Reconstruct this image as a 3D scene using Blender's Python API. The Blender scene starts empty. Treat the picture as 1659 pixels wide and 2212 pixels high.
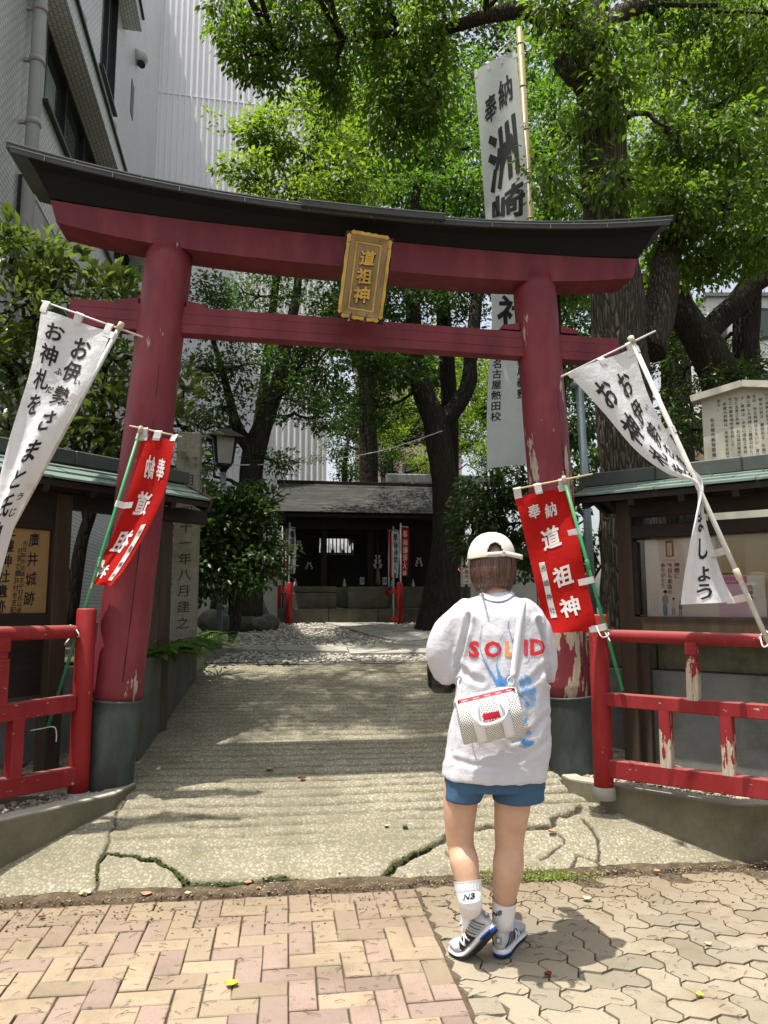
import bpy, bmesh, math, random
import numpy as np
from mathutils import Vector, Matrix, noise as mnoise
from mathutils.bvhtree import BVHTree
R = math.radians
random.seed(7)
rng = np.random.default_rng(11)
scene = bpy.context.scene
col = scene.collection

# ------------------------------------------------------------------ camera, sky, sun, exposure
CAM_H, FPX, PITCH = 1.35, 1600.0, math.atan((1305 - 1106) / 1600.0)
cam = bpy.data.cameras.new('camera')
cam.sensor_fit = 'HORIZONTAL'
cam.sensor_width = 36.0
cam.lens = 36.0 * FPX / 1659.0
cam.clip_start = 0.05
cam.clip_end = 600.0
cam_o = bpy.data.objects.new('camera', cam)
cam_o.location = (0, 0, CAM_H)
cam_o.rotation_euler = (math.pi / 2 + PITCH, 0, 0)
col.objects.link(cam_o)
scene.camera = cam_o

SUN_TO = Vector((-0.24, -0.125, 1.0)).normalized()      # towards the sun
world = bpy.data.worlds.new('World')
scene.world = world
world.use_nodes = True
wn = world.node_tree
bg = wn.nodes['Background']
sky = wn.nodes.new('ShaderNodeTexSky')
sky.sky_type = 'NISHITA'
sky.sun_disc = False
sky.sun_elevation = math.asin(SUN_TO.z)
sky.sun_rotation = math.atan2(SUN_TO.x, SUN_TO.y) % (2 * math.pi)
sky.air_density = 1.2
sky.dust_density = 4.0
sky.ozone_density = 1.0
haze_ = wn.nodes.new('ShaderNodeHueSaturation')            # summer haze: a paler, less blue sky
haze_.inputs['Saturation'].default_value = 0.42
haze_.inputs['Value'].default_value = 1.15
wn.links.new(sky.outputs[0], haze_.inputs['Color'])
wn.links.new(haze_.outputs[0], bg.inputs['Color'])
bg.inputs['Strength'].default_value = 0.13
sun = bpy.data.lights.new('sun', 'SUN')
sun.energy = 4.6
sun.angle = R(0.5)
sun.color = (1.0, 0.95, 0.86)
sun_o = bpy.data.objects.new('sun', sun)
sun_o.rotation_euler = SUN_TO.to_track_quat('Z', 'Y').to_euler()
sun_o.location = (-3, -3, 12)
col.objects.link(sun_o)
scene.view_settings.view_transform = 'Standard'
scene.view_settings.look = 'None'
scene.view_settings.exposure = 0.66
scene.view_settings.gamma = 1.0
scene.view_settings.use_curve_mapping = False
scene.render.engine = 'CYCLES'
scene.cycles.max_bounces = 6
scene.cycles.transparent_max_bounces = 8
scene.cycles.use_denoising = True

# ------------------------------------------------------------------ measuring: the place in metres
_a = math.atan(0.1298)
UD = Vector((math.cos(_a), math.sin(_a), 0))           # along the gate and the pavement edge
WD = Vector((-math.sin(_a), math.cos(_a), 0))          # into the shrine grounds
_F = Vector((0, math.cos(PITCH), math.sin(PITCH)))
_U = Vector((0, -math.sin(PITCH), math.cos(PITCH)))
CAMP = Vector((0, 0, CAM_H))
def W(u, d, z=0.0): return UD * u + WD * d + Vector((0, 0, z))
def _ray(px, py): return _F + Vector(((px - 829.5) / FPX, 0, 0)) + _U * ((1106 - py) / FPX)
def PY(px, py, Y): r = _ray(px, py); return CAMP + r * (Y / r.y)
def PD(px, py, d): r = _ray(px, py); return CAMP + r * (d / r.dot(WD))
def PPL(px, py, p0, dr):
    "point on the upright plane through p0 running along dr"
    n = Vector((-dr.y, dr.x, 0)); r = _ray(px, py)
    return CAMP + r * ((Vector(p0) - CAMP).dot(n) / r.dot(n))
def proj(p):
    v = Vector(p) - CAMP; dp = v.dot(_F)
    return 829.5 + FPX * v.x / dp, 1106 - FPX * v.dot(_U) / dp, dp
_PD = [-90, 3.78, 3.84, 4.55, 5.0, 5.6, 7.6, 9.5, 13.5, 120]
_PZ = [0, 0, 0.015, 0.245, 0.345, 0.45, 0.75, 0.84, 1.0, 1.0]
def prof(d): return np.interp(d, _PD, _PZ)
def ong(px, py):
    r = _ray(px, py); t = 1.2
    while t < 60:
        p = CAMP + r * t
        if p.z <= float(prof(p.dot(WD))): return p
        t += 0.006
    return p

# ------------------------------------------------------------------ materials
MATS = {}
def _nodes(name):
    m = bpy.data.materials.new(name); m.use_nodes = True
    nt = m.node_tree
    return m, nt, nt.nodes['Principled BSDF']
def N(nt, t, **kw):
    n = nt.nodes.new(t)
    for k, v in kw.items():
        if k in n.inputs.keys(): n.inputs[k].default_value = v
        else: setattr(n, k, v)
    return n
def ramp(nt, fac, stops, interp='LINEAR'):
    r = nt.nodes.new('ShaderNodeValToRGB'); r.color_ramp.interpolation = interp
    e = r.color_ramp.elements
    while len(e) < len(stops): e.new(0.5)
    for i, (p, c) in enumerate(stops):
        e[i].position = p
        e[i].color = (*c, 1) if isinstance(c, (tuple, list)) else (c, c, c, 1)
    nt.links.new(fac, r.inputs[0])
    return r
def mixc(nt, fac, a, b, mode='MIX'):
    m = nt.nodes.new('ShaderNodeMix'); m.data_type = 'RGBA'; m.blend_type = mode
    if isinstance(fac, (int, float)): m.inputs[0].default_value = fac
    else: nt.links.new(fac, m.inputs[0])
    for i, v in ((6, a), (7, b)):
        if isinstance(v, (tuple, list)): m.inputs[i].default_value = (*v, 1)
        else: nt.links.new(v, m.inputs[i])
    return m.outputs[2]
def math_(nt, op, a, b=None):
    m = nt.nodes.new('ShaderNodeMath'); m.operation = op
    for i, v in ((0, a), (1, b)):
        if v is None: continue
        if isinstance(v, (int, float)): m.inputs[i].default_value = v
        else: nt.links.new(v, m.inputs[i])
    return m.outputs[0]
def coords(nt, scale=(1, 1, 1), kind='Object'):
    tc = nt.nodes.new('ShaderNodeTexCoord'); mp = nt.nodes.new('ShaderNodeMapping')
    mp.inputs['Scale'].default_value = scale
    nt.links.new(tc.outputs[kind], mp.inputs[0]); return mp.outputs[0]
def tex(nt, vec, scale, detail=4, rough=0.6, kind='noise', **kw):
    if kind == 'noise':
        n = N(nt, 'ShaderNodeTexNoise', Scale=scale, Detail=detail, Roughness=rough)
    else:
        n = N(nt, 'ShaderNodeTexVoronoi', Scale=scale, **kw)
    nt.links.new(vec, n.inputs['Vector']); return n
def bump(nt, bsdf, h, strength=0.3, dist=0.01, prev=None):
    b = nt.nodes.new('ShaderNodeBump')
    b.inputs['Strength'].default_value = strength; b.inputs['Distance'].default_value = dist
    nt.links.new(h, b.inputs['Height'])
    if prev is not None: nt.links.new(prev, b.inputs['Normal'])
    nt.links.new(b.outputs[0], bsdf.inputs['Normal']); return b.outputs[0]

def mat(name, c1, c2=None, scale=8, rough=0.7, bstr=0.0, bscale=60, bdist=0.004, stretch=(1, 1, 1), metal=0.0,
        island=0.0, spec=0.3, dirt=None, dscale=1.5, dfac=0.6):
    "two-tone mottled surface with fine relief; island = per-piece brightness change"
    if name in MATS: return MATS[name]
    m, nt, b = _nodes(name)
    v = coords(nt, stretch)
    c2 = c2 or tuple(x * 0.75 for x in c1)
    n = tex(nt, v, scale, 5, 0.65)
    c = ramp(nt, n.outputs['Fac'], [(0.3, c1), (0.7, c2)]).outputs[0]
    if dirt:
        dn = tex(nt, v, dscale, 6, 0.7)
        f = ramp(nt, dn.outputs['Fac'], [(0.48, 0.0), (0.68, dfac)]).outputs[0]
        c = mixc(nt, f, c, dirt)
    if island:
        g = nt.nodes.new('ShaderNodeNewGeometry')
        f = ramp(nt, g.outputs['Random Per Island'], [(0, 1 - island), (1, 1 + island)]).outputs[0]
        c = mixc(nt, 1.0, c, f, 'MULTIPLY')
    nt.links.new(c, b.inputs['Base Color'])
    b.inputs['Roughness'].default_value = rough
    b.inputs['Metallic'].default_value = metal
    b.inputs['Specular IOR Level'].default_value = spec
    if bstr:
        bn = tex(nt, v, bscale, 4, 0.7)
        bump(nt, b, bn.outputs['Fac'], bstr, bdist)
    MATS[name] = m
    return m

def mat_paint(name, paint, wood=(0.42, 0.33, 0.23), amount=0.5, zl=0.0, zh=1.0, zk=0.25, scale=5, stretch=(2.2, 2.2, 0.6),
              rough=0.5, fine=0.0, dark=None):
    "old paint flaking off grey-brown wood; more of it gone below zh (object z)"
    m, nt, b = _nodes(name)
    gp = nt.nodes.new('ShaderNodeNewGeometry'); mp_ = nt.nodes.new('ShaderNodeMapping'); mp_.inputs['Scale'].default_value = stretch
    nt.links.new(gp.outputs['Position'], mp_.inputs[0]); v = mp_.outputs[0]; v0 = coords(nt)
    n = tex(nt, v, scale, 8, 0.62)
    sx = nt.nodes.new('ShaderNodeSeparateXYZ'); nt.links.new(v0, sx.inputs[0])
    mr = N(nt, 'ShaderNodeMapRange'); nt.links.new(sx.outputs[2], mr.inputs[0])
    mr.inputs[1].default_value = zl; mr.inputs[2].default_value = zh
    mr.inputs[3].default_value = zk; mr.inputs[4].default_value = 0.0
    s = math_(nt, 'ADD', n.outputs['Fac'], mr.outputs[0])
    f = ramp(nt, s, [(1 - amount, 0.0), (1 - amount + 0.012, 1.0)]).outputs[0]
    pn = tex(nt, coords(nt, (2.4, 2.4, .8)), 2.6, 7, 0.68)
    dk = dark or tuple(x * 0.6 for x in paint)
    pc = ramp(nt, pn.outputs['Fac'], [(0.25, tuple(x * 1.3 + .012 for x in paint)), (0.5, paint), (0.78, dk)]).outputs[0]
    wn_ = tex(nt, coords(nt, (30, 30, 2.0)), 4, 4, 0.7)
    wc = ramp(nt, wn_.outputs['Fac'], [(0.3, wood), (0.7, tuple(x * 0.5 for x in wood))]).outputs[0]
    c = mixc(nt, f, pc, wc)
    sn = nt.nodes.new('ShaderNodeSeparateXYZ'); nt.links.new(gp.outputs['Normal'], sn.inputs[0])
    du = math_(nt, 'MULTIPLY', ramp(nt, sn.outputs[2], [(.55, 0.0), (.95, .55)]).outputs[0], pn.outputs['Fac'])          # dust lies on upper faces
    c = mixc(nt, du, c, (.34, .25, .20))
    nt.links.new(c, b.inputs['Base Color'])
    rr = ramp(nt, f, [(0, rough), (1, 0.9)]).outputs[0]
    nt.links.new(rr, b.inputs['Roughness'])
    b.inputs['Specular IOR Level'].default_value = 0.3
    inv = math_(nt, 'SUBTRACT', 1.0, f)
    p = bump(nt, b, inv, 0.5, 0.003)
    gr = tex(nt, coords(nt, (20, 20, 2)), 5, 5, 0.7)
    bump(nt, b, gr.outputs['Fac'], 0.25, 0.004, p)
    MATS[name] = m
    return m

def mat_leaf(name, stops, trans=0.45, rough=0.45, spec=0.4):
    "leaf: colour by leaf, light let through"
    m, nt, b = _nodes(name)
    g = nt.nodes.new('ShaderNodeNewGeometry')
    n = tex(nt, coords(nt), 0.9, 3, 0.5)
    f = math_(nt, 'ADD', math_(nt, 'MULTIPLY', g.outputs['Random Per Island'], 0.6), math_(nt, 'MULTIPLY', n.outputs['Fac'], 0.4))
    c = ramp(nt, f, stops)
    nt.links.new(c.outputs[0], b.inputs['Base Color'])
    b.inputs['Roughness'].default_value = rough
    b.inputs['Specular IOR Level'].default_value = spec
    tr = nt.nodes.new('ShaderNodeBsdfTranslucent')
    tc = mixc(nt, 1.0, c.outputs[0], (1.8, 1.95, 0.95), 'MULTIPLY')
    nt.links.new(tc, tr.inputs[0])
    mx = nt.nodes.new('ShaderNodeMixShader'); mx.inputs[0].default_value = trans
    nt.links.new(b.outputs[0], mx.inputs[1]); nt.links.new(tr.outputs[0], mx.inputs[2])
    nt.links.new(mx.outputs[0], nt.nodes['Material Output'].inputs[0])
    MATS[name] = m
    return m

def mat_cloth(name, c, trans=0.2, weave=900, wr=0.3, c2=None):
    m, nt, b = _nodes(name)
    n = tex(nt, coords(nt), 6, 4, 0.6)
    cc = ramp(nt, n.outputs['Fac'], [(0.3, c), (0.75, c2 or tuple(x * 0.9 for x in c))]).outputs[0]
    nt.links.new(cc, b.inputs['Base Color'])
    b.inputs['Roughness'].default_value = 0.85
    b.inputs['Specular IOR Level'].default_value = 0.15
    wv = tex(nt, coords(nt), 9, 6, 0.62)
    p = bump(nt, b, wv.outputs['Fac'], wr, 0.02)
    fi = tex(nt, coords(nt), weave * 0.3, 2, 0.5)
    bump(nt, b, fi.outputs['Fac'], 0.12, 0.001, p)
    if trans:
        tr = nt.nodes.new('ShaderNodeBsdfTranslucent'); nt.links.new(cc, tr.inputs[0])
        mx = nt.nodes.new('ShaderNodeMixShader'); mx.inputs[0].default_value = trans
        nt.links.new(b.outputs[0], mx.inputs[1]); nt.links.new(tr.outputs[0], mx.inputs[2])
        nt.links.new(mx.outputs[0], nt.nodes['Material Output'].inputs[0])
    MATS[name] = m
    return m
# ------------------------------------------------------------------ building helpers
def wm(o): return (wm(o.parent) @ o.matrix_parent_inverse if o.parent else Matrix()) @ o.matrix_basis
def link(o, parent=None):
    col.objects.link(o)
    if parent is not None: o.parent = parent
    return o
def tag(o, label=None, cat=None, group=None, kind=None):
    if label: o['label'] = label
    if cat: o['category'] = cat
    if group: o['group'] = group
    if kind: o['kind'] = kind
    return o
def empty(name, loc=(0, 0, 0), rz=0.0, label=None, cat=None, group=None, rot=None):
    o = bpy.data.objects.new(name, None); o.empty_display_size = 0.2
    o.location = loc
    o.rotation_euler = rot if rot else (0, 0, rz)
    tag(o, label, cat, group); col.objects.link(o)
    bpy.context.view_layer.update()
    return o
def meshdata(name, V, F, m=None, smooth=False):
    me = bpy.data.meshes.new(name)
    me.from_pydata([tuple(v) for v in V], [], [tuple(f) for f in F])
    if m is not None: me.materials.append(m)
    if smooth: me.polygons.foreach_set('use_smooth', np.ones(len(me.polygons), bool))
    me.update(); return me
def fast_mesh(name, V, quads=None, tris=None, m=None, smooth=False):
    "big meshes straight from numpy arrays"
    me = bpy.data.meshes.new(name)
    V = np.asarray(V, np.float32); me.vertices.add(len(V)); me.vertices.foreach_set('co', V.ravel())
    li = []; st = []; tot = []; k = 0
    for a in (quads, tris):
        if a is None or len(a) == 0: continue
        a = np.asarray(a, np.int32); li.append(a.ravel()); n = a.shape[1]
        st.append(k + np.arange(len(a)) * n); tot.append(np.full(len(a), n)); k += a.size
    li = np.concatenate(li); st = np.concatenate(st); tot = np.concatenate(tot)
    me.loops.add(len(li)); me.loops.foreach_set('vertex_index', li)
    me.polygons.add(len(st)); me.polygons.foreach_set('loop_start', st.astype(np.int32))
    try: me.polygons.foreach_set('loop_total', tot.astype(np.int32))
    except Exception: pass
    if smooth: me.polygons.foreach_set('use_smooth', np.ones(len(st), bool))
    if m is not None: me.materials.append(m)
    me.update(calc_edges=True); me.validate()
    return me
def add(name, me, parent=None, **kw):
    o = bpy.data.objects.new(name, me); link(o, parent); tag(o, **kw); return o

class MB:
    "collects shapes; build() links them as one mesh object"
    def __init__(s): s.V = []; s.F = []; s.smooth = []
    def _add(s, V, F, sm=False):
        k = len(s.V); s.V += [Vector(v) for v in V]
        s.F += [tuple(i + k for i in f) for f in F]; s.smooth += [sm] * len(F); return s
    def box(s, c, size, M=None, bev=0.0):
        hx, hy, hz = (x / 2 for x in size); c = Vector(c)
        bev = min(bev, 0.45 * min(size))
        def T(v):
            v = Vector(v)
            if M is not None: v = M @ v
            return v + c
        if bev <= 0:
            V = [T((x * hx, y * hy, z * hz)) for z in (-1, 1) for y in (-1, 1) for x in (-1, 1)]
            F = [(0, 2, 3, 1), (4, 5, 7, 6), (0, 1, 5, 4), (2, 6, 7, 3), (0, 4, 6, 2), (1, 3, 7, 5)]
            return s._add(V, F)
        V = []; idx = {}
        for x in (-1, 1):
            for y in (-1, 1):
                for z in (-1, 1):
                    for ax in range(3):
                        p = [x * (hx - bev), y * (hy - bev), z * (hz - bev)]
                        p[ax] = (x * hx, y * hy, z * hz)[ax]
                        idx[(x, y, z, ax)] = len(V); V.append(T(p))
        F = []
        for ax in range(3):
            o = [i for i in range(3) if i != ax]
            for sgn in (-1, 1):
                q = []
                for a, b in ((-1, -1), (1, -1), (1, 1), (-1, 1)):
                    k = [0, 0, 0]; k[ax] = sgn; k[o[0]] = a; k[o[1]] = b; q.append(idx[(*k, ax)])
                flip = (sgn > 0) == (ax == 1)
                F.append(tuple(q[::-1]) if flip else tuple(q))
        for ax in range(3):
            o = [i for i in range(3) if i != ax]
            for a in (-1, 1):
                for b in (-1, 1):
                    def K(t, use):
                        k = [0, 0, 0]; k[ax] = t; k[o[0]] = a; k[o[1]] = b; return idx[(*k, use)]
                    q = [K(-1, o[0]), K(1, o[0]), K(1, o[1]), K(-1, o[1])]
                    F.append(tuple(q))
        for x in (-1, 1):
            for y in (-1, 1):
                for z in (-1, 1):
                    F.append((idx[(x, y, z, 0)], idx[(x, y, z, 1)], idx[(x, y, z, 2)]))
        return s._add(V, F)
    def bar(s, p0, p1, w, h, up=(0, 0, 1), bev=0.0):
        "bar from p0 to p1, w across, h along up"
        p0 = Vector(p0); p1 = Vector(p1); x = (p1 - p0); L = x.length; x.normalize()
        y = Vector(up).cross(x).normalized(); z = x.cross(y)
        M = Matrix((x, y, z)).transposed()
        return s.box((p0 + p1) / 2, (L, w, h), M, bev)
    def tube(s, pts, rad, n=12, caps=True, sm=True, sq=None):
        pts = [Vector(p) for p in pts]
        if isinstance(rad, (int, float)): rad = [rad] * len(pts)
        t0 = (pts[1] - pts[0]).normalized()
        ref = Vector((0, 0, 1)) if abs(t0.z) < 0.9 else Vector((1, 0, 0))
        nx = t0.cross(ref).normalized(); V = []; F = []
        for i, p in enumerate(pts):
            t = (pts[min(i + 1, len(pts) - 1)] - pts[max(i - 1, 0)]).normalized()
            nx = (nx - t * nx.dot(t)).normalized(); ny = t.cross(nx)
            r = rad[i]; ra, rb = (r, r) if isinstance(r, (int, float)) else r
            for k in range(n):
                a = 2 * math.pi * k / n
                V.append(p + nx * (math.cos(a) * ra) + ny * (math.sin(a) * rb))
        for i in range(len(pts) - 1):
            for k in range(n):
                a = i * n + k; b = i * n + (k + 1) % n
                F.append((a, b, b + n, a + n))
        s._add(V, F, sm)
        if caps:
            k = len(s.V) - len(V)
            s.F.append(tuple(range(k + n - 1, k - 1, -1))); s.smooth.append(False)
            e = k + (len(pts) - 1) * n
            s.F.append(tuple(range(e, e + n))); s.smooth.append(False)
        return s
    def lathe(s, prof_, c=(0, 0, 0), n=24, M=None, sm=True, caps=True):
        V = []; F = []; c = Vector(c)
        for r, z in prof_:
            for k in range(n):
                a = 2 * math.pi * k / n; v = Vector((r * math.cos(a), r * math.sin(a), z))
                V.append((M @ v if M is not None else v) + c)
        for i in range(len(prof_) - 1):
            for k in range(n):
                a = i * n + k; b = i * n + (k + 1) % n
                F.append((a, b, b + n, a + n))
        s._add(V, F, sm)
        if caps:
            k = len(s.V) - len(V); e = len(s.V) - n
            s.F.append(tuple(range(k + n - 1, k - 1, -1))); s.smooth.append(False)
            s.F.append(tuple(range(e, e + n))); s.smooth.append(False)
        return s
    def prism(s, poly, vec, sm=False):
        "polygon (3-D points) pushed along vec"
        n = len(poly); P = [Vector(p) for p in poly]; v = Vector(vec)
        V = P + [p + v for p in P]
        nn = Vector((0, 0, 0))
        for i in range(n): nn += P[i].cross(P[(i + 1) % n])
        fwd = nn.dot(v) > 0
        F = [tuple(range(n - 1, -1, -1)) if fwd else tuple(range(n)), tuple(range(n, 2 * n)) if fwd else tuple(range(2 * n - 1, n - 1, -1))]
        for i in range(n):
            j = (i + 1) % n
            F.append((i, j, j + n, i + n) if fwd else (j, i, i + n, j + n))
        return s._add(V, F, sm)
    def quad(s, a, b, c, d): return s._add([a, b, c, d], [(0, 1, 2, 3)])
    def sheet(s, fn, nu, nv, sm=True):
        V = [fn(i / nu, j / nv) for j in range(nv + 1) for i in range(nu + 1)]
        F = [(j * (nu + 1) + i, j * (nu + 1) + i + 1, (j + 1) * (nu + 1) + i + 1, (j + 1) * (nu + 1) + i) for j in range(nv) for i in range(nu)]
        return s._add(V, F, sm)
    def data(s, name, m=None):
        me = bpy.data.meshes.new(name); me.from_pydata([tuple(v) for v in s.V], [], s.F)
        if any(s.smooth): me.polygons.foreach_set('use_smooth', np.array(s.smooth, bool))
        if m is not None: me.materials.append(m)
        me.update(); return me
    def build(s, name, m, parent=None, local=True, **kw):
        me = s.data(name, m)
        if parent is not None and not local:
            me.transform(wm(parent).inverted())
        return add(name, me, parent, **kw)

def subdiv(o, lv=1):
    md = o.modifiers.new('Subdivision', 'SUBSURF'); md.levels = lv; md.render_levels = lv; return o
def solid(o, t, off=0.0):
    md = o.modifiers.new('Solidify', 'SOLIDIFY'); md.thickness = t; md.offset = off; return o

def copy_tree(o, parent=None):
    c = o.copy(); col.objects.link(c)
    if parent is not None: c.parent = parent
    for ch in list(o.children): copy_tree(ch, c)
    return c

# ------------------------------------------------------------------ writing
_fc = bpy.data.curves.new('lettering', 'FONT'); _fc.resolution_u = 2
_fo = bpy.data.objects.new('lettering', _fc)
_gl = {}; _short = {}
def glyph(ch, bold=0.0):
    k = (ch, bold)
    if k not in _gl:
        def make(b):
            _fc.body = ch; _fc.offset = b
            me = bpy.data.meshes.new_from_object(_fo); return me, sum(p.area for p in me.polygons)
        def tris_(me):
            me.calc_loop_triangles(); v = np.array([q.co[:2] for q in me.vertices]); return v[np.array([t.vertices[:] for t in me.loop_triangles]).reshape(-1, 3)] if len(me.loop_triangles) else np.zeros((0, 3, 2))
        def covered(pts, T):
            "share of the points that lie in some triangle"
            if len(pts) == 0: return 1.0
            a, b, c = T[None, :, 0], T[None, :, 1], T[None, :, 2]; p = pts[:, None]
            def s(u, v, w): return (u[..., 0] - w[..., 0]) * (v[..., 1] - w[..., 1]) - (v[..., 0] - w[..., 0]) * (u[..., 1] - w[..., 1])
            d1, d2, d3 = s(p, a, b), s(p, b, c), s(p, c, a)
            return (~(((d1 < 0) | (d2 < 0) | (d3 < 0)) & ((d1 > 0) | (d2 > 0) | (d3 > 0)))).any(1).mean()
        me, a0 = make(0.0); cen = tris_(me).mean(1) if a0 > 0 else np.zeros((0, 2)); got = 0.0
        for f in (1, .75, .5, .3, .15):
            if bold <= 0: break
            m2, a2 = make(bold * f)
            if a2 > a0 * 1.004 and covered(cen, tris_(m2)) > .985: bpy.data.meshes.remove(me); me = m2; got = bold * f; break
            bpy.data.meshes.remove(m2)
        V = np.empty(len(me.vertices) * 3); me.vertices.foreach_get('co', V); V = V.reshape(-1, 3)[:, :2]
        F = [tuple(p.vertices) for p in me.polygons]
        cjk = ord(ch) > 0x2000
        if cjk: V = V - np.array([0.5, 0.38])
        _gl[k] = (V, F, (V[:, 0].max() if len(V) else 0.3)); _short[k] = bold - got; bpy.data.meshes.remove(me)
    return _gl[k]
def brushed(V, F, amt, seed=0):
    "a brush-like swelling and slant of a stroke"
    V = V.copy(); rs = seed * 1.7
    V[:, 1] += 0.10 * V[:, 0]
    V[:, 0] += amt * np.sin(V[:, 1] * 7 + rs) ; V[:, 1] += amt * np.sin(V[:, 0] * 6 + rs * 2)
    return V, F
def write(chars, place, name, m, parent, bold=0.012, cut=0, brush=0.0, local=True, each=False, **kw):
    if each:
        for c in chars: write([c], place, name, m, parent, bold, cut, brush, local, **kw)
        return
    """chars: list of (char, cx, cy, size[, mirror]); place(x, y) -> 3-D point just off the surface"""
    V = []; F = []
    for i, it in enumerate(chars):
        ch, cx, cy, sz = it[:4]
        if ch in ' \u3000': continue
        gv, gf, _ = glyph(ch, bold)
        if brush: gv, gf = brushed(gv, gf, brush, i)
        sx, sy = sz if isinstance(sz, tuple) else (sz, sz)
        pts = [(cx + x * sx, cy + y * sy) for x, y in gv]; sh_r = _short[(ch, bold)]
        if cut:
            bm = bmesh.new(); vs = [bm.verts.new((x, y, 0)) for x, y in pts]
            for f in gf:
                try: bm.faces.new([vs[q] for q in f])
                except ValueError: pass
            x0, x1 = min(p[0] for p in pts), max(p[0] for p in pts); y0, y1 = min(p[1] for p in pts), max(p[1] for p in pts)
            for ax, lo, hi in ((0, x0, x1), (1, y0, y1)):
                t = lo + cut
                while t < hi:
                    no = [0, 0, 0]; no[ax] = 1; co = [0, 0, 0]; co[ax] = t
                    bmesh.ops.bisect_plane(bm, geom=bm.verts[:] + bm.edges[:] + bm.faces[:], plane_co=co, plane_no=no)
                    t += cut
            bm.verts.index_update()
            pts = [(v.co.x, v.co.y) for v in bm.verts]; gf = [tuple(v.index for v in f.verts) for f in bm.faces]
            bm.free()
        k = len(V); V += [place(x, y) for x, y in pts]; F += [tuple(q + k for q in f) for f in gf]
        if sh_r > .009:                               # thicken the stroke with copies a hair apart
            for j, (ax, ay) in enumerate(((1, .4), (-1, -.4), (.4, -1), (-.4, 1))):
                k = len(V); Q_ = [place(x + ax * sh_r * .8 * sx, y + ay * sh_r * .8 * sy) for x, y in pts]
                V += [q + (CAMP - q).normalized() * .00025 * (j + 1) for q in Q_]; F += [tuple(q + k for q in f) for f in gf]
    me = meshdata(name, V, F, m)
    if parent is not None and not local: me.transform(wm(parent).inverted())
    return add(name, me, parent, **kw)
def column(text, x, y0, size, pitch=None):
    "one upright column of writing, first character centred at (x, y0)"
    pitch = pitch or (size if not isinstance(size, tuple) else size[1]) * 1.05
    return [(c, x, y0 - i * pitch, size) for i, c in enumerate(text)]
def line(text, x0, y, size, bold=0.012, center=False):
    out = []; x = 0
    for c in text:
        gv, gf, adv = glyph(c, bold)
        if ord(c) > 0x2000: out.append((c, x + 0.5 * size, y, size)); x += size
        elif c == ' ': x += 0.28 * size
        else: out.append((c, x, y, size)); x += (adv + 0.09) * size
    sh = x0 - (x / 2 if center else 0)
    return [(c, cx + sh, cy, s) for c, cx, cy, s in out]

# ------------------------------------------------------------------ leaves and trees
def leaf_mesh(name, P, A, Nn, L, Wd, m, big=False, fold=0.18):
    "P base points, A axis, Nn face normal, L length, Wd width (arrays)"
    P = np.asarray(P, float); n = len(P)
    A = A / np.linalg.norm(A, axis=1)[:, None]
    B = np.cross(Nn, A); B /= (np.linalg.norm(B, axis=1)[:, None] + 1e-9); Nn = np.cross(A, B)
    L = np.broadcast_to(L, n)[:, None]; Wd = np.broadcast_to(Wd, n)[:, None]
    if not big:
        v = np.stack([P, P + A * L * 0.45 + B * Wd * 0.5 + Nn * Wd * fold, P + A * L - Nn * L * 0.08, P + A * L * 0.45 - B * Wd * 0.5 + Nn * Wd * fold], 1)
        i = np.arange(n)[:, None] * 4
        t = np.concatenate([i + np.array([0, 1, 2]), i + np.array([0, 2, 3])])
        return fast_mesh(name, v.reshape(-1, 3), tris=t, m=m)
    k = [(0.0, 0.0, 0), (0.3, 0.42, 1), (0.62, 0.48, 1), (1.0, 0.0, 0)]
    v = np.stack([P,
                  P + A * L * .28 + B * Wd * .38 + Nn * Wd * fold, P + A * L * .28, P + A * L * .28 - B * Wd * .38 + Nn * Wd * fold,
                  P + A * L * .62 + B * Wd * .5 + Nn * (Wd * fold - L * .05), P + A * L * .62 - Nn * L * .05, P + A * L * .62 - B * Wd * .5 + Nn * (Wd * fold - L * .05),
                  P + A * L - Nn * L * .16], 1)
    i = np.arange(n)[:, None] * 8
    t = np.concatenate([i + np.array(q) for q in ((0, 1, 2), (0, 2, 3), (4, 7, 5), (5, 7, 6))])
    q = np.concatenate([i + np.array(q) for q in ((1, 4, 5, 2), (2, 5, 6, 3))])
    return fast_mesh(name, v.reshape(-1, 3), quads=q, tris=t, m=m)
def unit(n):
    v = rng.normal(size=(n, 3)); return v / np.linalg.norm(v, axis=1)[:, None]
def sprays(blobs, per_m3=None, leaves=40, spread=0.22, flat=0.5, size=(0.07, 0.1), aspect=0.42, droop=0.25, up=1.4, shell=0.35):
    """leaf clusters through the blobs. blobs: (centre, (rx, ry, rz), clusters) -> P, A, N, L, W"""
    Cs = []; Os = []
    for c, r, n in blobs:
        d = unit(n); rad = rng.uniform(shell, 1, n) ** 0.5
        q = d * rad[:, None] * (1 + 0.25 * rng.normal(size=n))[:, None]
        Cs.append(np.array(c)[None] + q * np.array(r)[None]); Os.append(d)
    C0 = np.concatenate(Cs); O0 = np.concatenate(Os); n = len(C0)
    C1 = np.repeat(C0, leaves, 0); O1 = np.repeat(O0, leaves, 0); m = len(C1)
    off = unit(m) * (rng.uniform(0, 1, m) ** 0.6)[:, None] * spread
    off *= np.array([1, 1, flat])[None]
    P = C1 + off
    A = off / spread + 0.5 * O1 + rng.normal(size=(m, 3)) * 0.45; A[:, 2] -= droop
    Nn = rng.normal(size=(m, 3)) * 0.55; Nn[:, 2] += up
    L = rng.uniform(size[0], size[1], m) * np.repeat(rng.uniform(.72, 1.25, n), leaves) * rng.uniform(.75, 1.15, m)
    return P, A, Nn, L, L * aspect * rng.uniform(0.8, 1.2, m)
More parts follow.
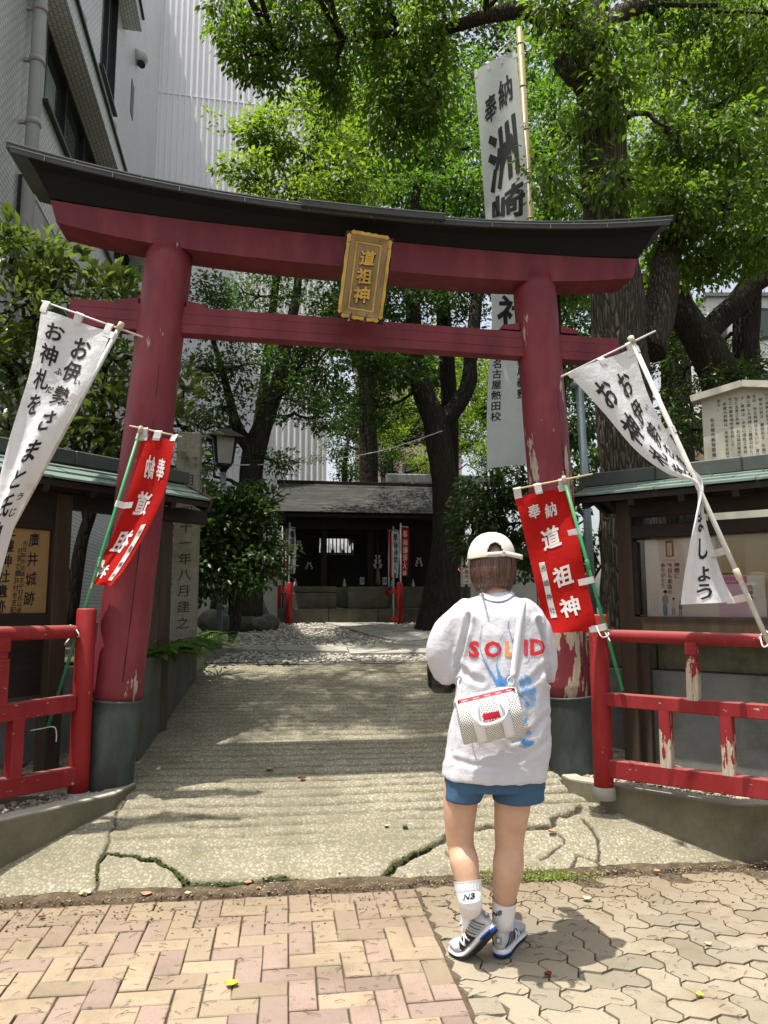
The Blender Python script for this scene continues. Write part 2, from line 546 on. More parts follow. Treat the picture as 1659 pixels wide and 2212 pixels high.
def limb_pts(p0, p1, n=7, sag=0.0, wob=0.06, seed=0):
    p0 = Vector(p0); p1 = Vector(p1); out = []; r = random.Random(seed)
    for i in range(n + 1):
        t = i / n; p = p0.lerp(p1, t); L = (p1 - p0).length
        w = math.sin(math.pi * t) * L * wob
        out.append(p + Vector((r.uniform(-1, 1) * w, r.uniform(-1, 1) * w, r.uniform(-1, 1) * w + sag * math.sin(math.pi * t))))
    return out
def rough_tube(mb, pts, rad, n=14, amp=0.05, seed=0):
    k = len(mb.V); mb.tube(pts, rad, n)
    rr = max(rad)
    for i in range(k, len(mb.V)):
        v = mb.V[i]; s = mnoise.noise(v * (2.2 / max(rr, .02) * 0.25) + Vector((seed, 0, 0)))
        s2 = mnoise.noise(v * 9 + Vector((0, seed, 0)))
        j = (i - k) // n
        c = Vector(pts[min(j, len(pts) - 1)])
        mb.V[i] = c + (v - c) * (1 + amp * 2.2 * s + amp * 0.9 * s2)
    return mb
def smooth_path(pts, rad, sub=4):
    "Catmull-Rom through the given points"
    P = [Vector(p) for p in pts]; out = []; ro = []
    for i in range(len(P) - 1):
        a = P[max(i - 1, 0)]; b = P[i]; c = P[i + 1]; d = P[min(i + 2, len(P) - 1)]
        for k in range(sub):
            t = k / sub
            out.append(0.5 * ((2 * b) + (c - a) * t + (2 * a - 5 * b + 4 * c - d) * t * t + (3 * b - a - 3 * c + d) * t ** 3))
            ro.append(rad[i] + (rad[i + 1] - rad[i]) * t)
    out.append(P[-1]); ro.append(rad[-1]); return out, ro
# ------------------------------------------------------------------ the setting: ground, pavement, driveway
def pos_dirt(nt, c, dirt, lo=0.5, hi=0.66, fac=0.75, scale=2.2, det=7):
    g = nt.nodes.new('ShaderNodeNewGeometry')
    n = tex(nt, g.outputs['Position'], scale, det, 0.72)
    f = ramp(nt, n.outputs['Fac'], [(lo, 0.0), (hi, fac)]).outputs[0]
    return mixc(nt, f, c, dirt)
def edge_grime(nt, c, dirt, d0, d1, fac):
    "settled dirt along the foot of the driveway (by place)"
    g = nt.nodes.new('ShaderNodeNewGeometry')
    dot = nt.nodes.new('ShaderNodeVectorMath'); dot.operation = 'DOT_PRODUCT'
    nt.links.new(g.outputs['Position'], dot.inputs[0]); dot.inputs[1].default_value = tuple(WD)
    n = tex(nt, g.outputs['Position'], 4, 6, 0.75)
    s = math_(nt, 'ADD', dot.outputs['Value'], math_(nt, 'MULTIPLY', n.outputs['Fac'], 0.9))
    f = ramp(nt, math_(nt, 'MULTIPLY', s, 0.1), [(d0 / 10, 0.0), (d1 / 10, fac)]).outputs[0]
    return mixc(nt, f, c, dirt)
def mat_paver(name, c1, c2, grime=0.75):
    m, nt, b = _nodes(name)
    oi = nt.nodes.new('ShaderNodeObjectInfo')
    c = ramp(nt, oi.outputs['Random'], [(0, tuple(x * 1.12 for x in c1)), (.5, c1), (.85, c2), (1, tuple(x * .78 for x in c2))]).outputs[0]
    g = nt.nodes.new('ShaderNodeNewGeometry')
    sp = tex(nt, g.outputs['Position'], 260, 3, 0.8)
    c = mixc(nt, ramp(nt, sp.outputs['Fac'], [(0.35, 0.55), (0.62, 0.0)]).outputs[0], c, tuple(x * 0.55 for x in c1))
    c = pos_dirt(nt, c, (0.16, 0.12, 0.075), 0.50, 0.70, 0.72, 2.3, 10)
    c = pos_dirt(nt, c, (0.10, 0.075, 0.045), 0.59, 0.66, 0.8, 17, 7)
    c = edge_grime(nt, c, (0.20, 0.155, 0.10), 3.45, 4.25, grime)
    nt.links.new(c, b.inputs['Base Color'])
    b.inputs['Roughness'].default_value = 0.9; b.inputs['Specular IOR Level'].default_value = 0.2
    p = bump(nt, b, sp.outputs['Fac'], 0.35, 0.003)
    n2 = tex(nt, g.outputs['Position'], 45, 5, 0.7); bump(nt, b, n2.outputs['Fac'], 0.3, 0.004, p)
    MATS[name] = m; return m
M_TAN = mat_paver('tan_brick', (0.345, 0.27, 0.187), (0.305, 0.243, 0.172))
M_PINK = mat_paver('pink_brick', (0.30, 0.222, 0.18), (0.262, 0.198, 0.164))
M_UNI = mat_paver('grey_tan_paver', (0.305, 0.262, 0.193), (0.255, 0.226, 0.172), 0.85)
M_JOINT = mat('joint_dirt', (0.12, 0.088, 0.056), (0.055, 0.042, 0.028), 30, 0.95, 0.6, 120, 0.006)

sidewalk = MB()
sidewalk.quad(W(-40, -40, -0.012), W(40, -40, -0.012), W(40, 3.79, -0.012), W(-40, 3.79, -0.012))
sidewalk = sidewalk.build('sidewalk', M_JOINT, kind='structure')

def herring(x0, x1, y0, y1):
    "herringbone on a unit grid -> (x, y, upright?)"
    out = []
    for y in range(y0, y1):
        for x in range(x0, x1):
            r = (x - y) % 4
            if r == 0: out.append((x, y, False))
            elif r == 3: out.append((x, y, True))
    return out
UB = 0.0995; BX = 0.625
def brick_data(w, h, m):
    mb = MB(); g = 0.0024; bv = 0.003
    o = [(g, g), (w - g, g), (w - g, h - g), (g, h - g)]; i = [(g + bv, g + bv), (w - g - bv, g + bv), (w - g - bv, h - g - bv), (g + bv, h - g - bv)]
    V = [(x - w / 2, y - h / 2, -0.03) for x, y in o] + [(x - w / 2, y - h / 2, -0.004) for x, y in o] + [(x - w / 2, y - h / 2, 0) for x, y in i]
    F = [(8, 9, 10, 11)]
    for k in range(4):
        n = (k + 1) % 4; F += [(k, n, n + 4, k + 4), (k + 4, n + 4, n + 8, k + 8)]
    mb._add(V, F); return mb.data('brick', m)
BD = {(up, mm): brick_data(UB * (1 if up == 1 else 2) if up != 2 else UB, UB * (2 if up == 1 else 1) if up != 2 else UB, (M_TAN, M_PINK)[mm])
      for up in (0, 1, 2) for mm in (0, 1)}
AW = 0.0125; UP = 0.1125; SEG = 4
def uni_data(up):
    w, h = (UP, 2 * UP) if up else (2 * UP, UP)
    nx, ny = (1, 2) if up else (2, 1)
    pts = []
    def tri(t): t = (t / UP) % 1.0; return (4 * t if t < .25 else 2 - 4 * t if t < .75 else 4 * t - 4)
    def wp(x, y): return (x + AW * tri(y), y + AW * tri(x))
    for k in range(nx * SEG): pts.append((UP * k / SEG, 0))
    for k in range(ny * SEG): pts.append((w, UP * k / SEG))
    for k in range(nx * SEG): pts.append((w - UP * k / SEG, h))
    for k in range(ny * SEG): pts.append((0, h - UP * k / SEG))
    q = [wp(x, y) for x, y in pts]; n = len(q); V0 = []; V1 = []
    for k in range(n):
        a = Vector(q[k - 1]); b = Vector(q[(k + 1) % n]); t = (b - a).normalized(); nm = Vector((-t.y, t.x))
        p = Vector(q[k]) + nm * 0.0042
        V0.append((p.x - w / 2, p.y - h / 2, 0)); V1.append((p.x - w / 2, p.y - h / 2, -0.03))
    F = [tuple(range(n))] + [(k + n, (k + 1) % n + n, (k + 1) % n, k) for k in range(n)]
    return meshdata('paver', V0 + V1, F, M_UNI)
UD_ = {False: uni_data(False), True: uni_data(True)}
def in_view(p, mx=30):
    x, y, dp = proj(p); return dp > 0.3 and -mx < x < 1659 + mx and y < 2212 + mx
DTOP = 3.765
rot_u = math.atan2(UD.y, UD.x)
field = MB(); nb = 0
cells = set(); lay = []
for x, y, up in herring(-44, 0, -22, 40):
    lay.append((x, y, 1 if up else 0))
for x, y, up in lay:
    w, h = (1, 2) if up == 1 else (2, 1)
    if x + w > 0 or (y + h) * UB + 0.0 > DTOP - 0.0:
        if (y + 1) * UB <= DTOP and x + 1 <= 0: w = h = 1; up = 2
        else: continue
    for a in range(w):
        for b in range(h): cells.add((x + a, y + b))
    u = BX + (x + w / 2) * UB; d = (y + h / 2) * UB
    far = (x * 7 + y * 3) % 5
    pink = 1 if random.random() < (0.62 if up != 0 else 0.30) else 0
    p = W(u + random.gauss(0, .0012), d + random.gauss(0, .0012), random.uniform(-0.004, 0.002))
    if in_view(p) and nb < 300:
        o = bpy.data.objects.new('brick', BD[(up, pink)]); o.location = p
        o.rotation_euler = (random.gauss(0, .009), random.gauss(0, .009), rot_u + random.gauss(0, .011)); link(o, sidewalk); nb += 1
    elif d > 0.4 and u > -4:
        field.box(p - Vector((0, 0, 0.015)), ((2 if up == 0 else 1) * UB - .007, (2 if up == 1 else 1) * UB - .007, .03), Matrix.Rotation(rot_u, 3, 'Z'))
for y in range(-22, 40):                                 # half bricks close the edge against the wavy pavers
    if (-1, y) not in cells and (y + 1) * UB <= DTOP:
        p = W(BX - UB / 2, (y + .5) * UB, random.uniform(-.002, .001))
        if in_view(p) and nb < 300:
            o = bpy.data.objects.new('brick', BD[(2, random.randint(0, 1))]); o.location = p; o.rotation_euler = (0, 0, rot_u); link(o, sidewalk); nb += 1
if field.V: field.build('brick_field', M_TAN, sidewalk, kind='stuff')
field = MB(); npv = 0; pcells = set()
for x, y, up in herring(0, 36, -22, 33):
    w, h = (1, 2) if up else (2, 1)
    pcells |= {(x + a, y + b) for a in range(w) for b in range(h)}
    u = BX + 0.012 + (x + w / 2) * UP; d = (y + h / 2) * UP - 0.01
    if d + h * UP / 2 > 3.80: continue
    p = W(u, d, random.uniform(-0.004, 0.0015))
    if in_view(p) and npv < 300:
        o = bpy.data.objects.new('paver', UD_[up]); o.location = p
        o.rotation_euler = (random.gauss(0, .009), random.gauss(0, .009), rot_u + random.gauss(0, .006)); link(o, sidewalk); npv += 1
    elif d > 0.4 and u < 4.2:
        field.box(p - Vector((0, 0, 0.015)), ((1 if up else 2) * UP - .012, (2 if up else 1) * UP - .012, .03), Matrix.Rotation(rot_u, 3, 'Z'))
HALF = MB(); HALF.box((0, 0, -.015), (UP - .008, UP - .008, .03)); HALF = HALF.data('paver', M_UNI)
for y in range(-22, 33):
    d = (y + .5) * UP - .01
    if (0, y) not in pcells and d < 3.70:
        p = W(BX + .012 + UP / 2, d, random.uniform(-.004, .001))
        if in_view(p) and npv < 300: o = bpy.data.objects.new('paver', HALF); o.location = p; o.rotation_euler = (0, 0, rot_u); link(o, sidewalk); npv += 1
if field.V: field.build('paver_field', M_UNI, sidewalk, kind='stuff')

# --- driveway: exposed-aggregate concrete with anti-slip ribs and cracks, one relief mesh
def mat_aggregate():
    m, nt, b = _nodes('exposed_aggregate')
    g = nt.nodes.new('ShaderNodeNewGeometry'); P = g.outputs['Position']
    v = tex(nt, P, 62, kind='v', feature='F1')
    c = ramp(nt, v.outputs['Color'], [(0.1, (0.30, 0.28, 0.215)), (0.45, (0.385, 0.362, 0.285)), (0.62, (0.235, 0.22, 0.17)), (0.85, (0.45, 0.427, 0.345))]).outputs[0]
    edge = ramp(nt, v.outputs['Distance'], [(0.25, 0.0), (0.62, 0.75)]).outputs[0]
    c = mixc(nt, edge, c, (0.17, 0.145, 0.085))
    c = pos_dirt(nt, c, (0.12, 0.11, 0.07), 0.42, 0.70, 0.72, 1.5, 10)
    c = pos_dirt(nt, c, (0.10, 0.105, 0.04), 0.58, 0.70, 0.45, 3.3, 6)
    at = N(nt, 'ShaderNodeAttribute'); at.attribute_name = 'groove'
    c = mixc(nt, at.outputs['Fac'], c, (0.045, 0.038, 0.022))  # rib grooves and cracks darkened in colour, adding to their shade
    nt.links.new(c, b.inputs['Base Color'])
    b.inputs['Roughness'].default_value = 0.85; b.inputs['Specular IOR Level'].default_value = 0.25
    h = ramp(nt, v.outputs['Distance'], [(0.0, 1.0), (0.55, 0.0)]).outputs[0]
    bump(nt, b, h, 0.75, 0.006)
    return m
M_AGG = mat_aggregate()
def pl(*px): return [(p.dot(UD), p.dot(WD)) for p in (ong(x, y) for x, y in px)]
CR_A = pl((222, 1845), (250, 1847), (300, 1852), (345, 1860), (365, 1880), (390, 1893), (405, 1915))
CR_B = pl((222, 1845), (210, 1870), (213, 1900), (203, 1935))
CR_C = pl((268, 1727), (250, 1770), (222, 1843))
CR_D = pl((405, 1913), (450, 1911), (500, 1911), (560, 1904), (590, 1896), (620, 1901), (660, 1905), (720, 1903), (770, 1901), (822, 1899))
CR_E = pl((822, 1899), (850, 1868), (880, 1847), (910, 1838), (940, 1824), (965, 1808), (1010, 1790), (1060, 1785), (1110, 1787), (1180, 1782), (1212, 1765), (1252, 1740))
CR_F = pl((968, 1838), (985, 1870), (1003, 1905))
CR_G = pl((1262, 1762), (1300, 1826), (1290, 1855), (1240, 1843), (1232, 1893))
CR_H = pl((1240, 1843), (1275, 1850), (1300, 1872), (1290, 1890))
CR_I = pl((1180, 1782), (1210, 1800), (1216, 1822), (1170, 1850))
CRACKS = [(CR_A, .015, .02), (CR_B, .011, .014), (CR_C, .008, .010), (CR_D, .024, .03), (CR_E, .015, .024), (CR_F, .008, .01), (CR_G, .009, .012), (CR_H, .010, .014), (CR_I, .008, .01)]
def vnoise(x, y, s, seed=0):
    "cheap value noise on arrays"
    x = x * s; y = y * s; xi = np.floor(x).astype(int); yi = np.floor(y).astype(int); fx = x - xi; fy = y - yi
    fx = fx * fx * (3 - 2 * fx); fy = fy * fy * (3 - 2 * fy)
    def h(a, b): return np.modf(np.abs(np.sin(a * 127.1 + b * 311.7 + seed * 74.7) * 43758.5453))[0]
    return (h(xi, yi) * (1 - fx) + h(xi + 1, yi) * fx) * (1 - fy) + (h(xi, yi + 1) * (1 - fx) + h(xi + 1, yi + 1) * fx) * fy
def driveway_mesh(u0, u1, d0, d1, st):
    us = np.arange(u0, u1 + st / 2, st); ds = np.arange(d0, d1 + st / 2, st)
    U, D = np.meshgrid(us, ds); U = U + (vnoise(U, D, 40, 3) - .5) * st * .5
    wav = (vnoise(U, D, 1.3, 1) - .5) * .05 + (vnoise(U, D, 7, 2) - .5) * .02
    Z = prof(D) + (vnoise(U, D, 1.1, 5) - .5) * .018 * np.clip((D - 3.85) * 2, 0, 1) + (vnoise(U, D, 60, 9) - .5) * .003
    fr = np.modf((D + wav) / 0.092)[0]
    g = np.clip(1 - np.abs(fr - .5) / 0.22, 0, 1) * np.clip(vnoise(U, D, 2.2, 7) * 2.2 - .1, 0, 1) * np.clip(vnoise(U, D, 14, 8) * 1.6 + .15, 0, 1)
    g *= np.clip((D - 4.0) * 3, 0, 1) * np.clip((U + .95 + .3 * (vnoise(U, D, 3, 4))) * 3, 0, 1)
    Z -= g * .021; G = g * 0.85
    for pts, w, dep in CRACKS:
        best = np.full(U.shape, 9.0)
        jx = (vnoise(U, D, 16, 31) - .5) * .035; jy = (vnoise(U, D, 16, 47) - .5) * .035
        for (ax, ay), (bx, by) in zip(pts[:-1], pts[1:]):
            dx, dy = bx - ax, by - ay; L2 = dx * dx + dy * dy + 1e-9
            t = np.clip(((U + jx - ax) * dx + (D + jy - ay) * dy) / L2, 0, 1)
            best = np.minimum(best, np.hypot(U + jx - ax - t * dx, D + jy - ay - t * dy))
        k = np.clip(1 - best / w, 0, 1) ** .5
        Z -= k * dep; G = np.maximum(G, np.clip(k * 1.6, 0, 1))
    # broken pieces in front of the long crack have sunk a little
    ce = np.interp(U, [p[0] for p in CR_E], [p[1] for p in CR_E], left=-9, right=-9)
    Z -= np.where(D < ce, .012, 0) + np.where((U > CR_E[-1][0]) & (D < 4.3), .004, 0)
    ny, nx = U.shape
    P = np.stack([U * UD.x + D * WD.x, U * UD.y + D * WD.y, Z], -1).reshape(-1, 3)
    i = (np.arange(ny - 1)[:, None] * nx + np.arange(nx - 1)[None]).ravel()
    me = fast_mesh('driveway', P, quads=np.stack([i, i + 1, i + nx + 1, i + nx], 1), m=M_AGG, smooth=True)
    at = me.attributes.new('groove', 'FLOAT', 'POINT'); at.data.foreach_set('value', G.ravel().astype(np.float32))
    return me
drive = add('driveway', driveway_mesh(-2.4, 2.8, 3.80, 5.0, 0.009), kind='structure')
add('driveway', driveway_mesh(-1.6, 2.4, 5.0, 6.4, 0.0125), kind='structure')
add('driveway', driveway_mesh(-1.6, 2.4, 6.4, 7.72, 0.02), kind='structure')

# --- ground further in and all round
M_EARTH = mat('dark_earth', (0.085, 0.07, 0.045), (0.045, 0.04, 0.025), 5, 0.95, 0.6, 40, 0.02)
def ground_fn(u, d):
    if d < 3.79: return -0.06
    return float(prof(d)) - 0.03
gm = MB(); us = [-90, -40, -20, -12, -8, -5, -3, -2, -1, 0, 1, 2, 3, 4, 5, 8, 12, 20, 40, 90]
dd = [-60, -20, 0, 3.6, 3.85, 4.2, 4.6, 5, 5.6, 6.5, 7.5, 8.5, 9.5, 11, 13, 16, 20, 30, 60, 120]
gm._add([W(u, d, ground_fn(u, d)) for d in dd for u in us], [(j * 20 + i, j * 20 + i + 1, (j + 1) * 20 + i + 1, (j + 1) * 20 + i) for j in range(19) for i in range(19)])
gm.build('ground', M_EARTH, kind='structure')
# gravelled court: a bed plus real stones
M_GRAVEL = mat('gravel', (0.50, 0.47, 0.40), (0.33, 0.30, 0.245), 40, 0.85, 0.3, 90, 0.004, island=0.45)
M_GBED = mat('gravel_bed', (0.36, 0.34, 0.28), (0.16, 0.145, 0.11), 28, 0.9, 0.8, 45, 0.02)
gb = MB(); gb.sheet(lambda a, b: W(-2.2 + 5.6 * a, 7.62 + 7.4 * b, float(prof(7.62 + 7.4 * b)) + 0.004 + .012 * mnoise.noise(Vector((a * 9, b * 12, 0)))), 28, 34)
gb.build('gravel_court', M_GBED, kind='structure')
def stones(name, pts, smin, smax, m, flat=0.6):
    pts = np.asarray(pts); n = len(pts)
    base = np.array([[1, 0, 0], [.4, .9, .1], [-.7, .7, 0], [-.9, -.4, .1], [-.1, -1, 0], [.8, -.7, .1], [.1, 0, .8], [0, 0, -.8], [.45, .35, .62], [-.4, -.2, .66]])
    tr = np.array([[0, 1, 8], [1, 2, 8], [2, 6, 8], [2, 9, 6], [2, 3, 9], [3, 4, 9], [4, 6, 9], [4, 5, 6], [5, 0, 6], [0, 8, 6],
                   [1, 0, 7], [2, 1, 7], [3, 2, 7], [4, 3, 7], [5, 4, 7], [0, 5, 7]])
    s = rng.uniform(smin, smax, (n, 1, 1)) * rng.uniform(.65, 1.25, (n, 1, 3)); s[:, :, 2] *= flat
    a = rng.uniform(0, 6.28, n); ca, sa = np.cos(a), np.sin(a)
    b = base[None] * (1 + rng.normal(size=(n, 10, 1)) * .13) * s
    x = b[:, :, 0] * ca[:, None] - b[:, :, 1] * sa[:, None]; y = b[:, :, 0] * sa[:, None] + b[:, :, 1] * ca[:, None]
    tl = rng.normal(size=(n, 1)) * .25
    V = np.stack([x, y, b[:, :, 2] + x * tl], -1) + pts[:, None]
    T = (tr[None] + (np.arange(n) * 10)[:, None, None]).reshape(-1, 3)
    return fast_mesh(name, V.reshape(-1, 3), tris=T, m=m, smooth=False)
n = 9500
du = rng.uniform(-1.5, 3.0, n); ddv = 7.7 + 6.6 * rng.uniform(0, 1, n) ** 1.35
zz = prof(ddv) + .012
add('gravel', stones('gravel', np.stack([du * UD.x + ddv * WD.x, du * UD.y + ddv * WD.y, zz], 1), .014, .034, M_GRAVEL), kind='stuff')

# stone slabs of the path through the gravel
M_SLAB = mat('path_stone', (0.40, 0.38, 0.33), (0.29, 0.275, 0.235), 6, 0.85, 0.4, 60, 0.006, dirt=(0.10, 0.095, 0.06), dscale=3, dfac=0.6)
path_root = empty('stone_path', W(1.0, 9.0, 0)); path_root['kind'] = 'structure'
def slab(px4, dz=0.035):
    P = [ong(x, y) for x, y in px4]
    mb = MB(); mb.prism([p + Vector((0, 0, -0.05)) for p in P], Vector((0, 0, 0.05 + dz + random.uniform(0, .012))))
    mb.build('slab', M_SLAB, path_root, local=False)
for q in ([(690, 1346), (735, 1344), (790, 1356), (742, 1360)], [(738, 1343.5), (775, 1343), (835, 1354), (793, 1356)],
          [(745, 1361), (792, 1357), (850, 1370), (798, 1376)], [(795, 1357), (838, 1355), (905, 1367), (853, 1370)],
          [(800, 1377), (853, 1371), (925, 1386), (868, 1393)], [(857, 1371), (908, 1368), (990, 1381), (928, 1386)],
          [(870, 1394), (926, 1387), (1010, 1405), (960, 1416)], [(932, 1386), (995, 1382), (1090, 1398), (1016, 1405)]):
    slab(q)
for q in ([(480, 1402), (592, 1402), (600, 1412), (470, 1410)], [(594, 1402), (746, 1404), (752, 1416), (602, 1412.5)], [(750, 1404), (866, 1395), (956, 1417), (756, 1420)]):
    slab(q, 0.04)

# kerbs
def mat_kerb():
    m, nt, b = _nodes('kerb_concrete'); v = coords(nt)
    n = tex(nt, v, 9, 6, .7); c = ramp(nt, n.outputs['Fac'], [(.3, (.40, .385, .33)), (.7, (.30, .285, .235))]).outputs[0]
    g = nt.nodes.new('ShaderNodeNewGeometry'); sx = nt.nodes.new('ShaderNodeSeparateXYZ'); nt.links.new(g.outputs['True Normal'], sx.inputs[0])
    side = ramp(nt, sx.outputs[2], [(.3, .88), (.8, .0)]).outputs[0]          # upright faces: moss and splash dirt, with their shade put into the colour
    n2 = tex(nt, v, 3, 8, .75); mc = ramp(nt, n2.outputs['Fac'], [(.35, (.075, .068, .032)), (.62, (.15, .135, .085))]).outputs[0]
    c = mixc(nt, side, c, mc); sp = tex(nt, v, 190, 3, .8); c = mixc(nt, ramp(nt, sp.outputs['Fac'], [(.6, 0), (.72, .5)]).outputs[0], c, (.36, .34, .27))
    nt.links.new(c, b.inputs['Base Color']); b.inputs['Roughness'].default_value = .92; b.inputs['Specular IOR Level'].default_value = .15
    bump(nt, b, sp.outputs['Fac'], .6, .004); return m
M_KERB = mat_kerb()
def kerb(pts, th, z0, z1, side):
    P = [Vector((x, y, 0)) for x, y in pts]; Q = []
    for i, p in enumerate(P):
        a = P[max(i - 1, 0)]; b = P[min(i + 1, len(P) - 1)]
        ns = []
        for s, e in ((a, p), (p, b)):
            if (e - s).length > 1e-6: t = (e - s).normalized(); ns.append(Vector((-t.y, t.x, 0)) * side)
        nm = sum(ns, Vector()) / len(ns); nm /= max(nm.length_squared, .3)
        Q.append(p + nm * th)
    mb = MB(); V = []
    for p in P + Q[::-1]: V.append(p + Vector((0, 0, z0)))
    mb.prism(V, Vector((0, 0, z1 - z0)))
    o = mb.build('kerb', M_KERB, kind='structure')
    md = o.modifiers.new('Bevel', 'BEVEL'); md.width = 0.012; md.segments = 2
    return o
KZ = 0.30
KLA, KLB, KLC = (-2.02, 3.60), (-1.505, 4.31), (-1.465, 4.56)
KRA, KRB, KRC = (1.862, 4.075), (1.125, 4.66), (1.10, 4.78)
p6 = W(-7, 3.84); p7 = W(7, 3.80)
kerb([(p6.x, p6.y), KLA, KLB, KLC], 0.11, -0.08, KZ, 1)
kerb([KRC, KRB, KRA, (p7.x, p7.y)], 0.11, -0.08, KZ, 1)
# soil strip behind each kerb with chippings
M_CHIP = mat('chippings', (0.42, 0.36, 0.28), (0.24, 0.19, 0.14), 30, 0.9, 0.3, 90, 0.004, island=0.5)
bed = MB()
bed._add([Vector((x, y, 0.262)) for x, y in ((-1.50, 4.36), (-1.47, 5.1), (-1.9, 6.3), (-9, 6.0), (-9, 2.4), (-2.1, 3.62))], [(0, 1, 2, 3, 4, 5)])
bed._add([Vector((x, y, 0.262)) for x, y in ((1.10, 4.76), (1.90, 4.14), (9, 4.9), (9, 8), (1.6, 6.2), (1.0, 5.3))], [(0, 1, 2, 3, 4, 5)])
bed.build('soil_bed', M_EARTH, kind='structure')
pts = []
for (ax, ay), (bx, by), nx_, ny_ in ((KLA, KLB, -.8, .58), (KRB, KRA, .62, .78)):
    for _ in range(700):
        t = random.random(); s = 0.12 + 0.22 * random.random() ** 1.6
        pts.append((ax + (bx - ax) * t + nx_ * s, ay + (by - ay) * t + ny_ * s, 0.272 + random.random() * .012))
add('chippings', stones('chippings', pts, .006, .021, M_CHIP), kind='stuff')

# dirt strip, moss and weeds where pavement and driveway meet
M_DIRT = mat('gutter_dirt', (0.135, 0.095, 0.058), (0.05, 0.036, 0.022), 26, 0.95, 1.0, 90, 0.015, dirt=(0.22, 0.17, 0.11), dscale=9, dfac=0.7)
ds = MB()
def _dirt(a, b):
    u = -3.2 + 7.2 * a; w = 0.025 + .03 * mnoise.noise(Vector((u * 2, 0, 0))) + .02 * mnoise.noise(Vector((u * 9, 3, 0)))
    cd = np.interp(u, [CR_D[0][0], CR_D[-1][0]], [CR_D[0][1], CR_D[-1][1]])
    lo = 3.715 + .02 * mnoise.noise(Vector((u * 6, 9, 0))) + (0.05 if u > BX else 0); d = lo + (3.80 - lo + w * .9) * b
    z = max(float(prof(d)), 0) + .006 * math.sin(math.pi * b) + .005 * mnoise.noise(Vector((u * 25, d * 25, 1))) + (.004 if d < 3.8 else .004) - (.02 if b in (0, 1) else 0)
    return W(u, d, z)
ds.sheet(_dirt, 360, 14); ds.build('dirt', M_DIRT, kind='stuff')
gp_ = []
for _ in range(2600):
    u = random.uniform(-2.6, 3.4); d = 3.745 + random.gauss(0, .045); p = W(u, d, float(prof(max(d, 3.7))) + .008); gp_.append(tuple(p))
for _ in range(900):
    u = random.uniform(-2.4, 3.2); d = 3.66 - abs(random.gauss(0, .16)); gp_.append(tuple(W(u, d, .002)))
M_GRIT = mat('grit', (0.30, 0.24, 0.16), (0.12, 0.09, 0.06), 40, 0.9, 0.3, 90, 0.004, island=0.6)
add('gutter_grit', stones('gutter_grit', gp_, .002, .007, M_GRIT, .6), kind='stuff')
M_MOSS = mat('moss', (0.060, 0.085, 0.016), (0.028, 0.04, 0.010), 60, 0.95, 0.9, 160, 0.008)
mo = []
for pts_, wd_, keep in ((CR_A, .012, .95), (CR_D, .016, .85), (CR_E[:7], .010, .7), (CR_E[7:], .006, .35), (CR_B, .004, .3)):
    for (ax, ay), (bx, by) in zip(pts_[:-1], pts_[1:]):
        L = math.hypot(bx - ax, by - ay)
        for k in range(int(L * 420)):
            t = random.random(); u = ax + (bx - ax) * t + random.gauss(0, wd_ * .45); d = ay + (by - ay) * t + random.gauss(0, wd_ * .45)
            if mnoise.noise(Vector((u * 5, d * 5, 0))) + .45 < 1 - keep: continue
            jx = (float(vnoise(np.array(u), np.array(d), 16, 31)) - .5) * .035; jy = (float(vnoise(np.array(u), np.array(d), 16, 47)) - .5) * .035
            p = W(u - jx, d - jy, float(prof(d)) - .004); mo.append(tuple(p))
add('moss', stones('moss', mo, .004, .011, M_MOSS, .7), kind='stuff')
M_WEED = mat_leaf('weed_leaf', [(0.2, (0.12, 0.17, 0.025)), (0.6, (0.20, 0.27, 0.045)), (0.9, (0.30, 0.36, 0.08))], 0.35)
wp = []
for _ in range(1900):
    px = random.choice((random.gauss(1180, 45), random.gauss(1185, 50), random.gauss(1060, 35), random.gauss(1120, 70)))
    p = ong(px, random.gauss(1893, 6.5)); wp.append((p.x, p.y, p.z + random.random() * .012))
n = len(wp); A = unit(n); A[:, 2] = np.abs(A[:, 2]) * .6; Nn = rng.normal(size=(n, 3)) * .5; Nn[:, 2] += 1
add('weeds', leaf_mesh('weeds', wp, A, Nn, rng.uniform(.006, .016, n), rng.uniform(.006, .011, n), M_WEED), kind='stuff')
# ------------------------------------------------------------------ torii gate
GA = _a + R(1.0)
torii = empty('torii_gate', W(0.405, 4.74, 0.28), label='red wooden torii gate with dark copper roof and peeling pillars across the driveway', cat='torii gate',
              rot=(0, R(0.6), GA))
RED = (0.178, 0.027, 0.036)
M_PILL = mat_paint('pillar_paint', RED, (0.50, 0.42, 0.31), 0.335, -0.1, 0.85, 0.16, 4.6, (2.4, 2.4, 0.55), 0.5)
M_PILR = mat_paint('pillar_paint_worn', RED, (0.52, 0.44, 0.33), 0.375, 0.5, 3.0, 0.088, 5.0, (2.2, 2.2, 0.6), 0.5)
M_BEAM = mat_paint('beam_paint', (0.160, 0.023, 0.032), (0.36, 0.28, 0.2), 0.27, 9, 10, 0, 5, (0.7, 2, 4), 0.55)
M_COPPER_DK = mat('dark_copper', (0.050, 0.056, 0.052), (0.032, 0.036, 0.034), 3, 0.55, 0.15, 12, 0.01, spec=0.4, dirt=(0.09, 0.10, 0.09), dscale=5, dfac=0.5)
M_BLACKWOOD = mat('black_wood', (0.005, 0.005, 0.005), (0.003, 0.003, 0.003), 8, 0.75, 0.3, 40, 0.004, (1, 6, 6))
M_SHOE = mat('copper_shoe', (0.034, 0.039, 0.034), (0.018, 0.021, 0.020), 5, 0.5, 0.25, 9, 0.012, (1, 1, 0.4), dirt=(0.10, 0.15, 0.145), dscale=2.0, dfac=0.55, spec=0.4)
M_SEAM = mat('dark_seam', (.03, .008, .010), None, 20, .9)
def lean(z): return 1.422 - (z - 0.49) * 0.0668
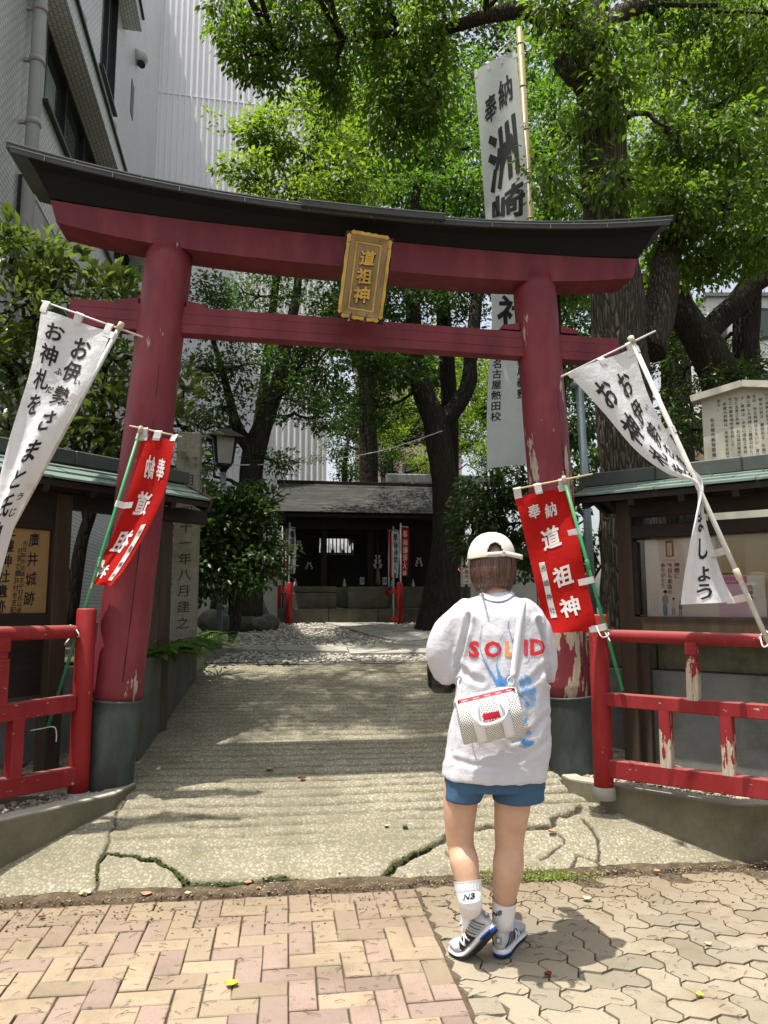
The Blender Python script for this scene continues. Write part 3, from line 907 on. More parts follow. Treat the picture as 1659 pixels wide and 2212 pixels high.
def rise(x): return 0.082 * (math.sqrt(x * x + 0.3) - 0.55)
for s, m in ((-1, M_PILL), (1, M_PILR)):
    mb = MB(); nz = 26
    pts = [(s * lean(z), 0, z) for z in np.linspace(0.46, 3.34, nz)]
    rad = [0.150 - 0.004 * i / nz + .0012 * math.sin(i * 1.7) for i in range(nz)]
    mb.tube(pts, rad, 40); mb.build('pillar', m, torii)
    sm_ = MB(); sp_ = [Vector((s * lean(z) + .03 * math.sin(z * 1.3) * .4 + .045, -math.sqrt((.150 - .004 * z / 3.3) ** 2 - .045 ** 2) - .0004 + .002, z)) for z in np.linspace(.6, 3.2, 22)]
    sm_.tube(sp_, [.0022 + .0012 * math.sin(i * 2.3) for i in range(22)], 5); sm_.build('split_seam', M_SEAM, torii)
    mb = MB()
    mb.tube([(s * lean(z), 0, z) for z in (-0.25, 0.0, 0.2, 0.42, 0.478, 0.482, 0.494, 0.496)], [0.156, 0.156, 0.156, 0.156, 0.156, 0.164, 0.164, 0.150], 40)
    mb.build('copper_shoe', M_SHOE, torii)
# nuki: three boards
mb = MB(); z0 = 2.765
for k, (h, off) in enumerate(((0.058, 0), (0.066, .0015), (0.050, 0))):
    o = MB(); o.box((0.005, 0, z0 + h / 2), (3.66 - .01 * k, 0.105 + off, h), Matrix.Rotation(R(.5), 3, 'Y'), 0.0022)
    me = o.data('tie_beam_board', M_BEAM); add('tie_beam_board', me, torii); z0 += h
for s in (-1, 1):
    for t in (-1, 1):
        x = s * lean(2.95) + t * 0.148; o = MB()
        o.prism([(x, -0.05, 2.942), (x + t * .13, -0.05, 2.942), (x + t * .12, -0.05, 2.968), (x, -0.05, 2.992)], (0, 0.10, 0)); o.build('wedge', M_BEAM, torii)
# shimaki (red) swept along the curve
def sweep(prof_fn, xs, name, m, smooth=False):
    mb = MB(); V = []; k = None
    for x in xs:
        q = prof_fn(x); k = len(q); V += [Vector((xx, y, z)) for xx, y, z in q]
    F = []
    for i in range(len(xs) - 1):
        for j in range(k):
            a = i * k + j; b = i * k + (j + 1) % k; F.append((a, b, b + k, a + k))
    F.append(tuple(range(k - 1, -1, -1))); F.append(tuple(range((len(xs) - 1) * k, len(xs) * k)))
    mb._add(V, F, smooth); return mb.build(name, m, torii)
def sh(x): return -0.018 * x                                   # the old beams have settled a little to the right
def rr_(x): return 0.033 * abs(x) ** 2.25
def p_shim(x):
    zt, zb = 3.466 + .053 * (abs(x) / 1.93) ** 3 + sh(x), 3.266 + .109 * (abs(x) / 1.9) ** 3.2 + sh(x); o = 0.035 * x / 1.95
    return [(x - o * .6, -.118, zb), (x + o * .6, -.128, zt), (x + o * .6, .128, zt), (x - o * .6, .118, zb)]
xs = np.linspace(-1.93, 1.93, 41)
sweep(p_shim, xs, 'lintel', M_BEAM)
def p_kas(x):
    e = rr_(x) + sh(x); zl = 3.468 + .053 * (abs(x) / 1.93) ** 3 + sh(x); o = 0.07 * (x / 2.0) ** 5
    return [(x - o, -.134, zl), (x, -.205, 3.512 + e), (x + o * .3, -.268, 3.534 + e), (x + o * .3, -.262, 3.565 + e), (x + o * .3, .262, 3.565 + e), (x + o * .3, .268, 3.534 + e), (x, .205, 3.512 + e), (x - o, .134, zl)]
sweep(p_kas, np.linspace(-2.03, 2.03, 45), 'top_beam', M_BLACKWOOD)
def p_cop(x, a, z, t, ri=.07):
    e = rr_(x) + sh(x)
    return [(x, -a, z + e), (x, -a - .003, z + t + e), (x, 0, z + t + ri + e), (x, a + .003, z + t + e), (x, a, z + e)]
def p_edge(x, a, z):
    e = rr_(x) + sh(x); return [(x, -a - .007, z + e), (x, -a - .007, z + .006 + e), (x, -a + .004, z + .007 + e), (x, -a + .004, z + e)]
M_EDGE = mat('highlight_seam_copper', (.17, .18, .165), (.11, .12, .11), 12, .45, spec=.5)  # pale strips paint the eave's highlight; the roof seams share the colour
sweep(lambda x: p_cop(x, .285, 3.533, .030), np.linspace(-2.15, 2.11, 45), 'copper_roof', M_COPPER_DK)
sweep(lambda x: p_edge(x, .285, 3.560), np.linspace(-2.15, 2.11, 45), 'roof_edge_highlight', M_EDGE)
sweep(lambda x: p_cop(x, .262, 3.566, .026 + .010 * (abs(x) / 2.1) ** 3, .06), np.linspace(-2.185, 2.145, 45), 'copper_ridge', M_COPPER_DK)
sweep(lambda x: p_edge(x, .262, 3.588 + .010 * (abs(x) / 2.1) ** 3), np.linspace(-2.185, 2.145, 45), 'roof_edge_highlight', M_EDGE)
sweep(lambda x: p_cop(x, .315, 3.548, .040), np.linspace(-0.40, 0.53, 13), 'copper_hood', M_COPPER_DK)
sweep(lambda x: p_edge(x, .315, 3.585), np.linspace(-0.40, 0.53, 13), 'roof_edge_highlight', M_EDGE)
for i, x in enumerate(np.arange(-1.95, 2.0, 0.40)):
    e = rr_(x) + sh(x)
    o = MB(); o.box((x, -.2885, 3.548 + e), (0.006, 0.006, 0.032)); o.build('roof_seam', M_EDGE, torii)
    o = MB(); o.box((x + .17, -.2665, 3.579 + rr_(x + .17) + sh(x + .17)), (0.006, 0.006, 0.026)); o.build('roof_seam', M_EDGE, torii)

# ------------------------------------------------------------------ name plaque hung from the gate
M_GOLD = mat('old_gold_paint', (0.62, 0.38, 0.06), (0.50, 0.29, 0.05), 14, 0.5, 0.3, 40, 0.004, spec=0.4, dirt=(0.14, 0.08, 0.02), dscale=9, dfac=0.5)
M_PLQ = mat('plaque_wood', (0.30, 0.21, 0.095), (0.22, 0.155, 0.07), 6, 0.7, 0.3, 50, 0.003, (1, 1, 0.25), dirt=(0.06, 0.045, 0.02), dscale=6, dfac=0.7)
M_PLG = mat('dark_green_board', (0.022, 0.030, 0.018), (0.012, 0.016, 0.01), 8, 0.7)
M_IRON = mat('dark_iron', (0.03, 0.025, 0.022), None, 20, 0.6, 0.3)
M_INK = mat('black_ink', (0.012, 0.012, 0.014), (0.018, 0.018, 0.02), 20, 0.8)
gm_w = torii.matrix_world.copy()
pq = bpy.data.objects.new('name_plaque', None); col.objects.link(pq)
pq.matrix_world = gm_w @ Matrix.Translation((0.012, -0.285, 3.125)) @ Matrix.Rotation(R(5.6), 4, 'Y') @ Matrix.Rotation(R(9.0), 4, 'X') @ Matrix.Scale(.90, 4)
tag(pq, 'gold framed wooden name plaque with three gilt characters hanging on the torii', 'plaque')
bpy.context.view_layer.update()
hw, hh = 0.132, 0.278
o = MB(); o.box((0, 0.006, 0), (hw * 2 + .075, 0.016, hh * 2 + .055)); o.build('back_board', M_PLG, pq)
o = MB(); o.box((0, -0.008, 0), (hw * 2, 0.012, hh * 2)); o.build('panel', M_PLQ, pq)
fr = MB(); fw = 0.038
for (ax, az, bx, bz) in ((-hw, -hh, hw, -hh), (hw, -hh, hw, hh), (hw, hh, -hw, hh), (-hw, hh, -hw, -hh)):
    dx, dz = bx - ax, bz - az; L = math.hypot(dx, dz); tx, tz = dx / L, dz / L; nx_, nz_ = -tz, tx
    V = [(ax, -.014, az), (bx, -.014, bz), (bx - tx * fw + nx_ * fw, -.014, bz - tz * fw + nz_ * fw), (ax + tx * fw + nx_ * fw, -.014, az + tz * fw + nz_ * fw)]
    V2 = [(x, -.034 if i < 2 else -.020, z) for i, (x, y, z) in enumerate(V)]
    fr._add([Vector(v) for v in V + V2], [(0, 1, 2, 3), (4, 7, 6, 5), (0, 4, 5, 1), (2, 6, 7, 3), (1, 5, 6, 2), (0, 3, 7, 4)])
fr.build('frame', M_PLQ, pq)
gl = MB(); a, b = hw - .046, hh - .046
for c, sz in (((0, -.0165, b), (2 * a + .011, .005, .011)), ((0, -.0165, -b), (2 * a + .011, .005, .011)), ((a, -.0165, 0), (.011, .005, 2 * b - .011)), ((-a, -.0165, 0), (.011, .005, 2 * b - .011))): gl.box(c, sz)
gl.build('gilt_line', M_GOLD, pq)
def scallop(L, seedk):
    "stepped, pointed gilt moulding along x, length L"
    seq = [('p', .030), ('b', .010), ('b', .008), ('b', .010), ('w', .0)]
    parts = []; x = -L / 2; half = []
    for k, l in seq[:-1]: half.append((k, l))
    used = sum(l for k, l in half); mid = L - 2 * used
    return half + [('w', mid)] + half[::-1]
def ornament(L, place, w=0.026):
    x = -L / 2
    items = scallop(L, 0)
    for i, (k, l) in enumerate(items):
        o = MB()
        if k == 'p':
            s = -1 if i == 0 else 1; c = x + l / 2
            P = [(c - s * l / 2, -w * .42), (c - s * l / 2, w * .42), (c + s * l * .1, w * .62), (c + s * l * .62, 0), (c + s * l * .1, -w * .62)]
            hgt = .020
        elif k == 'b':
            c = x + l / 2; g = l * .42; P = [(c - g, -w * .45), (c - g, w * .45), (c + g, w * .45), (c + g, -w * .45)]; hgt = .024
        else:
            n = 6; c0 = x; P = []
            for q in range(n * 4 + 1): t = q / (n * 4); P.append((c0 + l * t, w * (.5 + .09 * math.sin(t * math.pi * 6))))
            P += [(px_, -w * .38) for px_, _ in P[::-1]]; hgt = .018
        yield k, [place(px_, pz_) for px_, pz_ in P], hgt
        x += l
for nm, L, pf in (('t', 2 * hw + .0, lambda x, z: (x, -.012, hh + .013 + z)), ('b', 2 * hw, lambda x, z: (-x, -.012, -hh - .013 - z)),
                  ('r', 2 * hh + .0, lambda x, z: (hw + .013 + z, -.012, -x)), ('l', 2 * hh, lambda x, z: (-hw - .013 - z, -.012, x))):
    o = MB()
    for k, P, hgt in ornament(L, pf): o.prism([Vector(p) for p in P], Vector((0, -hgt, 0)))
    o.build('gilt_moulding', M_GOLD, pq)
# carved characters: dark rim, gilt face
ch3 = [('道', 0.0, .130, .110), ('祖', -.004, 0.0, .110), ('神', -.006, -.130, .118)]
o = write(ch3, lambda x, z: Vector((x, -.0150, z)), 'character_rim', M_INK, pq, bold=.05, brush=.02)
o = write(ch3, lambda x, z: Vector((x, -.0225, z)), 'character', M_GOLD, pq, bold=.026, brush=.02)
solid(o, .006, 1)
for x in (-.055, .05):
    o = MB(); o.bar((x - .005, -.02, -hh + .02), (x - .02, -.045, -hh - .055), .014, .012); o.build('hook', M_IRON, pq)
# ------------------------------------------------------------------ red fences either side
FRED = (0.205, 0.012, 0.014)
M_FENCE = mat_paint('fence_paint', FRED, (0.52, 0.42, 0.32), 0.345, 9, 10, 0, 6, (1.6, 4, 6), 0.68, dark=(0.18, 0.008, 0.010))
M_FENCEV = mat_paint('fence_paint_worn', FRED, (0.52, 0.44, 0.34), 0.36, 0.0, 0.33, 0.27, 6, (6, 6, 1.6), 0.68, dark=(0.18, 0.008, 0.010))
M_FPOST = mat_paint('post_paint', (0.225, 0.010, 0.010), (0.5, 0.42, 0.33), 0.30, -0.05, 0.4, 0.07, 6, (4, 4, 1.2), 0.65, dark=(0.28, 0.008, 0.008))
M_CEM = mat('post_collar', (0.32, 0.31, 0.28), None, 12, 0.9, 0.4)
def fence(name, label, post_px, dirv, rails, uprights, side, ext, mv=None):
    """post_px: (x, y_top, y_bottom, Y); rails: kind, (px,y) upper/lower edge pairs at two ends; all on the fence plane"""
    x, yt, yb, Y = post_px
    base = PY(x, yb, Y); top = PY(x, yt, Y)
    root = empty(name, (base.x, base.y, 0.27), math.atan2(dirv[1], dirv[0]), label, 'fence', 'red wooden fences beside the torii')
    inv = root.matrix_world.inverted(); dr = Vector((dirv[0], dirv[1], 0)).normalized()
    H = top.z - 0.27
    mb = MB(); mb.tube([(0, 0, -.03), (0, 0, .2), (0, 0, .5), (0, 0, H - .012), (0, 0, H)], [.056, .056, .055, .055, .048], 28)
    mb.build('post', M_FPOST, root)
    o = MB(); o.tube([(0, 0, -.04), (0, 0, .022), (0, 0, .03)], [.066, .066, .056], 24); o.build('post_collar', M_CEM, root)
    out = []
    for kind, (xa, ya0, ya1), (xb, yb0, yb1) in rails:
        P = [inv @ PPL(a, b, base, dr) for a, b in ((xa, ya0), (xa, ya1), (xb, yb0), (xb, yb1))]
        c0 = (P[0] + P[1]) / 2; c1 = (P[2] + P[3]) / 2; h = ((P[0] - P[1]).length + (P[2] - P[3]).length) / 2
        c1 = c0 + (c1 - c0) * ext; c0.y = c1.y = 0
        out.append((c0, c1, h))
        o = MB()
        if kind == 'round':
            d = (c1 - c0).normalized()
            o.tube([c0 - d * .012, c0, c0 + d * .01] + [c0.lerp(c1, t) for t in np.linspace(.03, 1, 14)], [h * .40, h * .47, h * .5] + [h * .5] * 14, 22)
            o.build('top_rail', M_FENCE, root)
        else:
            o.bar(c0, c1, .062, h, bev=.005); o.build('rail', M_FENCE, root)
    def zat(r, X):
        c0, c1, h = out[r]; t = (X - c0.x) / (c1.x - c0.x); return c0.z + (c1.z - c0.z) * t, h
    for px, py, w, r0, r1, neck in uprights:
        X = (inv @ PPL(px, py, base, dr)).x
        za, ha = zat(r0, X); zb, hb = zat(r1, X); za += ha / 2 - .012; zb -= hb / 2 - .012
        o = MB()
        if neck:
            o.box((X, 0, zb - .03), (w, w, .075), bev=.004); o.box((X, 0, zb - .085), (w * .78, w * .78, .04), bev=.003)
            o.box((X, 0, (za + zb - .105) / 2), (w, w, zb - .105 - za), bev=.004)
        else:
            o.box((X, 0, (za + zb) / 2), (w, w, zb - za), bev=.004)
        V = o.data('upright', mv or M_FENCEV); off = Vector((X, 0, za)); V.transform(Matrix.Translation(-off))
        u = add('upright', V, root); u.location = off
    return root, base, dr
FR, FRB, FRD = fence('wooden_fence', 'red wooden fence with flaking paint on its rails, right of the gate',
    (1304, 1327, 1683, 4.47), (0.70, -0.56),
    [('round', (1309, 1359, 1386), (1659, 1370, 1399)), ('sq', (1311, 1496, 1524), (1659, 1521, 1555)), ('sq', (1311, 1640, 1676), (1659, 1681, 1728))],
    [(1497, 1450, .062, 1, 0, True), (1440, 1600, .062, 2, 1, False), (1573, 1600, .062, 2, 1, False)], 1, 1.9)
FL, FLB, FLD = fence('wooden_fence', 'glossy red wooden fence left of the gate below the calligraphy board',
    (169, 1314, 1694, 4.34), (-0.42, -0.70),
    [('round', (160, 1350, 1379), (0, 1353, 1385)), ('sq', (158, 1503, 1533), (0, 1519, 1562)), ('sq', (156, 1660, 1692), (0, 1679, 1728))],
    [(32, 1600, .066, 2, 1, False), (0, 1450, .066, 1, 0, True)], -1, 3.2, M_FENCE)
# ------------------------------------------------------------------ banners on poles
M_WCLOTH = mat_cloth('white_cloth', (0.80, 0.80, 0.80), 0.28, wr=0.6)
M_RCLOTH = mat_cloth('red_cloth', (0.50, 0.014, 0.010), 0.22, wr=0.3, c2=(0.42, 0.010, 0.008))
M_PRINTW = mat('white_print', (0.70, 0.66, 0.64), (0.62, 0.58, 0.56), 12, 0.85)
M_WPOLE = mat('white_pole', (0.62, 0.61, 0.56), (0.50, 0.49, 0.44), 6, 0.4, dirt=(0.25, 0.23, 0.18), dscale=6, dfac=0.4)
M_GPOLE = mat('green_pole', (0.035, 0.30, 0.135), (0.025, 0.24, 0.10), 4, 0.4, dirt=(0.14, 0.24, 0.05), dscale=3, dfac=0.6)
M_BAR = mat('cane_bar', (0.55, 0.45, 0.28), (0.48, 0.38, 0.22), 8, 0.6)
M_TAB = mat_cloth('tab_cloth', (0.74, 0.72, 0.69), 0.15)
M_CAP = mat('pole_cap', (0.58, 0.52, 0.38), None, 9, 0.5)
M_STRING = mat('white_string', (0.70, 0.69, 0.66), None, 30, 0.8)
def bez(p, t):
    "point on a polyline-like smooth curve through p at t in 0..1"
    n = len(p) - 1; s = min(max(t, 0), 1) * n; i = min(int(s), n - 1); f = s - i
    a, b, c, d = p[max(i - 1, 0)], p[i], p[i + 1], p[min(i + 2, n)]
    return 0.5 * ((2 * b) + (c - a) * f + (2 * a - 5 * b + 4 * c - d) * f * f + (3 * b - a - 3 * c + d) * f ** 3)
class Cloth:
    "cloth between a left and a right edge curve (lists of 3-D points, top to bottom), u across 0..1, v down 0..1"
    def __init__(s, left, right, folds=None, fold_dir=Vector((0, -1, 0))): s.l = [Vector(p) for p in left]; s.r = [Vector(p) for p in right]; s.f = folds; s.n = fold_dir
    def __call__(s, u, v, off=0.0):
        a = bez(s.l, v); b = bez(s.r, v); p = a.lerp(b, u)
        if s.f: p = p + s.n * s.f(u, v)
        if off:
            e = 0.01
            du = s(min(u + e, 1), v) - s(max(u - e, 0), v); dv = s(u, min(v + e, 1)) - s(u, max(v - e, 0))
            n = du.cross(dv).normalized()
            if n.dot(CAMP - p) < 0: n = -n
            p = p + n * off
        return p
    def build(s, name, m, parent, nu=30, nv=90, th=.0016):
        mb = MB(); mb.sheet(lambda u, v: s(u, v), nu, nv); o = mb.build(name, m, parent, local=False)
        return o
def nobori(name, label, cat, group, pole, pr, mpole, bar, clo, mcloth, tabs, top_tabs, caps=True, joints=()):
    "pole/bar: end points (bottom/top, end/end) in the world"
    p0, p1 = Vector(pole[0]), Vector(pole[1])
    root = empty(name, p0, 0, label, cat, group)
    o = MB(); o.tube([p0, p0.lerp(p1, .5), p1], pr, 14); P = o.build('pole', mpole, root, local=False)
    d = (p1 - p0).normalized()
    if caps:
        o = MB(); o.tube([p1 - d * .012, p1 + d * .03, p1 + d * .034], [pr * 1.35, pr * 1.3, pr * .8], 14); o.build('pole_cap', M_CAP, root, local=False)
    for t in joints:
        q = p0.lerp(p1, t); o = MB(); o.tube([q - d * .035, q - d * .03, q + d * .022, q + d * .027], [pr * 1.02, pr * 1.3, pr * 1.3, pr * 1.02], 14); o.build('pole_joint', M_CAP if mpole is not M_GPOLE else M_GPOLE, root, local=False)
    b0, b1 = Vector(bar[0]), Vector(bar[1])
    o = MB(); o.tube([b0, b0.lerp(b1, .5), b1], .0055, 8); o.build('crossbar', M_BAR if mpole is M_GPOLE else M_WPOLE, root, local=False)
    c = clo.build('cloth', mcloth, root)
    for u in top_tabs:
        a = clo(u, 0.0); t = (b1 - b0).normalized(); q = b0 + t * (a - b0).dot(t)
        w = .021; e = clo(min(u + .02, 1), 0) - clo(max(u - .02, 0), 0); e.normalize()
        o = MB(); n = Vector((0, -1, 0))
        a2 = clo(u, .02)
        V = []
        for p, off in ((a2, .004), (a, .006), (q, .009), (q + (q - a).normalized() * .010, 0.0), (q, -.009), (a, -.004)):
            V += [p - e * w + n * off, p + e * w + n * off]
        o._add(V, [(2 * k, 2 * k + 1, 2 * k + 3, 2 * k + 2) for k in range(5)]); o.build('tab', M_TAB, root, local=False)
    for v, edge in tabs:
        a = clo(edge, v); q = p0 + d * (a - p0).dot(d); e = (a - q); L = e.length
        if L < .004: e = Vector((-1, 0, 0)); L = .01
        e.normalize(); w = .019; n = Vector((0, -1, 0)); inn = clo(edge + (.1 if edge < .5 else -.1), v)
        ia = (inn - a).normalized()
        o = MB(); V = []
        for p, off in ((a + ia * .05, .003), (a, .004), (q, pr + .004), (q - e * (pr + .004), 0), (q, -pr - .004), (a, -.004)):
            V += [p - d * w + n * off, p + d * w + n * off]
        o._add(V, [(2 * k, 2 * k + 1, 2 * k + 3, 2 * k + 2) for k in range(5)]); o.build('tab', M_TAB, root, local=False)
    return root, c
def place_on(clo, w, h, mirror=False):
    "metres on the cloth (x across from the left edge, y down, negative) -> point just in front of it"
    def f(x, y): return clo((w - x) / w if mirror else x / w, -y / h, .0035)
    return f
def tie(name_root, pts, r=.004):
    o = MB(); pp, rr = smooth_path(pts, [r] * len(pts), 5); o.tube(pp, rr, 6); return o.build('string', M_STRING, name_root, local=False)

# --- white banner at the left: hangs down and back, its left part folded under
Yb = 3.95
wl = []
tl, tr = PY(92, 662, 3.95), PY(243, 712, 3.95)
def LP(px, py, Y=3.95): return PY(px, py, Y)
cl = Cloth([LP(90, 668), LP(70, 790), LP(22, 960), LP(-22, 1130), LP(-60, 1330)],
           [LP(243, 718), LP(196, 828), LP(150, 905), LP(88, 1020), LP(30, 1130), LP(-20, 1330)],
           lambda u, v: .015 * math.sin(u * 7 + v * 5) + .03 * math.sin(u * 11 - v * 9) * v * (1 - u * .5) + .09 * v * math.sin(u * 3.1) * min(1, 2 * v))
white_l, wl_c = nobori('white_banner', 'white banner with black writing leaning left on its white pole before the shrub', 'banner', 'white banners on leaning poles',
    (PY(-115, 1400, 4.08), PY(258, 708, 3.93)), .0125, M_WPOLE, (PY(90, 650, 3.95), PY(308, 728, 3.95)), cl, M_WCLOTH,
    [(.02, 1.0), (.30, 1.0), (.66, 1.0)], [.03, .5, .93])
WCOL1 = 'お伊勢さまとうじがみ'; 
wr1 = []
for i, (c, v) in enumerate(zip('お伊勢さまと氏神さま', [.11, .20, .31, .42, .53, .63, .735, .83, .91, .97])):
    wr1.append((c, .655 * .45, -v * 1.7, (.135, .15)))
for i, (c, v) in enumerate(zip('お神札を', [.095, .185, .28, .37])): wr1.append((c, .25 * .45, -v * 1.7, (.125, .135)))
for c, u, v in (('い', .82, .225), ('せ', .82, .335), ('ふ', .45, .222), ('だ', .43, .305), ('う', .86, .70), ('じ', .86, .76)): wr1.append((c, u * .45, -v * 1.7, .055))
write(wr1, place_on(cl, .45, 1.7), 'character', M_INK, wl_c, bold=.022, cut=.04, brush=.012, local=False, each=True)

# --- white banner at the right: twisted into a rope half way down, then opening again
def RP(px, py, Y=3.9): return PY(px, py, Y)
L1 = [RP(1226, 808), RP(1300, 890), RP(1372, 975), RP(1440, 1025), RP(1492, 1042), RP(1505, 1075), RP(1500, 1110, 3.86), RP(1486, 1180, 3.84), RP(1474, 1250, 3.83), RP(1467, 1306, 3.83)]
R1 = [RP(1372, 748), RP(1395, 830), RP(1420, 890), RP(1455, 950), RP(1498, 1012), RP(1516, 1040), RP(1522, 1100, 3.86), RP(1545, 1180, 3.92), RP(1570, 1250, 3.92), RP(1597, 1300, 3.9)]
def rf(u, v):
    tw = math.exp(-((v - .56) / .12) ** 2)
    return .012 * math.sin(u * 6 + v * 4) + .05 * math.sin(u * math.pi * 1.5 + .4) * (.4 + v * .3) + tw * .028 * math.sin(u * 21) + .022 * math.sin(u * 10 + 2) * max(0, v - .6) * 2
cr = Cloth(L1, R1, rf)
white_r, wr_c = nobori('white_banner', 'white banner with black writing twisted half way down, tied to the right fence', 'banner', 'white banners on leaning poles',
    (PY(1720, 1520, 3.83), PY(1366, 738, 3.92)), .0135, M_WPOLE, (PY(1212, 814, 3.92), PY(1416, 715, 3.92)), cr, M_WCLOTH,
    [(.015, 1.0), (.30, 1.0), (.80, 1.0), (.985, 1.0)], [.03, .5, .97], joints=(.34,))
wr2 = []
for c, u, v, s in (('お', .66, .085, .125), ('伊', .62, .165, .13), ('勢', .64, .25, .135), ('さ', .62, .325, .11), ('ま', .72, .385, .10), ('と', .70, .455, .12),
                   ('お', .24, .085, .13), ('神', .24, .185, .145), ('札', .25, .285, .14), ('を', .27, .37, .13), ('う', .33, .44, .11),
                   ('ま', .46, .70, (.20, .13)), ('し', .46, .785, (.19, .14)), ('ょ', .45, .865, (.18, .13)), ('う', .42, .94, (.17, .13)), ('り', .5, .53, (.16, .05)), ('し', .5, .635, (.22, .08))):
    wr2.append((c, u * .45, -v * 1.75, s))
for c, u, v in (('い', .86, .178), ('せ', .88, .262), ('ふ', .46, .196), ('だ', .48, .28)): wr2.append((c, u * .45, -v * 1.75, .040))
write(wr2, place_on(cr, .45, 1.75), 'character', M_INK, wr_c, bold=.024, cut=.03, brush=.012, local=False, each=True)
tie(white_r, [RP(1642, 1375, 3.84), RP(1650, 1398, 3.80), RP(1668, 1380, 3.84), RP(1652, 1362, 3.90), RP(1640, 1380, 3.86)], .004)

# --- red banners
M_PATCH = mat_cloth('white_patch', (0.72, 0.69, 0.67), 0.1)
def BP(px, py, Y=4.30): return PY(px, py, Y)
rr = Cloth([BP(1111, 1075), BP(1139, 1185), BP(1163, 1290), BP(1183, 1368)], [BP(1224, 1052), BP(1247, 1160), BP(1270, 1270), BP(1292, 1362)],
           lambda u, v: .010 * math.sin(u * 5 + v * 6) + .008 * math.sin(v * 13 + u * 3))
red_r, rr_c = nobori('red_banner', 'flat red banner with white characters hanging before the right gate pillar', 'banner', 'red banners on green poles',
    (PY(1345, 1492, 4.34), PY(1220, 1040, 4.27)), .0100, M_GPOLE, (PY(1108, 1058, 4.28), PY(1280, 1024, 4.30)), rr, M_RCLOTH,
    [(.0, 1.0), (.30, 1.0), (.62, 1.0), (.975, 1.0)], [.07, .46, .93], joints=(.60,))
wr3 = [('奉', .29 * .3, -.135 * .86, .075), ('納', .62 * .3, -.145 * .86, .075), ('道', .50 * .3, -.305 * .86, .115), ('祖', .56 * .3, -.555 * .86, .118), ('神', .57 * .3, -.775 * .86, .122)]
write(wr3, place_on(rr, .30, .86), 'character', M_PRINTW, rr_c, bold=.026, cut=.05, brush=.012, local=False, each=True)
pt = MB(); pt.sheet(lambda a, b: rr(.155 + .115 * a, .44 + .40 * b, .0035), 3, 12); pt.build('name_strip', M_PATCH, rr_c, local=False)
write([(c, .212 * .3, -(.48 + i * .10) * .86, (.034, .042)) for i, c in enumerate('洲崎神社')], place_on(Cloth(rr.l, rr.r, lambda u, v: rr.f(u, v) + .002), .30, .86), 'strip_lettering', M_INK, rr_c, bold=.005, local=False)
tie(red_r, [BP(1288, 1352), BP(1300, 1376, 4.24), BP(1315, 1370), BP(1302, 1356, 4.36), BP(1318, 1385, 4.25)], .0035)

cl2 = Cloth([LP(307, 946, 4.32), LP(280, 1060, 4.32), LP(246, 1155, 4.34), LP(208, 1222, 4.38), LP(196, 1262, 4.40)],
            [LP(381, 950, 4.28), LP(360, 1055, 4.28), LP(318, 1140, 4.27), LP(268, 1230, 4.27), LP(240, 1266, 4.27)],
            lambda u, v: .012 * math.sin(u * 6 + v * 5) + .03 * math.sin(v * 7 + 1.2) * u + .035 * max(0, v - .5) * math.sin(u * 6))
red_l, rl_c = nobori('red_banner', 'red banner seen from behind with mirrored characters, twisting before the left gate pillar', 'banner', 'red banners on green poles',
    (PY(104, 1570, 4.36), PY(302, 932, 4.30)), .0098, M_GPOLE, (PY(280, 920, 4.30), PY(393, 944, 4.28)), cl2, M_RCLOTH,
    [(.0, 0.0), (.33, 0.0), (.72, 0.0), (.985, 0.0)], [.08, .45, .93], joints=(.55,))
def mplace(clo, w, h):
    f = place_on(clo, w, h, True); return f
wr4 = [('奉', .27 * .3, -.16 * .86, (.075, .085)), ('納', .58 * .3, -.15 * .86, (.075, .085)), ('道', .52 * .3, -.33 * .86, (.12, .12)), ('祖', .62 * .3, -.56 * .86, (.15, .13)), ('神', .70 * .3, -.80 * .86, (.15, .13))]
write(wr4, mplace(cl2, .30, .86), 'character', M_PRINTW, rl_c, bold=.026, cut=.04, brush=.012, local=False, each=True)
pt = MB(); pt.sheet(lambda a, b: cl2(.74 + .14 * a, .47 + .42 * b, .0035), 3, 12); pt.build('name_strip', M_PATCH, rl_c, local=False)
write([(c, .19 * .3, -(.52 + i * .10) * .86, (.034, .045)) for i, c in enumerate('洲崎神社')], mplace(Cloth(cl2.l, cl2.r, lambda u, v: cl2.f(u, v) + .002), .30, .86), 'strip_lettering', M_INK, rl_c, bold=.005, local=False)
tie(red_l, [LP(152, 1350, 4.30), LP(166, 1362, 4.24), LP(170, 1375, 4.24), LP(154, 1376, 4.36), LP(140, 1392, 4.24)], .0035)
tie(red_l, [LP(66, 1578, 4.36), LP(90, 1574, 4.34), LP(116, 1570, 4.30), LP(122, 1585, 4.30), LP(121, 1602, 4.30)], .0035)

# --- tall white banner on a bamboo pole inside the grounds
M_BAMBOO = mat('bamboo', (0.28, 0.21, 0.09), (0.20, 0.17, 0.075), 5, 0.45, 0.15, 20, 0.004, (1, 1, .3), dirt=(0.10, 0.12, 0.05), dscale=1.5, dfac=0.5)
M_GCLOTH = mat_cloth('pale_cloth', (0.78, 0.81, 0.80), 0.5, wr=0.2)
YT = 8.6
def TP(px, py, Y=YT): return PY(px, py, Y)
ct = Cloth([TP(1024, 155), TP(1036, 300), TP(1045, 420), TP(1050, 480), TP(1058, 600), TP(1062, 690), TP(1056, 790), TP(1052, 900), TP(1053, 1012)],
           [TP(1114, 105), TP(1126, 240), TP(1136, 370), TP(1143, 480), TP(1148, 600), TP(1152, 690), TP(1152, 790), TP(1153, 900), TP(1158, 1000)],
           lambda u, v: .03 * math.sin(v * 9) * u + .02 * math.sin(u * 5 + v * 12))
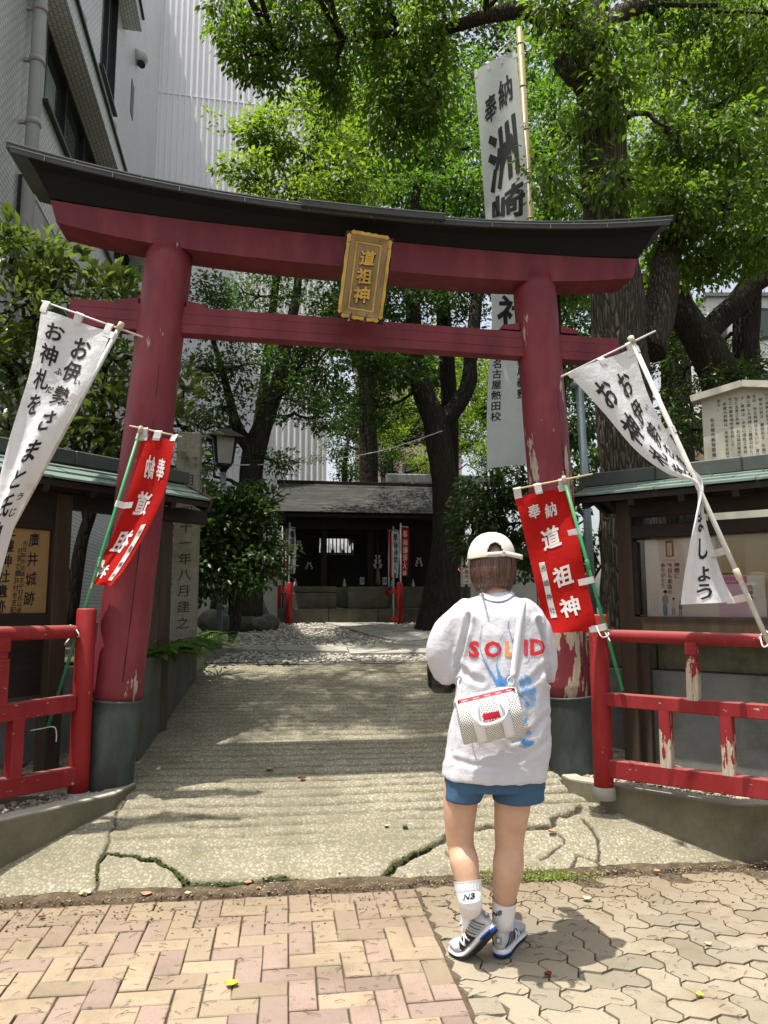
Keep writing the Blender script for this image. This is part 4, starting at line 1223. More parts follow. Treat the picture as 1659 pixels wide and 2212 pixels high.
tall, ct_c = nobori('tall_banner', 'tall off-white vertical banner with big black characters on a bamboo pole', 'banner', None,
    (TP(1196, 1330), TP(1122, 62)), .043, M_BAMBOO, (TP(1018, 165), TP(1128, 62)), ct, M_GCLOTH,
    [(.02, 1.0), (.155, 1.0), (.275, 1.0), (.39, 1.0), (.5, 1.0)], [.04, .33, .65, .95], caps=False)
for t in np.linspace(.1, .97, 12):
    a, b_ = TP(1196, 1330), TP(1122, 62); q = a.lerp(b_, t); d = (b_ - a).normalized()
    o = MB(); o.tube([q - d * .012, q, q + d * .012], [.043, .048, .043], 14); o.build('bamboo_node', M_BAMBOO, tall, local=False)
HT = 4.95; WTB = .50
big = [('奉', .30 * WTB, -.088 * HT, (.15, .22)), ('納', .68 * WTB, -.074 * HT, (.18, .24)), ('洲', .52 * WTB, -.190 * HT, (.38, .66)), ('崎', .53 * WTB, -.318 * HT, (.40, .50)),
       ('神', .54 * WTB, -.45 * HT, (.40, .55)), ('社', .56 * WTB, -.60 * HT, (.42, .55))]
write(big, place_on(ct, WTB, HT), 'character', M_INK, ct_c, bold=.034, cut=.1, brush=.022, local=False, each=True)
sm = [(c, .19 * WTB, -(.745 + i * .0258) * HT, .115) for i, c in enumerate('名古屋熱田校')] + [(c, .75 * WTB, -(.735 + i * .0285) * HT, .125) for i, c in enumerate('鯱川義塾')]
write(sm, place_on(ct, WTB, HT), 'small_lettering', M_INK, ct_c, bold=.02, cut=.1, brush=.01, local=False)
# ------------------------------------------------------------------ retaining walls, terraces, notice boards
M_WALL = mat('concrete_wall', (0.20, 0.20, 0.185), (0.145, 0.15, 0.135), 7, 0.9, 0.7, 110, 0.004, dirt=(0.055, 0.06, 0.035), dscale=1.8, dfac=0.75)
M_GRAN = mat('granite', (0.26, 0.245, 0.19), (0.15, 0.145, 0.11), 60, 0.85, 0.5, 120, 0.004, dirt=(0.085, 0.085, 0.035), dscale=3, dfac=0.75)
M_MOSSY = mat('mossy_stone', (0.15, 0.14, 0.095), (0.08, 0.08, 0.05), 14, 0.9, 0.8, 60, 0.01, dirt=(0.05, 0.07, 0.02), dscale=4, dfac=0.8)
def wall_line(name, pts, z0, z1, th, m, side=1, label=None, cat='wall', bev=.01, group=None):
    P = [Vector((x, y, 0)) for x, y in pts]; Q = []
    for i, p in enumerate(P):
        a = P[max(i - 1, 0)]; b = P[min(i + 1, len(P) - 1)]; t = (b - a).normalized(); Q.append(p + Vector((-t.y, t.x, 0)) * side * th)
    mb = MB(); mb.prism([p + Vector((0, 0, z0)) for p in P + Q[::-1]], Vector((0, 0, z1 - z0)))
    o = mb.build(name, m, None, label=label, cat=cat, group=group)
    md = o.modifiers.new('Bevel', 'BEVEL'); md.width = bev; md.segments = 1
    return o
b0 = ong(306, 1645); pw = [(b0.x - .02, b0.y)] + [(p.x, p.y) for p in (ong(360, 1560), ong(400, 1500), ong(424, 1468))]
ZT = 0.985
M_DKCONC = mat('dark_concrete', (0.115, 0.118, 0.095), (0.06, 0.064, 0.045), 5, 0.9, 0.7, 80, 0.006, dirt=(0.035, 0.045, 0.02), dscale=1.6, dfac=0.8)  # darker mottled concrete for the planter wall
wall_line('planter_wall', pw, .2, ZT, .16, M_DKCONC, 1, 'mossy concrete planter wall running along the left edge of the driveway')
p1, p2, p3 = ong(424, 1468), ong(450, 1440), ong(470, 1416)
wall_line('planter_wall', [(p1.x - .05, p1.y + .03), (p2.x - .05, p2.y), (p3.x - .08, p3.y)], .4, .93, .16, M_GRAN, 1, 'short low stone planter wall where the drive meets the gravel')
q = ong(462, 1416); o = MB(); o.box((q.x - .02, q.y + .1, .86), (.16, .18, .30), Matrix.Rotation(.3, 3, 'Z'), .02)
o.build('stone_block', M_GRAN, None, label='squared grey stone block standing at the end of the planter', cat='stone block')
k0, k1, k2 = ong(418, 1455), ong(455, 1428), ong(508, 1411)
wall_line('kerb', [(k0.x, k0.y), (k1.x, k1.y), (k2.x, k2.y)], .5, .86, .14, M_GRAN, 1, cat=None)['kind'] = 'structure'
wall_line('retaining_wall', [(-1.62, 5.04), (-2.2, 5.0), (-3.2, 3.7), (-4.6, 2.1)], .1, .94, .18, M_WALL, -1, 'concrete retaining wall in shade behind the left red fence')
dR = Vector((.78, -.62, 0)).normalized(); dL = Vector((.564, .826, 0)).normalized()
nR = Vector((-dR.y, dR.x, 0)); nL = Vector((-dL.y, dL.x, 0))      # both point back, away from the road
PR = Vector((1.67, 5.09, .27)); PLb = Vector((-2.08, 4.72, .27))
a = PR + nR * .16 - dR * .75; b = PR + nR * .16 + dR * 3
wall_line('retaining_wall', [(a.x, a.y), (b.x, b.y)], .1, .90, .2, M_WALL, 1, 'speckled grey concrete retaining wall behind the right red fence')
cw = empty('coping_wall', (a.x, a.y, .9), 0, 'course of weathered mossy stone blocks on the right retaining wall', 'stone wall')
for i in range(4):
    o = MB(); c = a + nR * .13 + dR * (.42 + i * .86); o.box((c.x, c.y, 1.0 - .9 + .9 - 0.005), (.85, .16, .19), Matrix.Rotation(math.atan2(dR.y, dR.x), 3, 'Z'), .012)
    o.build('stone', M_MOSSY, cw, local=False)
ter = MB()
ter._add([Vector((x, y, .955)) for x, y in [(-1.62, 5.1)] + [(x - .05, y) for x, y in pw[1:]] + [(p3.x - .1, p3.y), (-3, 9.6), (-30, 12), (-30, 3), (-4.7, 2.2), (-3.2, 3.8), (-2.2, 5.08)]], [tuple(range(len(pw) + 7))])
rw = W(2.15, 5.6), W(2.3, 7.7), W(3.2, 9.0)
ter._add([Vector((x, y, .955)) for x, y in [(a.x + .1, a.y + .15), (b.x + .1, b.y + .15), (30, 3), (30, 14), (rw[2].x, rw[2].y), (rw[1].x, rw[1].y), (rw[0].x, rw[0].y)]], [tuple(range(7))])
ter.build('terrace', M_EARTH, kind='structure')
wall_line('retaining_wall', [(rw[0].x - .1, rw[0].y - .2), (rw[0].x, rw[0].y), (rw[1].x, rw[1].y)], .2, .96, .18, M_WALL, -1, 'concrete wall along the right side of the driveway behind the person')

M_OLDWOOD = mat('old_brown_wood', (0.060, 0.038, 0.022), (0.028, 0.018, 0.011), 5, 0.7, 0.4, 30, 0.004, (6, 6, 0.8), dirt=(0.10, 0.085, 0.06), dscale=2.5, dfac=0.5)
M_DKWOOD = mat('dark_brown_wood', (0.026, 0.017, 0.011), (0.013, 0.009, 0.006), 5, 0.7, 0.4, 30, 0.004, (1, 6, 6))
M_VERDI = mat('verdigris_copper', (0.165, 0.225, 0.185), (0.115, 0.165, 0.14), 6, 0.6, 0.15, 20, 0.004, spec=0.4, dirt=(0.055, 0.075, 0.065), dscale=4, dfac=0.7)
M_GREYCU = mat('grey_copper', (0.060, 0.070, 0.060), (0.040, 0.048, 0.042), 4, 0.55, 0.2, 12, 0.006, spec=0.4, dirt=(0.10, 0.115, 0.10), dscale=6, dfac=0.4)
def board_root(name, P, d, label):
    return empty(name, P, math.atan2(d.y, d.x), label, 'notice board')
def board_roof(root, x0, x1, ze, zr, ye, yr, yb, seam=.30):
    "front slope of copper sheets, ridge box, back slope; local x along, y back"
    L = math.hypot(yr - ye, zr - ze); tz, ty = (zr - ze) / L, (yr - ye) / L
    rows = 3
    for r in range(rows):
        t0, t1 = r / rows, (r + 1) / rows
        ya, za = ye + (yr - ye) * t0, ze + (zr - ze) * t0; yb_, zb = ye + (yr - ye) * t1, ze + (zr - ze) * t1
        x = x0 - (seam / 2 if r % 2 else 0)
        while x < x1:
            xa, xb = max(x, x0), min(x + seam, x1)
            if xb - xa > .02:
                j = random.uniform(0, .004)
                o = MB(); o._add([Vector(v) for v in ((xa + .002, ya - .012 * ty, za - .012 * tz + .012 + j), (xb - .002, ya - .012 * ty, za - .012 * tz + .012 + j), (xb - .002, yb_, zb + .002), (xa + .002, yb_, zb + .002),
                                                       (xa + .002, ya - .012 * ty, za - .012 * tz), (xb - .002, ya - .012 * ty, za - .012 * tz))], [(0, 1, 2, 3), (4, 5, 1, 0)])
                o.build('copper_sheet', M_VERDI, root)
            x += seam
    o = MB(); o.prism([(x0, ye + .01, ze - .012), (x0, yr, zr - .014), (x0, yb, ze - .012), (x0, yb, ze - .05), (x0, yr, zr - .06), (x0, ye + .01, ze - .05)], (x1 - x0, 0, 0)); o.build('roof_deck', M_DKWOOD, root)
    o = MB(); o._add([Vector(v) for v in ((x0, yr, zr + .002), (x1, yr, zr + .002), (x1, yb + .02, ze), (x0, yb + .02, ze))], [(0, 1, 2, 3)]); o.build('back_slope', M_GREYCU, root)
    x = x0 - .03; k = 0
    while x < x1 + .02:
        xb = min(x + .55, x1 + .04); o = MB(); o.box(((x + xb) / 2, yr, zr + .035), (xb - x - .002, .15, .10 + .001 * (k % 2)), bev=.008); o.build('ridge_cap', M_GREYCU, root); x = xb; k += 1
    for x in np.arange(x0 + .12, x1, .32):
        o = MB(); o.bar((x, ye + .02, ze - .065), (x, yr, zr - .075), .04, .05); o.bar((x, yr, zr - .075), (x, yb, ze - .065), .04, .05); o.build('rafter', M_DKWOOD, root)
    for sx in (x0 + .012, x1 - .012):
        o = MB(); o.bar((sx, ye, ze - .03), (sx, yr, zr - .035), .026, .10); o.bar((sx, yr, zr - .035), (sx, yb, ze - .03), .026, .10); o.build('bargeboard', M_OLDWOOD, root)
# --- right: poster case
rb = board_root('poster_board', PR, dR, 'roofed poster case with green copper roof and posters under glass, right of the gate')
inv = rb.matrix_world.inverted()
def RL(px, py, y=0.0):
    "point of the board plane shifted back by y, in the board's own frame"
    p = inv @ PPL(px, py, PR + nR * y, dR); return p
e0 = RL(1224, 1068, -.25); e1 = RL(1659, 1040, -.25); r0 = RL(1249, 1040, .05)
ZE = (e0.z + e1.z) / 2
board_roof(rb, e0.x, 3.2, ZE, ZE + .115, -.25, .10, .46)
for x in (0, 2.5):
    o = MB(); o.box((x, .0, .88), (.10, .10, 1.80), bev=.006); o.build('post', M_OLDWOOD, rb)
o = MB(); o.box((.075, .055, .86), (.07, .07, 1.76), bev=.005); o.build('post', M_OLDWOOD, rb)
pa, pb = RL(1378, 1167), RL(1383, 1331); zt, zb, xl = pa.z, pb.z, pa.x
for nm, z, h, w in (('beam', ZE - .10, .10, .10), ('beam', zt + .055, .09, .07), ('sill', zb - .055, .10, .09), ('beam', ZE - .26, .05, .05)):
    o = MB(); o.box((1.25, .0 if nm == 'beam' else -.004, z), (2.42, w, h), bev=.005); o.build(nm, M_DKWOOD if nm == 'beam' else M_OLDWOOD, rb)
o = MB(); o.box((xl - .03, .01, (zt + zb) / 2), (.055, .075, zt - zb - .02), bev=.004); o.build('case_frame', M_DKWOOD, rb)
M_PIN = mat('tan_backboard', (0.40, 0.32, 0.16), (0.34, 0.27, 0.13), 3, 0.8)
M_PAPER = mat('poster_paper', (0.66, 0.62, 0.52), (0.62, 0.53, 0.46), 1.6, 0.7)
M_PAPER2 = mat('pink_paper', (0.66, 0.40, 0.46), (0.60, 0.44, 0.47), 2.5, 0.7)
M_MAG = mat('magenta_print', (0.55, 0.06, 0.20), (0.50, 0.14, 0.26), 3, 0.7)
M_OCHRE = mat('ochre_print', (0.30, 0.20, 0.05), (0.24, 0.16, 0.04), 8, 0.7)
M_REDINK = mat('red_ink', (0.50, 0.03, 0.03), None, 12, 0.7)
M_BLUEINK = mat('blue_ink', (0.10, 0.24, 0.42), (0.08, 0.19, 0.34), 12, 0.7)
M_GREYINK = mat('grey_ink', (0.34, 0.33, 0.28), None, 12, 0.7)
M_SKINP = mat('print_skin', (0.60, 0.45, 0.36), None, 12, 0.7)
o = MB(); o.box((1.24, .052, (zt + zb) / 2), (2.3, .012, zt - zb + .03)); o.build('backboard', M_PIN, rb)
def flat(px0, px1, py0, py1, y, name, m, parent=rb):
    A = RL(px0, py0, y); B = RL(px1, py0, y); C_ = RL(px0, py1, y)
    o = MB(); o.box(((A.x + B.x) / 2, y, (A.z + C_.z) / 2), (abs(B.x - A.x), .002, abs(A.z - C_.z))); return o.build(name, m, parent)
YP = .040
pst = flat(1389, 1545, 1168, 1331, YP, 'poster', M_PAPER)
flat(1437, 1454, 1168, 1203, YP - .003, 'poster_print', M_OCHRE, pst); flat(1441, 1450, 1173, 1200, YP - .005, 'poster_print', M_PAPER, pst)
def rb_text(items, y, name, m, parent, bold=.01):
    out = [];
    for ch, px, py, sp in items:
        p = RL(px, py, y); out.append((ch, p.x, p.z, sp))
    write(out, lambda x, z: Vector((x, y, z)), name, m, parent, bold=bold)
def pcol(text, px, py, pitch, s): return [(c, px, py + i * pitch, s) for i, c in enumerate(text)]
rb_text(pcol('神棚に', 1462, 1220, 12.0, .036) + pcol('今日も家族の', 1447, 1221, 11.6, .034) + pcol('ありがとう', 1432, 1221, 11, .034), YP - .004, 'poster_lettering', M_INK, pst, .004)
rb_text(pcol('天照皇大神宮', 1445.5, 1176, 4.2, .012), YP - .0065, 'poster_lettering', M_INK, pst, .0)
rb_text([(c, 1429 + i * 2.1, 1210, .0062) for i, c in enumerate('年の初めに神宮大麻を受け神棚へ')], YP - .004, 'poster_lettering', M_REDINK, pst, .0)
rb_text(pcol('毎日の暮らしに感謝の心を', 1420, 1283, 3.6, .010) + pcol('神さまと共に暮らす家庭', 1414, 1282, 3.6, .010) + pcol('朝に夕に手を合わせましょう', 1408, 1283, 3.6, .010), YP - .004, 'poster_lettering', M_GREYINK, pst, .0)
def person_print(px, py0, py1, top, leg, hair):
    h = py1 - py0
    def blob(cx, cy, rx, ry, m, y):
        c = RL(cx, cy, y); e = RL(cx + rx, cy, y); f = RL(cx, cy + ry, y); a_, b_ = abs(e.x - c.x), abs(f.z - c.z)
        o = MB(); o._add([Vector((c.x + a_ * math.cos(t), y, c.z + b_ * math.sin(t))) for t in np.linspace(0, 6.283, 15)[:-1]], [tuple(range(14))]); o.build('poster_print', m, pst)
    blob(px, py0 + h * .38, h * .13, h * .21, top, YP - .0035); blob(px - 2, py0 + h * .76, h * .055, h * .24, leg, YP - .003); blob(px + 2, py0 + h * .76, h * .055, h * .24, leg, YP - .0031)
    blob(px, py0 + h * .10, h * .07, h * .095, M_SKINP, YP - .004); blob(px, py0 + h * .055, h * .078, h * .06, hair, YP - .0045)
person_print(1437, 1275, 1331, M_GREYINK, M_BLUEINK, M_INK); person_print(1455, 1291, 1330, mat('pale_print', (.55, .52, .48), None, 9, .7), M_GREYINK, M_INK); person_print(1470, 1298, 1331, M_BLUEINK, M_GREYINK, M_INK)
p2_ = flat(1533, 1652, 1244, 1333, YP + .002, 'poster', M_PAPER2)
flat(1560, 1613, 1245, 1262, YP - .001, 'poster_print', M_MAG, p2_); flat(1614, 1651, 1245, 1332, YP - .001, 'poster_print', M_PAPER, p2_)
flat(1622, 1632, 1256, 1320, YP - .0016, 'poster_print', mat('white_paper', (.72, .70, .66), None, 5, .7), p2_)
rb_text(pcol('氏神神社', 1621, 1269, 11.5, .034), YP - .004, 'poster_lettering', M_INK, p2_, .006)
rb_text([(c, 1572 + i * 5.4, 1256, .014) for i, c in enumerate('願い事を')], YP - .004, 'poster_lettering', M_PAPER, p2_, .004)
p3_ = flat(1555, 1606, 1168, 1243, YP + .003, 'poster', mat('tan_print', (.36, .26, .09), (.30, .22, .08), 4, .7))
flat(1560, 1600, 1238, 1241, YP, 'poster_print', M_INK, p3_)
m, nt, b = _nodes('case_glass'); gl_ = nt.nodes.new('ShaderNodeBsdfGlossy'); gl_.inputs['Roughness'].default_value = .03
tr_ = nt.nodes.new('ShaderNodeBsdfTransparent'); fr_ = N(nt, 'ShaderNodeFresnel'); mx_ = nt.nodes.new('ShaderNodeMixShader')
nt.links.new(fr_.outputs[0], mx_.inputs[0]); nt.links.new(tr_.outputs[0], mx_.inputs[1]); nt.links.new(gl_.outputs[0], mx_.inputs[2]); nt.links.new(mx_.outputs[0], nt.nodes['Material Output'].inputs[0])
M_GLASS = m
o = MB(); o.box((1.24, .012, (zt + zb) / 2), (2.36, .004, zt - zb)); o.build('glass_pane', M_GLASS, rb)

# --- left: calligraphy board
lb = board_root('calligraphy_board', PLb, dL, 'roofed wooden board with brush calligraphy and green copper roof, left of the gate')
invL = lb.matrix_world.inverted()
def LLc(px, py, y=0.0): return invL @ PPL(px, py, PLb + nL * y, dL)
e0 = LLc(0, 1008, -.25); e1 = LLc(458, 1086, -.25)
ZE2 = (e0.z + e1.z) / 2
board_roof(lb, -2.6, e1.x, ZE2, ZE2 + .17, -.25, .12, .50, .34)
for x, y in ((0, 0), (0.86, 0.05), (-2.0, 0)):
    o = MB(); o.box((x, y, .88), (.11, .11, 1.80), bev=.006); o.build('post', M_OLDWOOD, lb)
o = MB(); o.box((-.5, 0, ZE2 - .10), (3.4, .10, .10), bev=.005); o.build('beam', M_DKWOOD, lb)
t_, b_ = LLc(104, 1146), LLc(93, 1325)
o = MB(); o.box((-1.0, 0, t_.z + .10), (1.9, .08, .20), bev=.005); o.build('beam', M_DKWOOD, lb)
o = MB(); o.box((-1.0, -.004, b_.z - .05), (1.9, .09, .10), bev=.005); o.build('sill', M_DKWOOD, lb)
o = MB(); o.box((-1.0, .03, b_.z - .30), (1.9, .02, .40)); o.build('backboard', M_DKWOOD, lb)
M_SIGNW = mat('tan_sign_wood', (0.33, 0.215, 0.085), (0.255, 0.165, 0.065), 2.5, 0.6, 0.2, 30, 0.003, (1, 3, 0.35), dirt=(0.15, 0.095, 0.04), dscale=2, dfac=0.6)
xr = LLc(101, 1240).x
o = MB(); o.box((xr - .75, .0, (t_.z + b_.z) / 2), (1.5, .03, t_.z - b_.z), bev=.004); sg = o.build('sign_panel', M_SIGNW, lb)
o = MB(); o.box(((xr - .055) / 2, .01, (t_.z + b_.z) / 2), (abs(xr) - .055, .05, t_.z - b_.z)); o.build('case_frame', M_DKWOOD, lb)
def ltxt(cols, name, bold):
    it = []
    for text, px0, py0, px1, py1, s in cols:
        for i, c in enumerate(text):
            t = i / max(len(text) - 1, 1); p = LLc(px0 + (px1 - px0) * t, py0 + (py1 - py0) * t, -.0165); it.append((c, p.x, p.z, s))
    write(it, lambda x, z: Vector((x, -.0168, z)), name, M_INK, sg, bold=bold, brush=.015)
ltxt([('廣井城跡', 74, 1166, 63, 1293, (.072, .088)), ('三靈神社遺跡', 23, 1147, -2, 1310, (.078, .080))], 'lettering', .016)
ltxt([('天文年中迄城主中村氏以後', 54, 1174, 41, 1318, (.034, .036)), ('社家が廣井村を支配', 44, 1190, 28, 1318, (.036, .044))], 'lettering', .006)

# --- white kosatsu sign on posts behind the poster case
KP = PY(1523, 1000, 6.1)
ks = empty('information_sign', (KP.x, KP.y, .95), math.atan2(dR.y, dR.x) * .8, 'cream gabled information sign with columns of black Japanese text above the poster case', 'sign')
invK = wm(ks).inverted(); dK = Vector((math.cos(ks.rotation_euler.z), math.sin(ks.rotation_euler.z), 0))
def KL(px, py): return invK @ PPL(px, py, KP, dK)
M_CREAM = mat('cream_paint', (0.56, 0.53, 0.42), (0.50, 0.475, 0.37), 4, 0.6, 0.1, 20, 0.003)
c0, c1, c2 = KL(1517, 856), KL(1529, 1000), KL(1606, 838)
Wd = (c2.x - c0.x) * 2
o = MB(); o.prism([(0, -.02, c1.z), (Wd, -.02, c1.z), (Wd, -.02, c0.z), (Wd / 2, -.02, c2.z + .01), (0, -.02, c0.z)], (0, .05, 0)); pan = o.build('panel', M_CREAM, ks)
ap = KL(1606, 819); el = KL(1494, 853)
for s in (-1, 1):
    o = MB(); ex = Wd / 2 + s * (Wd / 2 - el.x); 
    o.bar((ex, -.01, el.z - .055), (Wd / 2, -.01, ap.z - .055), .16, .055); o.build('roof_board', M_CREAM, ks)
for x in (.06, Wd - .06):
    o = MB(); o.box((x, .07, .85), (.07, .07, 1.7)); o.build('post', M_CREAM, ks)
d0, d1 = KL(1540, 1086), KL(1545, 1109)
o = MB(); o.box((Wd / 2 + .03, -.02, (d0.z + d1.z) / 2 - .06), (Wd, .03, .24), bev=.003); low = o.build('lower_panel', M_CREAM, ks)
txt = ['名古屋市教育委員会', 'ある。', '　所蔵の和鏡は、市指定文化財で', 'ちに布都御魂命を合祀した。', '左に五男三女神、右は稲田姫命の', 'う。祭神は、中央に須佐之男命、', '海に面した洲崎にご鎮座の社とい', '王社、天王崎神社ともいい、昔は', '　明治以前は、廣井天王、牛頭天', 'りて洲崎の鎮たりと云」とある。', 'は往昔出雲国稲田宮の神を移し祭', 'われ、同社文書には、「洲崎神社', '　貞観年中（八五九〜）の創建とい']
it = []
t0 = KL(1556, 866); sz = .030
for i, t in enumerate(txt):
    x = t0.x - .068 + (i - 0) * .0445 + (.012 if i else 0); z = t0.z - .004 if i else t0.z - .16
    it += column(t, x, z, sz if i else .036, .0345 if i else .042)
it = [q for q in it if q[2] > c1.z + .02]
write(it, lambda x, z: Vector((x, -.0225, z)), 'lettering', M_INK, pan, bold=.004, kind='stuff')
write(line('by this shrine is designated as a cultural property', .07, (d0.z + d1.z) / 2 - .012, .030), lambda x, z: Vector((x, -.0365, z)), 'lettering', M_INK, low, bold=.0, kind='stuff')

# --- inscribed stone pillar, lamp, pole
sp0 = PY(403, 1343, 6.05)
ps = empty('stone_pillar', (sp0.x - .02, sp0.y, .95), R(9), 'tall square stone pillar with an incised column of characters beside the left gate pillar', 'stone pillar')
hp = PY(410, 939, 6.05).z - .95
mb = MB(); w0, w1 = .098, .094
mb._add([Vector(v) for v in [(x * w0, y * w0, 0) for x, y in ((-1, -1), (1, -1), (1, 1), (-1, 1))] + [(x * w1, y * w1, hp) for x, y in ((-1, -1), (1, -1), (1, 1), (-1, 1))]], [(0, 1, 5, 4), (1, 2, 6, 5), (2, 3, 7, 6), (3, 0, 4, 7), (4, 5, 6, 7)])
sh = mb.build('shaft', M_GRAN, ps); md = sh.modifiers.new('Bevel', 'BEVEL'); md.width = .008
inc = []
for i, c in enumerate('明治四十一年八月建之'):
    inc.append((c, .0, hp - .40 - i * .128, (.105, .10)))
M_INCISE = mat('incised_grey', (0.035, 0.034, 0.025), None, 20, 0.9)
write(inc, lambda x, z: Vector((x, -w0 + (w0 - w1) * z / hp - .002, z)), 'inscription', M_INCISE, sh, bold=.002, brush=.012)
lp = PY(481, 1075, 8.2)
la = empty('garden_lamp', (lp.x, lp.y, .95), R(20), 'black lantern-shaped garden lamp with frosted panes on a grey metal post', 'lamp post')
M_STEEL = mat('grey_steel', (0.20, 0.25, 0.26), (0.15, 0.19, 0.20), 8, 0.4, metal=0.5)
M_LBLACK = mat('black_metal', (0.010, 0.010, 0.010), None, 8, 0.5)
M_FROST = mat('frosted_pane', (0.30, 0.30, 0.27), (0.22, 0.22, 0.20), 6, 0.4)
zt_ = PY(481, 925, 8.2).z - .95; zb_ = PY(481, 1010, 8.2).z - .95
o = MB(); o.tube([(0, 0, 0), (0, 0, 1), (0, 0, zb_)], .032, 16); o.build('post', M_STEEL, la)
o = MB(); o.tube([(.075, .02, zb_ - .45), (.075, .02, zb_ - .2)], .022, 12); o.build('junction_tube', M_STEEL, la)
hl = zt_ - zb_
o = MB(); o.lathe([(.03, zb_ - .06), (.05, zb_ - .02), (.07, zb_), (.085, zb_ + .03), (.06, zb_ + .035)], n=16); o.build('lamp_base', M_LBLACK, la)
def frust(mb, r0, z0, r1, z1):
    V = [(x * r0, y * r0, z0) for x, y in ((-1, -1), (1, -1), (1, 1), (-1, 1))] + [(x * r1, y * r1, z1) for x, y in ((-1, -1), (1, -1), (1, 1), (-1, 1))]
    mb._add(V, [(0, 1, 5, 4), (1, 2, 6, 5), (2, 3, 7, 6), (3, 0, 4, 7), (4, 5, 6, 7), (3, 2, 1, 0)])
z1_, z2_ = zb_ + .035, zb_ + hl * .72
for k in range(4):
    Mz = Matrix.Rotation(k * math.pi / 2, 3, 'Z')
    o = MB(); V = [Mz @ Vector(v) for v in ((-.07, -.088, z1_), (.07, -.088, z1_), (.10, -.122, z2_), (-.10, -.122, z2_))]; o.prism(V, Mz @ Vector((0, .006, 0))); o.build('pane', M_FROST, la)
    o = MB(); o.bar(Mz @ Vector((.083, -.09, z1_)), Mz @ Vector((.118, -.125, z2_)), .018, .018); o.build('lamp_frame', M_LBLACK, la)
o = MB(); frust(o, .20, z2_, .05, zb_ + hl * .97); o.lathe([(.03, zb_ + hl * .97), (.03, zb_ + hl), (.0, zb_ + hl + .02)], n=10); o.build('lamp_roof', M_LBLACK, la)
pp = PY(1260, 1100, 6.3); o = MB(); o.tube([(pp.x + .06, pp.y, .9), (PY(1252, 850, 6.3).x, pp.y, PY(1252, 835, 6.3).z)], .035, 14)
o.tube([(PY(1252, 850, 6.3).x, pp.y, PY(1252, 835, 6.3).z), (PY(1235, 850, 6.3).x, pp.y - .02, PY(1240, 830, 6.3).z)], .03, 10)
o.build('metal_pole', M_STEEL, None, label='pale blue-grey metal pole between the right gate pillar and the big trunk', cat='pole')
# ------------------------------------------------------------------ buildings behind
BP0 = Vector((-6.9, 20.95, 0)); dB = Vector((-.18, 1, 0)).normalized(); nB = Vector((dB.y, -dB.x, 0))   # nB points to the shrine side
def mat_tile():
    m, nt, b = _nodes('small_wall_tiles')
    g = nt.nodes.new('ShaderNodeTexCoord')
    br = nt.nodes.new('ShaderNodeTexBrick'); br.inputs['Scale'].default_value = 1.0
    mp = nt.nodes.new('ShaderNodeMapping'); nt.links.new(g.outputs['UV'], mp.inputs[0]); nt.links.new(mp.outputs[0], br.inputs['Vector'])
    br.offset = 0.5; br.inputs['Brick Width'].default_value = .115; br.inputs['Row Height'].default_value = .068; br.inputs['Mortar Size'].default_value = .005; br.inputs['Mortar Smooth'].default_value = .1
    br.inputs['Color1'].default_value = (.76, .765, .76, 1); br.inputs['Color2'].default_value = (.68, .69, .685, 1); br.inputs['Mortar'].default_value = (.15, .155, .155, 1)
    n = tex(nt, g.outputs['UV'], .5, 5, .6)
    c = mixc(nt, ramp(nt, n.outputs['Fac'], [(.45, 0), (.8, .35)]).outputs[0], br.outputs['Color'], (.40, .405, .40))
    nt.links.new(c, b.inputs['Base Color']); b.inputs['Roughness'].default_value = .35
    inv = math_(nt, 'SUBTRACT', 1.0, br.outputs['Fac']); bump(nt, b, inv, .6, .006)
    MATS['tile'] = m; return m
M_TILE = mat_tile()
def uv_from(o, fn):
    me = o.data; uv = me.uv_layers.new(name='UVMap')
    for p in me.polygons:
        for li in p.loop_indices:
            v = me.vertices[me.loops[li].vertex_index].co; uv.data[li].uv = fn(v, p.normal)
tb = empty('tiled_building', BP0, math.atan2(dB.y, dB.x), 'grey tile-clad building with dark ribbon windows and ledges at the upper left', 'building')
invB = tb.matrix_world.inverted()
def BL(px, py, out=0.0): return invB @ PPL(px, py, BP0 + nB * out, dB)     # local x along (away), y = -out, z up
def box_uv(mb, name, m, parent, **k):
    o = mb.build(name, m, parent, **k)
    uv_from(o, lambda v, n: (v.x, v.z) if abs(n.y) > .6 else ((v.x, v.y) if abs(n.z) > .6 else (v.y, v.z)))
    return o
wa, wb, wc, wd_ = BL(107, 64), BL(90, 206), BL(147, 347), BL(207, 362)
zs = (wb.z + wc.z) / 2
led_in = [BL(110, 60), BL(207, 362)]; zl = sum(p.z for p in led_in) / 2
x_w0 = (wa.x + wb.x) / 2; x_w1 = x_w0 + 9
# main wall with the window opening left out
H = 20.5
def wall_piece(x0, x1, z0, z1): 
    o = MB(); o.box(((x0 + x1) / 2, .15, (z0 + z1) / 2), (x1 - x0, .30, z1 - z0)); return box_uv(o, 'wall', M_TILE, tb)
u0, u1 = BL(222, 20), BL(250, 250)
X0, X1 = -15.0, -.02
ua, ub = BL(640 / 3, 400 / 3), BL(740 / 3, 750 / 3)
zu = (ua.z + ub.z) / 2; x_u0 = BL(655 / 3, 250 / 3).x; x_u1 = BL(735 / 3, 700 / 3).x
wall_piece(X0, X1, 0, zs); wall_piece(X0, x_w0, zs, zl); wall_piece(x_w1, X1, zs, zl)
wall_piece(X0, X1, zl, zu); wall_piece(X0, x_u0, zu, zu + 2.6); wall_piece(x_u1, X1, zu, zu + 2.6); wall_piece(X0, X1, zu + 2.6, zu + 4.2); wall_piece(-8.5, X1, zu + 4.2, H)
M_WFRAME = mat('dark_window_frame', (.045, .048, .045), (.03, .032, .03), 9, .4)
